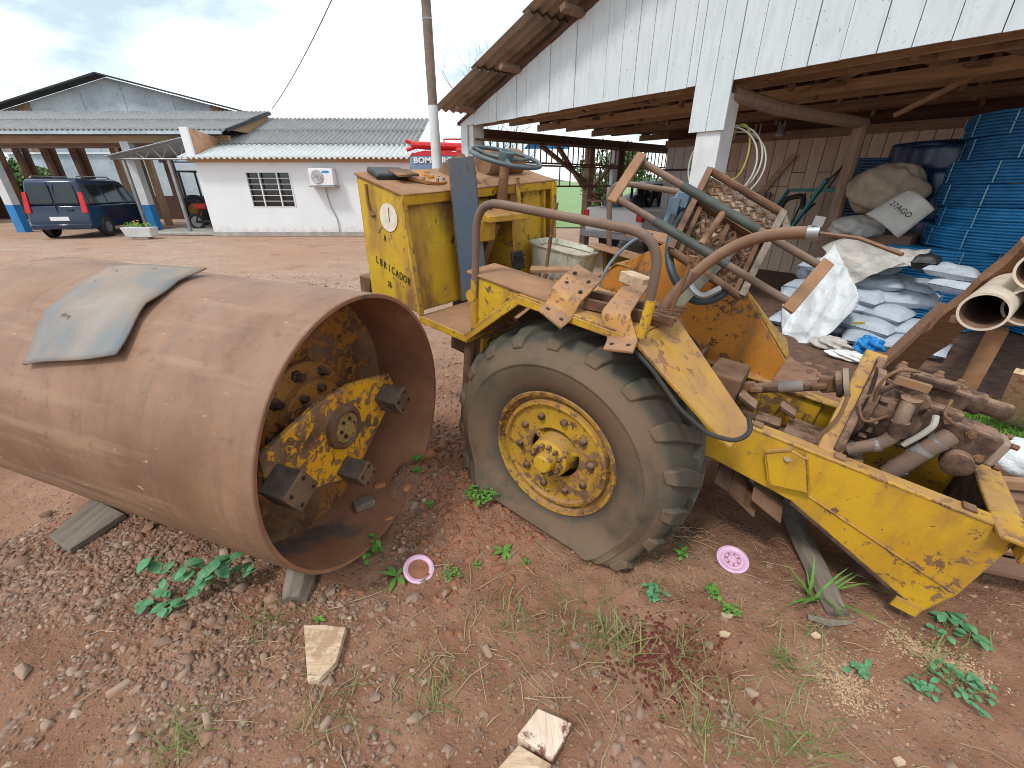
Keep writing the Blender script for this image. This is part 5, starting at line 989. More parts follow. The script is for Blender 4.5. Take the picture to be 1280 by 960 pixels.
for par_, P_, r_ in ((hs1, (my(.54, 1100, 555), my(.54, 1090, 557)), .029), (hs1, (my(.53, 1070, 560), my(.53, 1064, 561)), .029), (hs2, (my(.60, 1176, 551), my(.60, 1170, 554)), .037), (hs2, (my(.57, 1125, 583), my(.57, 1119, 586)), .037)):
    b = MB(); b.tube(P_, r_, 14); mt.part('hose_clamp', b, M['chrome'], par_)
for P_ in ([my(.63, 1100, 490), my(.58, 1072, 500), my(.56, 1078, 530), my(.6, 1110, 520)], [my(.66, 1150, 465), my(.60, 1120, 462), my(.58, 1100, 478), my(.6, 1090, 510)], [my(.64, 1190, 500), my(.6, 1178, 520), my(.6, 1196, 532)]):
    b = MB(); b.tube(arc(P_, .04, 5), .006, 6); mt.part('oil_pipe', b, M['rust_dark'])
b = MB(); b.lathe([(0, .038), (.03, .04), (.035, .03), (.05, .028)], my(.66, 1145, 500), (0, -1, .2), 16, cap1=True); mt.part('port_boss', b, M['rust_dusty'], pump)
b = MB(); b.lathe([(0, .05), (.04, .05), (.045, .04)], my(.64, 1195, 575), (0, -1, -.1), 16, cap1=True); mt.part('drain_boss', b, M['rust_dusty'], pump)
blk('transmission_case', (.46, .73, .34), (.62, .73, .35), .25, .2, 'rust_dark')
q = random.Random(31)
for k, (px, py, s_) in enumerate(((935, 500, .10), (960, 525, .11), (985, 512, .08), (930, 540, .09), (1000, 535, .09))): b = MB(); p = my(.62 + .03 * k, px, py); b.box(p, (s_, s_ * .8, .025), (unit((1, q.uniform(-.4, .4), q.uniform(-.3, .3))), (0, 1, 0), (0, 0, 1))); mt.part('mount_plate', b, M['rust_dusty'], bevel=.005)
# ---- floor platform
b = MB(); b.bb(-.95, -.02, .33, 1.37, .425, .437); b.prism([(-.95, 0, .437), (-.595, 0, .437), (-.595, .33, .437), (-.95, .33, .437)], (0, 0, -.012)); pf_ = mt.part('floor_plate', b, M['rust_plate'])
b = MB(); b.bb(-.95, -.59, -.012, 0, .40, .440); b.bb(-.602, -.59, 0, .2, .40, .424); mt.part('floor_lip', b, M['yellow'], pf_, bevel=.003)
b = MB(); b.bb(-1.30, -.6, .62, .95, -.08, .40); b.bb(-.6, .36, .42, 1.0, -.02, .40); mt.part('chassis_body', b, M['rust_dark'])
b = MB(); b.bb(-.56, -.54, .06, .38, -.1, .42); mt.part('yellow_upright', b, M['yellow2'])
b = MB(); b.lathe([(0, .03), (.5, .03)], (-.62, .05, -.1), (0, 0, 1), 10); mt.part('pivot_pin', b, M['rust_dark'])
# ---- mudguards (near and far are mirror images)
def guard(mir, mm='yellow2'):
    Y = (lambda y: y) if not mir else (lambda y: W_ - y); sg = -1 if mir else 1; t = .012
    def sheet(name, pts, mat_, th=t, par=None, bev=.003):
        pts = [arr((a, Y(y), c)) for a, y, c in pts]; n_ = unit(np.cross(pts[1] - pts[0], pts[2] - pts[0])); b = MB(); b.prism(pts, n_ * th); return mt.part(name, b, M[mat_], par, bevel=bev)
    f0 = sheet('mudguard', [(-.30, -.02, .735), (.25, -.02, .722), (.29, .36, .735), (-.30, .40, .745)], mm)
    sheet('mudguard_front_slope', [(-.60, -.02, .437), (-.30, -.02, .735), (-.30, .40, .745), (-.60, .40, .437)], mm)
    sheet('mudguard_lip', [(-.60, -.025, .437), (-.30, -.025, .737), (.25, -.025, .724), (.25, -.025, .695), (-.29, -.025, .70), (-.575, -.025, .425)], 'yellow', par=f0)
    sheet('mudguard_rear_slope', [(.25, -.02, .722), (.295, .33, .745), tuple(my(.12, 941, 534)), (.693, -.02, .447)] if not mir else [(.25, -.02, .735), (.28, .36, .90), (.745, .36, .47), (.70, -.02, .45)], 'yellow', .016)
    sheet('step_box_side', [(-.60, .0, .755), (-.25, .0, .740), (-.30, .0, .735), (-.535, .0, .505)], 'yellow_side')
    st_ = sheet('step_box_top', [(-.62, -.01, .757), (-.10, -.01, .742), (-.10, .24, .752), (-.62, .20, .766)], 'rust_plate')
    for a, y in ((-.5, .06), (-.42, .1), (-.44, .04), (-.36, .12), (-.3, .05)):
        b = MB(); b.lathe([(0, .008), (.0012, .008)], (a, Y(y), .7625 - .026 * (a + .62) + .02 * y), (0, 0, 1), 8, cap1=True); mt.part('bolt_hole', b, M['ink'], st_)
    sheet('wheel_house', [(-.56, .40, .05), (.45, .40, .05), (.45, .40, .55), (.29, .40, .73), (-.30, .40, .735), (-.58, .40, .43)] if not mir else [(-.05, .38, .30), (.72, .38, .30), (.745, .38, .47), (.30, .38, .90), (-.02, .38, .93), (-.44, .38, .62), (-.44, .38, .40)], 'orange' if mir else 'rust_dark')
guard(False); guard(True)
b = MB(); b.bb(.16, .32, 1.0, 1.30, .90, .915); b.bb(-.30, .10, 1.05, 1.38, .90, .912); mt.part('far_guard_top', b, M['rust_plate'])
b = MB(); b.bar((-.02, .06, .77), (.33, .16, .77), .022, .04); b.bar((-.06, .16, .78), (.30, .26, .78), .022, .03); b.bar((-.05, .22, .775), (.25, .32, .775), .05, .012); mt.part('seat_rail', b, M['rust_dark'])
b = MB(); b.bar((-.03, .11, .762), (.30, .21, .762), .07, .01); mt.part('rail_bed', b, M['sheet'])
b = MB()
for k in range(5): b.bar((.22 + .012 * k, .10 + .03 * k, .79), (.33, .16 + .03 * k, .765 + .01 * k), .02, .015)
mt.part('hinge_scrap', b, M['rust_dark'])
# hand rails
for mir in (0, 1):
    y = -.005 if not mir else W_ - .02
    pts = [(-.55, y, .47), (-.585, y, 1.085), (.25, y, 1.100), (.272, y, .75)] if not mir else [(-.50, y, .60), (-.63, y, 1.16), (.10, y, 1.16), (.15, y, .80)]
    P = arc(pts, .13, 6); b = MB(); b.tube(P, .018, 12); hr = mt.part('hand_rail', b, M['tube'])
    if not mir:
        for q_ in (((-.552, y, .50), (-.568, y, .74)), ((.271, y, .735), (.268, y, .88))): b = MB(); b.tube(q_, .0198, 12); mt.part('yellow_rail_foot', b, M['yellow'], hr)
        b = MB(); b.lathe([(0, .03), (.03, .03)], (-.575, y - .02, .66), (0, 1, 0), 10, True, True); mt.part('rail_collar', b, M['yellow2'], hr)
# ---- hood box
TL, TR, BR, BL = (-1.449, 0, 1.077), (-1.078, 0, 1.027), (-.945, 0, .445), (-1.375, 0, .43)
b = MB(); b.prism([TL, TR, BR, BL], (0, .012, 0)); hood = mt.part('hood_side', b, M['yellow_side'], bevel=.004)
b = MB(); b.bar(TR, BR, .02, .03, (0, 1, 0)); mt.part('corner_fold', b, M['yellow2'], hood)
zt2 = lambda a: 1.077 - .135 * (a + 1.449) + .0
b = MB(); b.prism([(-1.455, -.012, zt2(-1.455)), (-1.06, -.012, zt2(-1.06)), (-1.06, W_, zt2(-1.06) + .075), (-1.455, W_, zt2(-1.455) + .075)], (0, 0, .014)); top_ = mt.part('hood_top', b, M['rust_plate'], bevel=.004)
b = MB(); b.prism([(-1.06, -.012, zt2(-1.06) + .012), (-1.06, W_, zt2(-1.06) + .087), (-1.06, W_, zt2(-1.06) + .03), (-1.06, -.012, zt2(-1.06) - .042)], (-.010, 0, 0)); mt.part('hood_top_lip', b, M['yellow'], top_, bevel=.003)
def rearpanel(y0, y1, name, mm):
    b = MB(); b.prism([(-1.105, y0, 1.03), (-1.105, y1, 1.06), (-.99, y1, .44), (-.99, y0, .44)], (-.012, 0, 0)); return mt.part(name, b, M[mm], bevel=.003)
rearpanel(.02, .40, 'rear_panel', 'yellow_side'); rearpanel(.92, 1.28, 'rear_panel', 'yellow_side')
b = MB(); b.prism([(-1.10, .40, 1.03), (-.985, .40, .44), (-1.35, .40, .44), (-1.35, .40, 1.03)], (0, -.012, 0)); b.prism([(-1.10, .92, 1.03), (-.985, .92, .44), (-1.35, .92, .44), (-1.35, .92, 1.03)], (0, .012, 0)); mt.part('recess_cheek', b, M['yellow2'])
b = MB(); b.prism([(-1.33, .40, 1.05), (-1.33, .92, 1.08), (-1.30, .92, .44), (-1.30, .40, .44)], (-.012, 0, 0)); mt.part('recess_back', b, M['rust_dark'])
b = MB(); b.prism([(-1.44, W_ - .012, 1.14), (-1.06, W_ - .012, 1.09), (-.945, W_ - .012, .44), (-1.38, W_ - .012, .43)], (0, .012, 0)); mt.part('hood_far_side', b, M['yellow'])
b = MB(); b.bar((-1.06, 1.37, 1.10), (-.945, 1.37, .44), .03, .04, (0, 1, 0)); b.bar((-1.10, 1.30, 1.06), (-.99, 1.30, .44), .03, .03, (0, 1, 0)); mt.part('far_corner_post', b, M['yellow'])
b = MB(); b.prism([(-1.45, .01, 1.07), (-1.45, W_ - .01, 1.14), (-1.38, W_ - .01, .43), (-1.38, .01, .43)], (.012, 0, 0)); mt.part('hood_front', b, M['yellow'])
b = MB(); b.prism([(-1.45, .0, .95), (-1.45, .02, .5), (-1.44, .0, .5)], (.0, .02, 0)); b = MB()
b.box((-1.55, .25, .43), (.10, .35, .12)); mt.part('front_bracket', b, M['rust'], bevel=.005)
# white disc, stencil, hasp on the hood side
dc = MF.on(1, -.002, 486, 272); b = MB(); b.lathe([(0, .070), (.0025, .070)], dc, (0, -1, 0), 36, cap1=True); disc = mt.part('white_disc', b, M['whitedisc'], hood)
b = MB(); b.bar(dc + arr((.004, -.004, .05)), dc + arr((.008, -.004, -.02)), .004, .004); mt.part('rust_streak', b, M['rust_plate'], hood)
tm0 = Matrix(((1, 0, 0, 0), (0, 0, -1, 0), (0, 1, 0, 0), (0, 0, 0, 1)))
def stencil(s_, px, py, size, sx=1., rz=-.03):
    p = MF.on(1, -.003, px, py); base = mt.base; return text(s_, size, M['ink'], mt.o, Matrix.Translation(Vector(p - base)) @ Matrix.Rotation(-rz, 4, 'Y') @ tm0, 'stencil', .0008, sx)
for i, ch in enumerate('LBRICADOR'): stencil(ch, 471.5 + i * 4.95, 325 + i * 3.45, .058, .66)
stencil('76', 487, 356, .05, .7); stencil('A', 481, 298, .05, .6)
b = MB(); b.tube(arc([my(-.008, 457, 230), my(-.008, 459, 250), my(-.008, 463, 266), my(-.008, 468, 270)], .02), .007, 6); mt.part('hasp', b, M['rust'], hood)
# things on the hood top
b = MB(); c_ = arr((-1.27, .32, zt2(-1.27) + .014 + .017)); b.lathe([(0, .125), (.014, .125), (.016, .06), (.03, .05), (.034, .03), (.044, .022)], c_, (0.13, 0, 1), 28, True, True); capp = mt.part('filler_flange', b, M['orange'])
for k in range(8): b = MB(); a_ = k * .785; b.lathe([(0, .009), (.02, .009)], c_ + arr((.108 * math.cos(a_), .108 * math.sin(a_), .0)), (0.13, 0, 1), 6, True, True); mt.part('flange_bolt', b, M['chrome'], capp)
sp_ = unit((.13, 0, 1))
def on_top(a, y): return arr((a, y, zt2(a) + .054 * y + .014))
# ---- steering
sw0 = arr(my(.75, 622, 240)); hubp = arr(my(.75, 632, 199)); ax_s = unit(arr((.16, -.05, 1)))
b = MB(); b.tube([(-1.03, .74, .93), hubp], [.034, .028], 14); col_ = mt.part('steering_column', b, M['rust'])
b = MB(); b.lathe([(0, .05), (.04, .045)], (-1.03, .74, .955), unit(hubp - arr((-1.03, .74, .93))), 14, True, True); mt.part('column_collar', b, M['rust_dusty'], col_)
N1 = unit(np.cross(ax_s, (0, 1, 0))); N2 = np.cross(ax_s, N1); R_s = .212; wc = hubp + ax_s * .01
b = MB(); b.tube([wc + R_s * (math.cos(t) * N1 + math.sin(t) * N2) for t in np.linspace(0, 2 * math.pi, 49)[:-1]], .0125, 10, closed=True); sw_ = mt.part('steering_wheel', b, M['steel_wheel'], smooth=60)
for k in range(3): t = k * 2.094 + .35; d_ = math.cos(t) * N1 + math.sin(t) * N2; b = MB(); b.tube([wc + d_ * .03 - ax_s * .01, wc + d_ * .12 - ax_s * .012, wc + d_ * (R_s - .005)], [.016, .011, .010], 8); mt.part('wheel_spoke', b, M['steel_wheel'], sw_)
b = MB(); b.lathe([(-.035, .04), (.02, .048), (.032, .046), (.034, .034), (.024, .030), (.022, 0)], wc, ax_s, 22); mt.part('wheel_hub', b, M['steel_wheel'], sw_)
b = MB(); b.prism([(-1.12, .50, 1.0), (-.93, .50, .93), (-.92, .50, .895), (-1.12, .50, .90)], (0, .40, 0)); cons = mt.part('dashboard', b, M['yellow'], bevel=.004)
for y in (.55, .60, .83): b = MB(); b.lathe([(0, .011), (.004, .011)], (-1.0, y, .957), (.35, 0, 1), 10, cap1=True); mt.part('gauge_hole', b, M['ink'], cons)
b = MB(); b.tube([(-1.0, .90, .93), (-1.06, .93, 1.12)], .014, 8); mt.part('column_stay', b, M['yellow2'])
b = MB(); b.bb(-1.09, -.96, .47, .62, .78, .90); mt.part('switch_box', b, M['yellow'], bevel=.006)
b = MB(); b.lathe([(0, .055), (.14, .055)], (-1.1, .58, .64), (0, 0, 1), 14, True, True); b.box((-1.08, .58, .6), (.1, .14, .06)); mt.part('cylinder_can', b, M['rust_dark'])
b = MB(); b.bar((-1.05, .72, .86), (-1.12, .62, .46), .05, .06, (0, 1, 0)); mt.part('column_brace', b, M['rust'])
b = MB(); b.bar((-.95, .84, .455), (-.93, .85, .58), .014, .014); pe = mt.part('pedal_arm', b, M['rust_dark'])
b = MB(); b.box((-.925, .84, .635), (.02, .13, .12), (unit((1, .0, .35)), (0, 1, 0), unit((-.35, 0, 1)))); mt.part('pedal', b, M['black'], pe, bevel=.008)
b = MB()
for k in range(3): b.box((-.912, .84, .60 + k * .035), (.012, .115, .008))
mt.part('pedal_grip', b, M['rubber'], pe)
b = MB(); b.bar((-.80, .92, .44), (-.80, .90, .60), .045, .02); b.bar((-.80, .93, .44), (-.74, .93, .58), .02, .02); b.bar((-.70, .95, .445), (-.55, .85, .46), .1, .03); mt.part('lever_stub', b, M['rust'])
b = MB(); b.tube(arc([(-.95, 1.28, .98), (-.93, 1.22, .7), (-.86, 1.10, .52), (-.80, 1.0, .46)], .1), .012, 6); mt.part('hanging_cable', b, M['rust_dark'])
b = MB(); b.tube([(.30, .18, .78), (.32, .18, 1.01)], .0085, 6); b.box((.32, .18, 1.015), (.025, .025, .02)); mt.part('threaded_rod', b, M['rust'])
b = MB(); b.tube([(-.40, .35, .76), (-.40, .35, .94)], .010, 6); mt.part('upright_rod', b, M['rust'])
b = MB(); b.bar((-.45, .28, .775), (-.28, .38, .80), .09, .012); mt.part('folded_plate', b, M['rust_plate'])
b = MB(); b.tube(arc([my(.0, 782, 425), my(-.035, 815, 462), my(-.05, 850, 512), my(-.055, 885, 543), my(-.05, 920, 552), my(-.03, 939, 541), my(.02, 936, 520)], .03, 4), .0085, 8); mt.part('black_hose', b, M['rubber'])
b = MB(); b.tube(arc([my(.7, 745, 365), my(.8, 760, 330), my(.9, 790, 300), my(1.0, 815, 292)], .1), .010, 6); mt.part('grey_cable', b, M['ropegrey'])
for k, (px, py) in enumerate(((915, 600), (960, 622), (930, 615))):
    b = MB(); p = my(.46, px, py); b.box(p, (.16, .18, .014), (unit((1, .15, -.35 - .1 * k)), unit((-.1, 1, .15)), (0, 0, 1))); mt.part('hanging_flap', b, M['rust_dark'], bevel=.004)

# ------------------------------------------------------------------ loose things lying on the machine
def mthing(name, base, label, cat, group=None): return Thing(name, MF, base, label, cat, group)
# blue grey channel standing on the floor plate
F0, F1 = arr(MF.on(0, -.955, 578, 366)), arr(MF.on(0, -.955, 611, 360)); F0[2] = F1[2] = .445; fw = .5 * (F0 + F1)
tpl = arr(MF.on(0, -1.03, 561, 198)); tpr = arr(MF.on(0, -1.03, 592, 195)); wd = unit(F1 - F0); dp = arr((-1, 0, 0)); 
bt = mthing('steel_channel', fw, 'blue grey steel channel standing upright on the floor plate before the steering wheel', 'steel channel')
b = MB(); b.prism([F0, F1, tpr, tpl], dp * .006); ch_ = bt.part('web', b, M['bluesteel'], bevel=.002)
for p0, p1, ww in ((F0, tpl, .012), (F1, tpr, .03)): b = MB(); b.prism([p0, p1, p1 + dp * ww, p0 + dp * ww], wd * .006 * (1 if ww < .05 else -1)); bt.part('flange', b, M['rust'], bevel=.002)
# lids on the hood top
b = MB(); b.prism([on_top(-1.44, .06), on_top(-1.30, .02), on_top(-1.26, .22), on_top(-1.40, .26)], (0, 0, .03)); single('folded_plate', b, M['black'], MF, on_top(-1.35, .14), 'black folded plate lying on the near front corner of the yellow hood', 'plate', bevel=.008)
b = MB(); b.prism([on_top(-1.33, .12) + arr((0, 0, .03)), on_top(-1.22, .10) + arr((0, 0, .032)), on_top(-1.20, .22) + arr((0, 0, .036)), on_top(-1.31, .24) + arr((0, 0, .033))], (0, 0, .010)); single('rusty_tab', b, M['rust'], MF, on_top(-1.27, .17), 'small rusty plate on the black plate on the hood', 'plate')
b = MB(); b.prism([on_top(-1.40, .55), on_top(-1.1, .5), on_top(-1.12, .58) + arr((0, 0, .06)), on_top(-1.25, .60) + arr((0, 0, .13)), on_top(-1.38, .62) + arr((0, 0, .07))], (.0, .02, 0)); single('bent_rusty_plate', b, M['rust'], MF, on_top(-1.25, .56), 'bent rusty plate standing on the hood behind the blue channel', 'plate')
b = MB(); b.lathe([(-.16, .07), (-.14, .085), (.2, .085), (.22, .07)], on_top(-1.3, 1.02) + arr((0, 0, .06)), (.0, 1, .05), 18, True, True); single('rusty_drum_filter', b, M['rust'], MF, on_top(-1.3, 1.0), 'rusty cylinder lying on the hood behind the steering wheel', 'cylinder')
# Z brackets
def zbr(px_t0, px_t1, px_n0, px_n1, px_b0, px_b1, px_f0, px_f1, ct, label):
    n0, n1 = arr(my(.0, *px_n0)), arr(my(.0, *px_n1)); w0 = n1 - n0
    t0, t1 = arr(MF.on(2, ct, *px_t0)), arr(MF.on(2, ct, *px_t1)); b0, b1 = arr(my(-.02, *px_b0)), arr(my(-.02, *px_b1)); f0, f1 = arr(my(-.11, *px_f0)), arr(my(-.11, *px_f1))
    t = mthing('z_bracket', (n0 + n1) / 2 - arr((0, 0, .1)), label, 'bracket', 'rusted Z brackets on the mudguard')
    chain = [(t0, t1), (n0, n1), (b0, b1), (f0, f1)]; b = MB()
    # rounded bends
    L = arc([c[0] for c in chain], .022, 3); Rr = arc([c[1] for c in chain], .022, 3); n_ = len(L); vs_ = []
    for i in range(n_): vs_ += [L[i], Rr[i]]
    b.add(vs_, [(2 * i, 2 * i + 1, 2 * i + 3, 2 * i + 2) for i in range(n_ - 1)]); pl_ = t.part('plate', b, M['zrust'], solid=.012, bevel=.002, smooth=50)
    nt_ = unit(np.cross(t1 - t0, n0 - t0)); nt_ = nt_ if nt_[2] > 0 else -nt_
    for u, v in ((.22, .3), (.75, .3), (.25, .7), (.78, .7)):
        p = (t0 * (1 - u) + t1 * u) * (1 - v) + (n0 * (1 - u) + n1 * u) * v; h_ = MB(); h_.lathe([(0, .009), (.0072, .009)], p, nt_, 10, cap1=True); t.part('hole', h_, M['ink'], pl_)
    nf = unit(np.cross(b1 - b0, f0 - b0)); nf = nf if nf[2] > 0 else -nf
    for u in (.22, .78): p = (b0 * (1 - u) + b1 * u) * .45 + (f0 * (1 - u) + f1 * u) * .55; h_ = MB(); h_.lathe([(0, .009), (.0072, .009)], p, nf, 10, cap1=True); t.part('hole', h_, M['ink'], pl_)
zbr((720, 330), (753, 350), (691, 358), (724, 380), (684, 377), (716, 399), (672, 387), (701, 411), .862, 'rusted Z shaped bracket sitting tilted on the mudguard edge, the front one')
zbr((777, 359), (811, 357), (751, 391), (787, 393), (760, 424), (798, 425), (754, 437), (791, 441), .85, 'rusted Z shaped bracket sitting square beside the hand rail foot')
bp = my(.35, 795, 350); b = MB(); b.box(bp, (.15, .07, .05), (unit((1, -.5, .05)), unit((.5, 1, 0)), (0, 0, 1))); single('rust_coloured_block', b, M['pale_cut'], MF, bp, 'pale orange block lying inside the mudguard behind the hand rail', 'block', bevel=.004)
# bucket
bk = mthing('crusty_bucket', (-.76, 1.12, .44), 'dirty translucent white tub with crusted mortar on the floor plate', 'tub')
b0, wv, hh = arr((-.76, 1.16, .44)), .17, .28
def rr_(s_, z, n_=28):
    o_ = []
    for k in range(n_): a_ = k * 2 * math.pi / n_; ca, sa = math.cos(a_), math.sin(a_); e = .45; o_.append(b0 + arr((math.copysign(abs(ca) ** e, ca) * s_ * 1.15, math.copysign(abs(sa) ** e, sa) * s_ * .85, z)))
    return o_
b = MB(); n_ = 28; lv = [(.14, .0), (.165, .03), (.19, hh), (.205, hh + .005), (.205, hh + .015), (.19, hh + .012), (.175, hh - .02)]
vs_ = []; [vs_.extend(rr_(s_, z)) for s_, z in lv]; b.add(vs_, [(i * n_ + k, i * n_ + (k + 1) % n_, (i + 1) * n_ + (k + 1) % n_, (i + 1) * n_ + k) for i in range(len(lv) - 1) for k in range(n_)]); bk.part('wall', b, m_paint('crusty_tub', (.55, .56, .47), (.42, .44, .36), .6, .3, 8, 0))
b = MB(); b.add([p + arr((0, 0, .012 * math.sin(i * 3.1))) for i, p in enumerate(rr_(.18, hh - .03))], [tuple(range(28))]); bk.part('mortar', b, m_plain('crusted_mortar', (.52, .45, .36), .95, .35, 22, 0, .8))
# tubular ladder frame
lf = mthing('tubular_frame', my(.45, 890, 300), 'rusty grey ladder of two tubes with flat end bars lying across the seat', 'tube frame')
ya, yb = .42, .58
T = [(arr(my(yb, 803, 203)), arr(my(yb, 1026, 333))), (arr(my(ya, 770, 247)), arr(my(ya, 985, 377)))]
for p0, p1 in T:
    pm0, pm1 = p0 + (p1 - p0) * .25, p0 + (p1 - p0) * .68
    b = MB(); b.tube([p0, p1], .0155, 12); tb = lf.part('tube', b, M['tube'])
    b = MB(); b.tube([pm0, pm1], .0195, 12); lf.part('grey_sleeve', b, m_plain('grey_green_tube', (.06, .066, .055), .6, .35, 12), tb)
for px in (((803, 192), (764, 252)), ((1036, 327), (984, 388))): b = MB(); b.bar(my(yb - .01, *px[0]), my(ya - .03, *px[1]), .045, .016, (0, 1, .3)); fb_ = lf.part('end_bar', b, M['rust_plate'], bevel=.003)
b = MB(); b.tube([my(yb, 905, 265), my(ya, 876, 306)], .015, 10); lf.part('rung', b, M['rust'])
# exhaust pipe
P = [my(.22, 830, 385), my(.24, 845, 365), my(.26, 868, 342), my(.28, 900, 317), my(.30, 935, 300), my(.30, 975, 291), my(.30, 1022, 291)]
xp = mthing('bent_pipe', P[0], 'thick rusty bent pipe arching from the mudguard over the frame', 'pipe')
b = MB(); b.tube(arc(P, .12, 4), .0215, 16); xp.part('tube', b, m_rust('pipe_rust', 6, .4, .6, (.20, .11, .07), .5), smooth=60)
b = MB(); b.tube([arr(P[0]) - arr((.01, 0, .02)), P[1], P[2]], .0222, 16); xp.part('grey_section', b, M['tube'])
e_ = arr(P[-1]); b = MB(); b.lathe([(-.03, .024), (.004, .026), (.005, .017)], e_, unit(e_ - arr(P[-2])), 16); b.box(e_ + arr((-.01, -.005, .035)), (.03, .02, .03)); xp.part('clamp', b, M['chrome'])
b = MB(); b.tube([e_, MF.on(1, .10, 1075, 298), MF.on(1, .0, 1128, 318)], .006, 5); single('thin_stick', b, M['plank_brown'], MF, e_, 'thin brown rod running right from the pipe end', 'rod')
# seat lying on its back
st = mthing('seat_frame', my(.75, 890, 330), 'stripped tractor seat lying tipped back with bare zigzag springs', 'seat')
A_, B_, C_, D_ = arr(my(.86, 887, 213)), arr(my(.86, 978, 266)), arr(my(.62, 925, 352)), arr(my(.62, 838, 312))   # corners: top left, top right, bottom right, bottom left
su, sv2 = B_ - A_, D_ - A_; sn2 = unit(np.cross(su, sv2)); sn2 = sn2 if sn2[1] > 0 else -sn2
sp2 = lambda u, v, d=0: A_ + su * u + sv2 * v + sn2 * d
for (p, r_), mm in zip((((0, 0), (1, 0)), ((0, 0), (0, 1)), ((1, 0), (1, 1)), ((0, 1), (1, 1)), ((0, .36), (1, .36))), ('rust_dark', 'plank_brown', 'rotten', 'rust_dark', 'rust_dark')):
    b = MB(); (b.tube([sp2(*p), sp2(*r_)], .017, 10) if p[1] == r_[1] and p[1] != .36 else b.bar(sp2(*p), sp2(*r_), .028, .05, sn2)); st.part('frame_bar', b, M[mm])
b = MB(); b.add([sp2(0, 0, .05), sp2(1, 0, .05), sp2(1, 1, .05), sp2(0, 1, .05)], [(0, 1, 2, 3)]); st.part('pad_backing', b, m_paint('torn_seat_foam', (.42, .32, .23), (.27, .17, .11), .46, 0, 9, 0, .3), solid=.02)
b = MB()
for k in range(5):
    v0 = .46 + k * .12; b.tube([sp2(.08 + .84 * t, v0 + .04 * (math.sin(t * 38)), .02) for t in np.linspace(0, 1, 60)], .005, 5)
st.part('zigzag_spring', b, M['rust_dark'])
b = MB()
for k in range(6):
    for j in range(3): a0 = sp2(.08 + .15 * k, .06 + .1 * j, .02); b.tube([a0, sp2(.08 + .15 * k + .07, .06 + .1 * j + .05, .015), sp2(.08 + .15 * (k + 1), .06 + .1 * j + .01 * (k % 2), .02)], .005, 4)
st.part('torn_webbing', b, M['rust_dark'])
b = MB(); b.tube(arc([sp2(-.03, .45), sp2(-.10, .62, .04), sp2(-.06, .95, .05), sp2(.15, 1.2, .05), sp2(.5, 1.3, .06), sp2(.75, 1.15, .06), sp2(.85, .95, .03)], .08), .02, 10); st.part('base_tube', b, m_plain('dark_blue_grey_tube', (.05, .07, .085), .5, .4, 9))
b = MB(); b.tube(arc([sp2(.35, 1.02, .02), sp2(.4, 1.22, .0), sp2(.6, 1.26, .0), sp2(.75, 1.05, .0)], .06), .016, 8); st.part('spring_clip', b, M['chrome'])
b = MB(); b.box(sp2(-.12, .45, -.01), (.05, .06, .06)); b.box(sp2(-.2, .55, .0), (.05, .05, .07)); b.tube(arc([sp2(-.1, .3), sp2(-.22, .4, .0), sp2(-.22, .8, .02)], .05), .015, 8); st.part('buckle', b, m_plain('slate_buckle', (.10, .15, .2), .45, .3, 9))
b = MB(); b.bar(sp2(.7, .55, -.01), sp2(.35, 1.55, .0), .05, .008, sn2); st.part('strap', b, m_plain('grey_green_strap', (.13, .12, .09), .8, .4, 14))
b = MB(); b.box(sp2(.35, 1.58, -.005), (.05, .03, .05)); st.part('strap_buckle', b, M['chrome'])
b = MB(); b.tube([sp2(1, .02), sp2(1.12, .12, .01), sp2(1.12, .3, .01)], .02, 8); st.part('hinge_end', b, M['rotten'])
for k in range(3): b = MB(); b.bar(sp2(.1 + .4 * k, .40, .01), sp2(.12 + .4 * k, .98, .01), .02, .02, sn2); st.part('slat', b, M['rust_dark'])
# ================================================================== THE DRUM
dt = Thing('roller_drum', DF, (-.9, 0, -.6), 'big open ended rusty steel roller drum lying on the soil', 'roller drum')
Ld = 1.85; th = .018
b = MB(); b.lathe([(-Ld * (1 - i / 24) - .004, DR) for i in range(25)] + [(0, DR - .004)], (0, 0, 0), (1, 0, 0), 160)
for i_, p_ in enumerate(b.v):   # years of rolling: shallow dents
    if p_[0] > -.05: continue
    a_ = math.atan2(p_[1], p_[2]); k_ = 1 + .009 * float(fbm(np.array(p_[0] * 3 + 4), np.array(a_ * 2.2 + 9), 3)) * min(1, -p_[0] * 4); b.v[i_] = (p_[0], p_[1] * k_, p_[2] * k_)
shell = dt.part('shell', b, M['drum'], smooth=40)
b = MB(); b.lathe([(0, DR - .004), (-.002, DR - th), (-.2, DR - th), (-.42, DR - th)], (0, 0, 0), (1, 0, 0), 128); dt.part('inner_wall', b, M['drum_in'], smooth=40)
b = MB(); b.lathe([(-Ld + .002, DR), (-Ld + .002, 0)], (0, 0, 0), (1, 0, 0), 64); dt.part('far_end', b, M['drum_in'])
b = MB(); b.lathe([(-.37, DR - th), (-.40, .50), (-.41, .2), (-.41, 0)], (0, 0, 0), (1, 0, 0), 64); ed = dt.part('end_disc', b, m_paint('rusty_orange_disc', (.48, .19, .03), (.36, .13, .03), .47, .2, 4, 0))
b = MB(); b.lathe([(-.41, .27), (-.36, .27), (-.35, .255), (-.34, .20), (-.30, .19), (-.29, .13), (-.20, .12)], (0, 0, 0), (1, 0, 0), 40); hf = dt.part('hub_flange', b, M['orange'], bevel=.004)
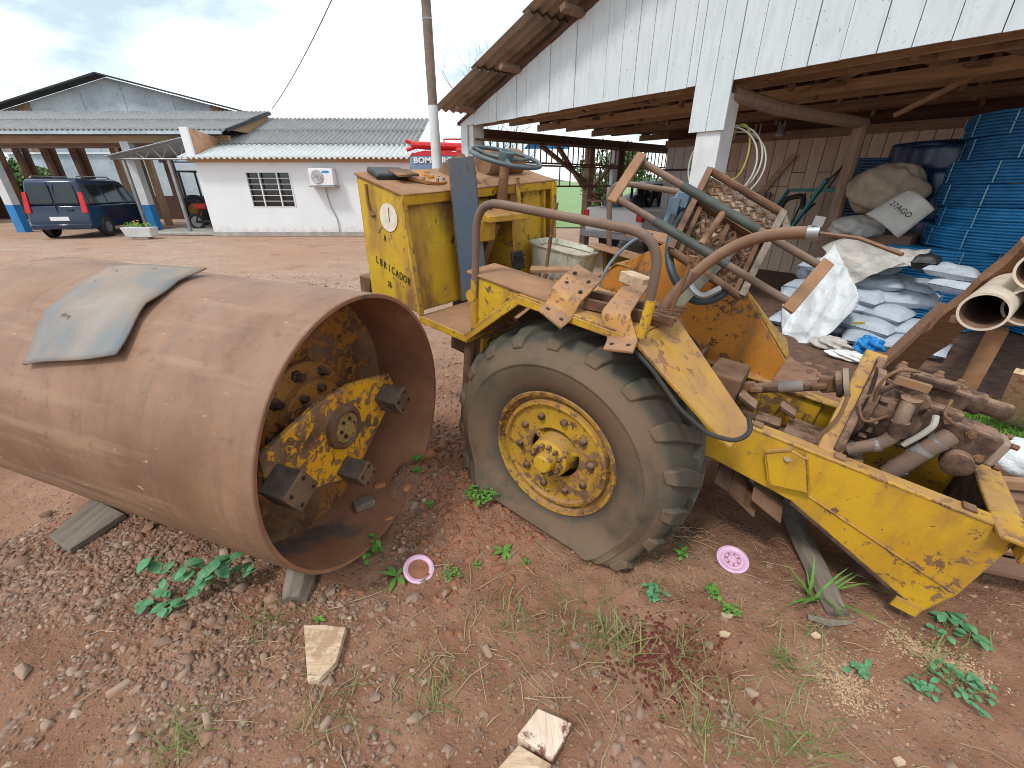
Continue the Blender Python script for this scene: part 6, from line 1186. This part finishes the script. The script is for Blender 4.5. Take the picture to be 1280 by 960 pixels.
for k in range(9):
    a_ = k * .698 + .3
    b = MB(); b.lathe([(-.37, .030), (-.335, .028), (-.33, .018), (-.30, .018)], (0, .228 * math.cos(a_), .228 * math.sin(a_)), (1, 0, 0), 6, cap1=True); dt.part('flange_bolt', b, M['rust_dusty'], hf)
    b = MB(); b.lathe([(-.30, .018), (-.265, .018)], (0, .158 * math.cos(a_ + .3), .158 * math.sin(a_ + .3)), (1, 0, 0), 6, cap1=True); dt.part('inner_bolt', b, M['rust_dusty'], hf)
dp_ = lambda x, px, py: arr(DF.on(0, x, px, py))
xy = -.12
yk = [dp_(xy, *p) for p in ((325, 572), (398, 505), (440, 480), (487, 467), (492, 478), (484, 512), (455, 572), (430, 600), (360, 622), (336, 612))]
b = MB(); b.prism(yk, (-.03, 0, 0)); yoke = dt.part('yoke_plate', b, m_paint('chipped_yoke_yellow', (.72, .36, .015), (.62, .27, .02), .50, .2, 4.5, .012), bevel=.006)
cc = dp_(xy, 428, 533)
b = MB(); b.lathe([(0, .104), (.024, .10), (.034, .088), (.034, .078), (.018, .072)], cc, (1, 0, 0), 36); b.lathe([(-.2, .09), (-.03, .09)], cc, (1, 0, 0), 24); dt.part('bearing_ring', b, M['rust_dark'], yoke)
b = MB(); b.lathe([(.012, .074), (.024, .070), (.026, .034), (.045, .028), (.046, 0)], cc, (1, 0, 0), 30); capd = dt.part('axle_cap', b, m_paint('greasy_yellow_cap', (.45, .32, .06), (.25, .18, .06), .52, 0, 9, 0), yoke)
for k in range(6): a_ = k * 1.047; b = MB(); b.lathe([(.02, .0075), (.034, .0075)], cc + arr((0, .042 * math.cos(a_), .042 * math.sin(a_))), (1, 0, 0), 6, cap1=True); dt.part('cap_bolt', b, M['black'], yoke)
for k, (px, py, s_) in enumerate(((478, 496, .055), (345, 605, .062), (432, 586, .048))):
    p = dp_(xy, px, py); b = MB(); r_ = .5; Yr = unit((0, math.cos(r_), math.sin(r_))); Zr = unit((0, -math.sin(r_), math.cos(r_)))
    b.box(p + arr((.055, 0, 0)), (.11, s_ * 1.9, s_ * 1.9), ((1, 0, 0), Yr, Zr)); rb = dt.part('rubber_block', b, M['dusty_rubber'], bevel=.004)
    b = MB(); b.box(p + arr((.117, 0, 0)), (.012, s_ * 1.95, s_ * 1.95), ((1, 0, 0), Yr, Zr)); dt.part('block_plate', b, m_rust('block_plate_rust_%s' % 'abc'[k], 9, .2, .8, (.10, .075, .06)), rb, bevel=.003)
    for u in (-1, 1):
        for v in (-1, 1): b = MB(); b.lathe([(.122, .008), (.127, .008)], p + Yr * u * s_ * .6 + Zr * v * s_ * .6, (1, 0, 0), 6, cap1=True); dt.part('plate_bolt', b, M['black'], rb)
# ---- sheet of steel lying over the drum
ps_ = Thing('bent_steel_sheet', DF, (-.9, -.2, DR), 'bent grey steel sheet with flaking rust lying on top of the drum', 'steel sheet')
def cyl(px, py):  # where the pixel's ray meets the drum shell
    lo = CAMP - DF.o; r = ray(px, py); o_ = DF.R.T @ lo; d_ = DF.R.T @ r; R_ = DR + .012
    a = d_[1] ** 2 + d_[2] ** 2; bq = o_[1] * d_[1] + o_[2] * d_[2]; c = o_[1] ** 2 + o_[2] ** 2 - R_ * R_; disc_ = bq * bq - a * c
    t = (-bq - math.sqrt(max(disc_, 0))) / a; return o_ + t * d_
cA, cB, cC, cD = cyl(33, 457), cyl(153, 447), cyl(258, 341), cyl(140, 338)
ang = lambda p: math.atan2(p[1], p[2])
aA, aB, aC, aD = ang(cA), ang(cB), ang(cC), ang(cD)
vl_ = (0, .40, .72, 1.0)
def cl_(u, v, lift):
    x = (cA[0] * (1 - u) + cB[0] * u) * (1 - v) + (cD[0] * (1 - u) + cC[0] * u) * v; a = (aA * (1 - u) + aB * u) * (1 - v) + (aD * (1 - u) + aC * u) * v
    r = DR + .022 + lift; return arr((x, r * math.sin(a), r * math.cos(a)))
def shf_(u, v):
    k = min(2, int(np.searchsorted(vl_, v + 1e-6)) - 1); k = max(0, k); t = (v - vl_[k]) / (vl_[k + 1] - vl_[k]); lf_ = (.012 * u, .006, .0, .012)
    return cl_(u, vl_[k], lf_[k]) * (1 - t) + cl_(u, vl_[k + 1], lf_[k + 1]) * t + arr((.006 * math.sin(v * 14) * (u > .95), 0, .004 * math.sin(u * 7 + v * 5)))
b = MB(); b.grid(shf_, 8, 25); ps_.part('plate', b, M['sheet'], solid=.007, smooth=12)
# ================================================================== LITTER ON THE SOIL
def G(px, py, dz=0): p = WF.on(2, 0, px, py); return arr((p[0], p[1], float(gh(p[0], p[1])) + dz))
def board(name, pxs, h_, mm, lab, cat, dz=0.0, bev=.004, group=None, tilt=None):
    P = [G(*p) for p in pxs]; 
    b = MB(); b.prism([p + arr((0, 0, dz + (tilt[i] if tilt else 0))) for i, p in enumerate(P)], (0, 0, h_)); 
    return single(name, b, M[mm], WF, P[0], lab, cat, group, bevel=bev)
board('chock_plank', ((62, 672), (88, 690), (158, 645), (118, 626)), .035, 'rotten', 'weathered grey plank wedged under the left side of the drum', 'plank', .0)
b = MB(); c_ = G(370, 735); b.tube([c_ + arr((-.03, .12, .015)), c_ + arr((0, .02, .012)), c_ + arr((.01, -.05, .0))], [.07, .07, .055], 9); single('chock_log', b, M['rotten'], WF, c_, 'short split log wedged under the drum mouth', 'log')
b = MB(); P = [G(380, 783), G(386, 856), G(400, 854), G(421, 832), G(433, 785), G(405, 782)]; b.prism([p + arr((0, 0, .004)) for p in P], (0, 0, .03)); single('wood_wedge', b, M['pale_cut'], WF, P[0], 'pale wedge shaped chunk of cut wood lying on the soil', 'wood chunk', bevel=.003)
bt0 = [G(646, 926), G(690, 955), G(716, 915), G(672, 893), ]
b = MB(); b.prism([p for p in bt0], (0, 0, .055)); single('wood_block', b, M['bloodwood'], WF, bt0[0], 'split wood block with dark red stains at the bottom edge, the upper one', 'wood block', bevel=.004)
bt1 = [G(622, 965), G(655, 985), G(690, 960), G(648, 934)]
b = MB(); b.prism([p for p in bt1], (0, 0, .04)); single('wood_block', b, M['pale_cut'], WF, bt1[0], 'pale split wood block cut by the bottom edge, below the stained one', 'wood block', bevel=.004)
b = MB(); b.tube([G(985, 630, .05), G(1005, 680, .045), G(1030, 735, .03), G(1048, 768, .01)], [.05, .052, .05, .042], 9); single('rotten_log', b, M['rotten'], WF, G(1010, 700), 'rotten grey log lying under the yellow frame rail', 'log')
b = MB(); b.tube([G(1010, 770, .01), G(1035, 778, .015), G(1065, 778, .008)], [.012, .018, .008], 7); single('dead_stick', b, M['rotten'], WF, G(1035, 776), 'short dead stick at the foot of the rotten log', 'stick')
board('thin_plank', ((520, 650), (530, 655), (566, 585), (556, 578)), .015, 'plank_brown', 'thin brown plank on the soil between drum and tyre', 'plank', .01)
for px, py, s_, rz, lab in ((537, 590, .055, .6, 'broken orange brick on the soil heap just right of the drum edge'), (478, 622, .04, .2, 'small square broken brick inside the drum mouth'), (512, 633, .035, 1.1, 'flat brick shard at the drum lip below the others'), (487, 655, .03, .4, 'lowest broken brick piece near the drum lip')):
    c_ = G(px, py, .03); b = MB(); X = arr((math.cos(rz), math.sin(rz), .15)); Yv = arr((-math.sin(rz), math.cos(rz), 0)); b.box(c_, (s_ * 1.6, s_, s_ * .8), (unit(X), Yv, unit(np.cross(X, Yv)))); single('broken_brick', b, M['brick'], WF, c_, lab, 'brick', 'broken brick pieces by the drum mouth', bevel=.006)
c_ = DF.W((-.20, .10, -.57)); b = MB(); b.box(c_, (.11, .07, .04), ((.8, .6, 0), (-.6, .8, 0), (0, 0, 1))); single('mossy_block', b, M['rotten'], WF, c_, 'dark mossy block lying inside the drum mouth', 'block', bevel=.006)
def lid(px, py, lab, tilt, open_):
    c_ = G(px, py, .012); t = Thing('pink_lid', WF, c_, lab, 'lid', 'pink plastic lids on the soil'); ax = unit((tilt[0], tilt[1], 1))
    b = MB(); R_ = .072; b.lathe([(0, R_ * .97), (.006, R_), (.012, R_), (.014, R_ * .88), (.012, R_ * .84), (.009, R_ * .70)] + ([(.006, R_ * .68), (.006, 0)] if not open_ else [(.004, R_ * .66)]), c_, ax, 40); pl_ = t.part('disc', b, M['pink'])
    if open_: b = MB(); b.lathe([(.007, R_ * .68), (.008, 0)], c_, ax, 24); t.part('soil_fill', b, M['soilmat'])
    else:
        for r in (.72, .5, .3): b = MB(); b.tube([c_ + arr((R_ * r * math.cos(a_), R_ * r * math.sin(a_), .008 - tilt[0] * R_ * r * math.cos(a_) - tilt[1] * R_ * r * math.sin(a_))) for a_ in np.linspace(0, 2 * math.pi, 29)[:-1]], .0022, 5, closed=True); t.part('embossed_ring', b, m_dp, pl_)
        for k in range(7): a_ = k * .9; b = MB(); p_ = c_ + arr((R_ * .4 * math.cos(a_), R_ * .4 * math.sin(a_), .008 - tilt[0] * R_ * .4 * math.cos(a_) - tilt[1] * R_ * .4 * math.sin(a_))); b.box(p_, (.012, .006, .003), ((math.cos(a_), math.sin(a_), 0), (-math.sin(a_), math.cos(a_), 0), (0, 0, 1))); t.part('embossed_mark', b, M['soilmat'], pl_)
m_dp = m_plain('dusty_pink', (.50, .24, .38), .6, .2, 12)
lid(523, 711, 'pink lid half full of soil, in front of the drum mouth', (.25, -.2), True); lid(916, 698, 'pink embossed lid lying flat right of the tyre', (-.12, -.22), False)
for k, (px, py, lab) in enumerate(((905, 792, 'beige flat chip on the gravel below the right pink lid'), (1128, 948, 'pale triangular chip near the bottom right edge'), (908, 770, 'pale bark chip just above the beige chip'), (1020, 795, 'small tan chip beside the sawdust patch'))):
    c_ = G(px, py, .008); b = MB(); r_ = random.Random(k); b.prism([c_ + arr((.022 * math.cos(a_) * r_.uniform(.6, 1.3), .016 * math.sin(a_) * r_.uniform(.7, 1.2), 0)) for a_ in (0, 1.3, 2.5, 3.9, 5.2)], (.002, 0, .008)); single('wood_chip', b, M['pale_cut'], WF, c_, lab, 'wood chip', 'chips on the soil')
# sawdust sprinkled under the frame end, and fine chips
r_ = np.random.default_rng(5); cx = np.concatenate([r_.normal(1.12, .10, 900), r_.normal(1.45, .16, 1500)]); cy = np.concatenate([r_.normal(1.0, .10, 900), r_.normal(1.10, .07, 1500)]) ; cx[900:] += 0; 
pA, pB, pC = G(1060, 850), G(1120, 800), G(1230, 850)
seg_ = r_.random(2600); P0 = np.where(seg_[:, None] < .4, pA[None, :2] * 1, pB[None, :2] + (pC - pB)[None, :2] * r_.random((2600, 1))); P0 = P0 + r_.normal(0, .045, (2600, 2)) * np.where(seg_[:, None] < .4, 1.3, .8)
S_s = r_.uniform(.0016, .0044, 2600); V, Fc = stones(np.column_stack([P0, gh(P0[:, 0], P0[:, 1]) + .002]), S_s, 77); tag(link('sawdust', np_mesh('sawdust', V, Fc), M['sawdust']), kind='stuff')
r_ = np.random.default_rng(9); n_ = 700; a_ = r_.uniform(0, 6.28, n_); P0 = G(830, 815)[None, :2] + np.column_stack([r_.normal(0, .12, n_), r_.normal(0, .09, n_)]); V, Fc = stones(np.column_stack([P0, gh(P0[:, 0], P0[:, 1]) + .002]), r_.uniform(.003, .010, n_), 78); tag(link('dark_red_crumbs', np_mesh('dark_red_crumbs', V, Fc), m_plain('dark_red_soil', (.14, .035, .022), .8, .4, 40)), kind='stuff')
r_ = np.random.default_rng(10); n_ = 2600; P0 = np.column_stack([r_.normal(-.24, .22, n_), r_.normal(2.05, .35, n_)]); k_ = ~blocked(P0[:, 0], P0[:, 1]); P0 = P0[k_]; V, Fc = stones(np.column_stack([P0, gh(P0[:, 0], P0[:, 1]) + .0]), np.exp(r_.normal(math.log(.010), .5, len(P0))), 79); tag(link('soil_clods', np_mesh('soil_clods', V, Fc), M['soilmat']), kind='stuff')
# ---- dry stalks and twigs: one mass
q = random.Random(77); b = MB()
for k in range(420):
    x, y = (q.gauss(.15, .8), q.gauss(1.05, .35)) if k < 300 else (q.gauss(1.0, .25), q.gauss(1.65, .12))
    if not (-2.2 < x < 2.2 and .5 < y < 2.2) or blocked(np.array([x]), np.array([y]))[0]: continue
    a_ = q.uniform(0, 6.28); L_ = q.uniform(.03, .16); pts = [arr((x + L_ * t * math.cos(a_ + .5 * t * math.sin(k)), y + L_ * t * math.sin(a_ + .5 * t * math.sin(k)), 0)) for t in (0, .5, 1)]
    pts = [arr((p[0], p[1], float(gh(p[0], p[1])) + .004 + .008 * (i == 1))) for i, p in enumerate(pts)]; b.tube(pts, q.uniform(.0008, .0022), 4, caps=False)
struct('dry_stalks', b, M['drygrass'], 'stuff')
# ---- scattered thin grass: one mass
def blade(b, p, a_, L_, w_, lean, bend):
    d = arr((math.cos(a_), math.sin(a_), 0)); s_ = arr((-d[1], d[0], 0)); pts = []
    for t in (0, .4, .75, 1): pts.append(p + d * L_ * (lean * t + bend * t * t) + arr((0, 0, L_ * (t * (1 - .45 * bend * t)) * (1 - .5 * lean))))
    ww = (1, .9, .55, .05); vs_ = []
    for i in range(4): vs_ += [pts[i] - s_ * w_ * ww[i], pts[i] + s_ * w_ * ww[i]]
    b.add(vs_, [(0, 1, 3, 2), (2, 3, 5, 4), (4, 5, 7, 6)])
b = MB()
for k in range(1500):
    cl = ((760, 790), (640, 770), (800, 720), (1000, 900), (1190, 800), (330, 780), (560, 850), (230, 910), (1000, 800), (850, 860), (720, 740), (430, 880), (930, 930), (700, 800))[k % 14]
    c_ = G(*cl); x, y = c_[0] + q.gauss(0, .10), c_[1] + q.gauss(0, .07)
    if blocked(np.array([x]), np.array([y]))[0] or q.random() < .55: continue
    blade(b, arr((x, y, float(gh(x, y)))), q.uniform(0, 6.28), q.uniform(.03, .11), q.uniform(.001, .0022), q.uniform(.2, .9), q.uniform(.1, .7))
struct('grass', b, M['grass'], 'stuff', smooth=0); b = MB()
for k in range(5000):   # small lawn between pallet and pipes
    c_ = WF.on(2, 0, 1252, 528); x, y = c_[0] + q.uniform(-.25, .6), c_[1] + q.uniform(-.35, .35); blade(b, arr((x, y, float(gh(x, y)))), q.uniform(0, 6.28), q.uniform(.03, .08), q.uniform(.002, .004), q.uniform(.1, .6), .4)
struct('lawn', b, M['lawn'], 'stuff', smooth=0)
# ---- weeds: each a plant of its own
def leaf(b, p, d, L_, w_, droop=.3, fold=.15):
    d = unit(d); s_ = unit(np.cross(d, (0, 0, 1))); up_ = np.cross(s_, d); rows = ((0, .12), (.3, .85), (.55, 1), (.8, .6), (1, .03)); vs_ = []
    for t, ww in rows:
        c_ = p + d * L_ * t - arr((0, 0, 1)) * droop * L_ * t * t; vs_ += [c_ - s_ * w_ * ww + up_ * fold * w_ * ww, c_, c_ + s_ * w_ * ww + up_ * fold * w_ * ww]
    b.add(vs_, [f_ for i in range(4) for f_ in ((i * 3, i * 3 + 1, i * 3 + 4, i * 3 + 3), (i * 3 + 1, i * 3 + 2, i * 3 + 5, i * 3 + 4))])
def rosette(px, py, lab, nl, L_, w_, lean, mm='leaf', seed=0, h_=.02, two=False):
    r = random.Random(seed); p = G(px, py, .0); t = Thing('weed', WF, p, lab, 'weed', 'weeds growing round the machine'); b = MB(); b.tube([p, p + arr((0, 0, h_))], .003, 5); t.part('stem', b, M['grass'])
    for k in range(nl):
        a_ = k * 2.4 + r.uniform(-.3, .3); b = MB(); leaf(b, p + arr((0, 0, h_ * (.5 + .5 * k / nl))), (math.cos(a_), math.sin(a_), lean * r.uniform(.5, 1.4)), L_ * r.uniform(.7, 1.15), w_ * r.uniform(.8, 1.15)); t.part('leaf', b, M[mm], smooth=60)
def bushy(px, py, lab, rad, n, ls, mm='leaf', seed=0, hh=.06):
    r = random.Random(seed); p = G(px, py, 0); t = Thing('weed', WF, p, lab, 'weed', 'weeds growing round the machine'); b = MB(); st_ = MB()
    for k in range(n):
        a_ = r.uniform(0, 6.28); rr = rad * r.random() ** .6; h_ = hh * r.uniform(.25, 1); e = p + arr((rr * math.cos(a_), rr * math.sin(a_), h_)); 
        if k % 3 == 0: st_.tube([p + arr((rr * .3 * math.cos(a_), rr * .3 * math.sin(a_), 0)), e], .0013, 4, caps=False)
        aa = r.uniform(0, 6.28); leaf(b, e, (math.cos(aa), math.sin(aa), r.uniform(-.1, .6)), ls * r.uniform(.6, 1.3), ls * .32, .3)
    t.part('stems', st_, M['grass']); o = t.part('foliage', b, M[mm], smooth=60)
def tuft(px, py, lab, n, L_, w_=.0025, spread=.02, seed=0, mm='grass'):
    r = random.Random(seed); p = G(px, py, 0); t = Thing('grass_tuft', WF, p, lab, 'grass', 'grass tufts in the foreground'); b = MB()
    for k in range(n): blade(b, p + arr((r.gauss(0, spread), r.gauss(0, spread), 0)), r.uniform(0, 6.28), L_ * r.uniform(.5, 1.2), w_ * r.uniform(.6, 1.3), r.uniform(.15, .8), r.uniform(.1, .8))
    t.part('blades', b, M[mm], smooth=0)
rosette(495, 716, 'pointed green weed just left of the left pink lid', 6, .085, .013, .5, 'leaf', 1)
rosette(629, 693, 'star shaped green weed with pointed leaves in front of the tyre', 6, .065, .012, .35, 'leaf', 2)
rosette(738, 684, 'pointed weed against the foot of the flat tyre', 8, .06, .011, .9, 'leaf', 3, .03)
rosette(767, 694, 'small upright sprout right beside the tyre foot', 3, .045, .008, 2.2, 'leaf', 4)
rosette(524, 622, 'yellow green weed by the bricks at the drum edge', 7, .05, .011, .7, 'leaf', 5)
rosette(527, 610, 'small weed on the soil heap behind the bricks', 6, .06, .011, .9, 'leaf', 6)
rosette(398, 772, 'small sprig just above the pale wood wedge', 6, .035, .008, .7, 'leaf', 7)
rosette(540, 645, 'two leaved weed on the thin brown plank', 5, .045, .014, .8, 'leaf', 8)
bushy(604, 637, 'dense low clump of small leaved weed left of the flat tyre', .085, 150, .026, 'leaf', 1, .06)
bushy(565, 720, 'tiny feathery clump right of the left pink lid', .04, 60, .014, 'leaf', 2, .035)
bushy(597, 706, 'tiny green dot of weed right of the feathery clump', .018, 22, .013, 'leaf', 3, .02)
bushy(656, 705, 'tiny green clump below the star shaped weed', .022, 24, .014, 'leaf', 4, .025)
bushy(462, 688, 'round leaved weed beside the drum lip', .05, 34, .036, 'leaf', 5, .09)
bushy(818, 740, 'round leaved bright weed below the tyre tread', .035, 26, .032, 'leaf_blue', 6, .05)
bushy(893, 738, 'small round leaved weed under the right pink lid', .03, 24, .026, 'leaf', 7, .04)
bushy(913, 765, 'feathery weed below the right pink lid', .035, 36, .02, 'leaf', 8, .03)
bushy(852, 690, 'small weed tucked behind the tyre tread', .03, 20, .03, 'leaf', 9, .08)
bushy(648, 632, 'little leaf cluster touching the tyre sidewall', .02, 10, .024, 'leaf', 10, .03)
bushy(664, 640, 'second little leaf cluster touching the tyre sidewall', .018, 9, .02, 'leaf', 11, .03)
bushy(1075, 838, 'blue green seedling on the sawdust', .03, 14, .034, 'leaf_blue', 12, .05)
bushy(1190, 790, 'broad leaved seedlings right of the frame end', .08, 26, .045, 'leaf_blue', 13, .06)
bushy(1200, 862, 'creeping weed with small paired leaves at lower right', .08, 40, .03, 'leaf_blue', 14, .05)
bushy(1150, 860, 'small blue green weed left of the creeping weed', .04, 18, .03, 'leaf_blue', 15, .04)
tuft(1022, 745, 'bright tall grass tuft growing against the rotten log', 16, .19, .0065, .018, 1, 'leaf'); tuft(985, 830, 'thin grass tuft left of the sawdust', 26, .12, .0025, .025, 2); tuft(765, 800, 'straggling grass tuft in the middle foreground', 40, .13, .0024, .05, 3); tuft(640, 780, 'sparse grass tuft above the wood blocks', 22, .10, .002, .03, 4)
tuft(235, 925, 'grass tuft in the gravel at the lower left', 34, .09, .0022, .04, 5); tuft(860, 800, 'grass tuft beside the dark red soil', 30, .08, .002, .03, 6); tuft(340, 770, 'thin grass below the broad leaved plant', 20, .09, .0024, .04, 7); tuft(1000, 935, 'grass tuft at the bottom edge right of centre', 34, .10, .0026, .04, 8); tuft(800, 700, 'grass by the tyre foot', 20, .09, .002, .03, 9); tuft(1170, 830, 'grass among the seedlings at the right', 30, .10, .0025, .05, 10)
tuft(870, 905, 'thin grass blades right of the wood blocks', 20, .08, .002, .04, 11); tuft(545, 880, 'thin grass blades left of the wood blocks', 20, .08, .002, .015, 12)
# broad leaved plant under the drum
p = G(265, 725); bl = Thing('broad_leaved_plant', WF, p, 'large blue green broad leaved weed growing under the drum', 'plant'); r = random.Random(5)
for k in range(9):
    a_ = r.uniform(3.0, 6.6); e = p + arr((.16 * math.cos(a_) * r.uniform(.4, 1.6), .06 * math.sin(a_) * r.uniform(.4, 1.2), r.uniform(.07, .21))); b = MB(); b.tube([p, (p + e) / 2 + arr((0, 0, .02)), e], .003, 5); bl.part('stem', b, M['grass'])
    for j in range(5):
        aa = r.uniform(0, 6.28); b = MB(); L_ = r.uniform(.035, .068); leaf(b, e + arr((r.gauss(0, .015), r.gauss(0, .012), r.gauss(0, .01))), (math.cos(aa), math.sin(aa) - .3, r.uniform(-.2, .4)), L_, L_ * .38, .4, .12); bl.part('leaf', b, M['leaf_blue'], smooth=60)
p = G(215, 750); bl = Thing('broad_leaved_plant', WF, p, 'lower spreading blue green weed left of the large plant', 'plant')
for k in range(5):
    a_ = r.uniform(2.4, 6.8); e = p + arr((.10 * math.cos(a_) * r.uniform(.4, 1.4), .05 * math.sin(a_) * r.uniform(.4, 1.2), r.uniform(.02, .06))); b = MB(); b.tube([p, e], .0025, 5); bl.part('stem', b, M['grass'])
    for j in range(5): aa = r.uniform(0, 6.28); b = MB(); L_ = r.uniform(.03, .055); leaf(b, e, (math.cos(aa), math.sin(aa), r.uniform(-.1, .4)), L_, L_ * .4, .3, .12); bl.part('leaf', b, M['leaf_blue'], smooth=60)
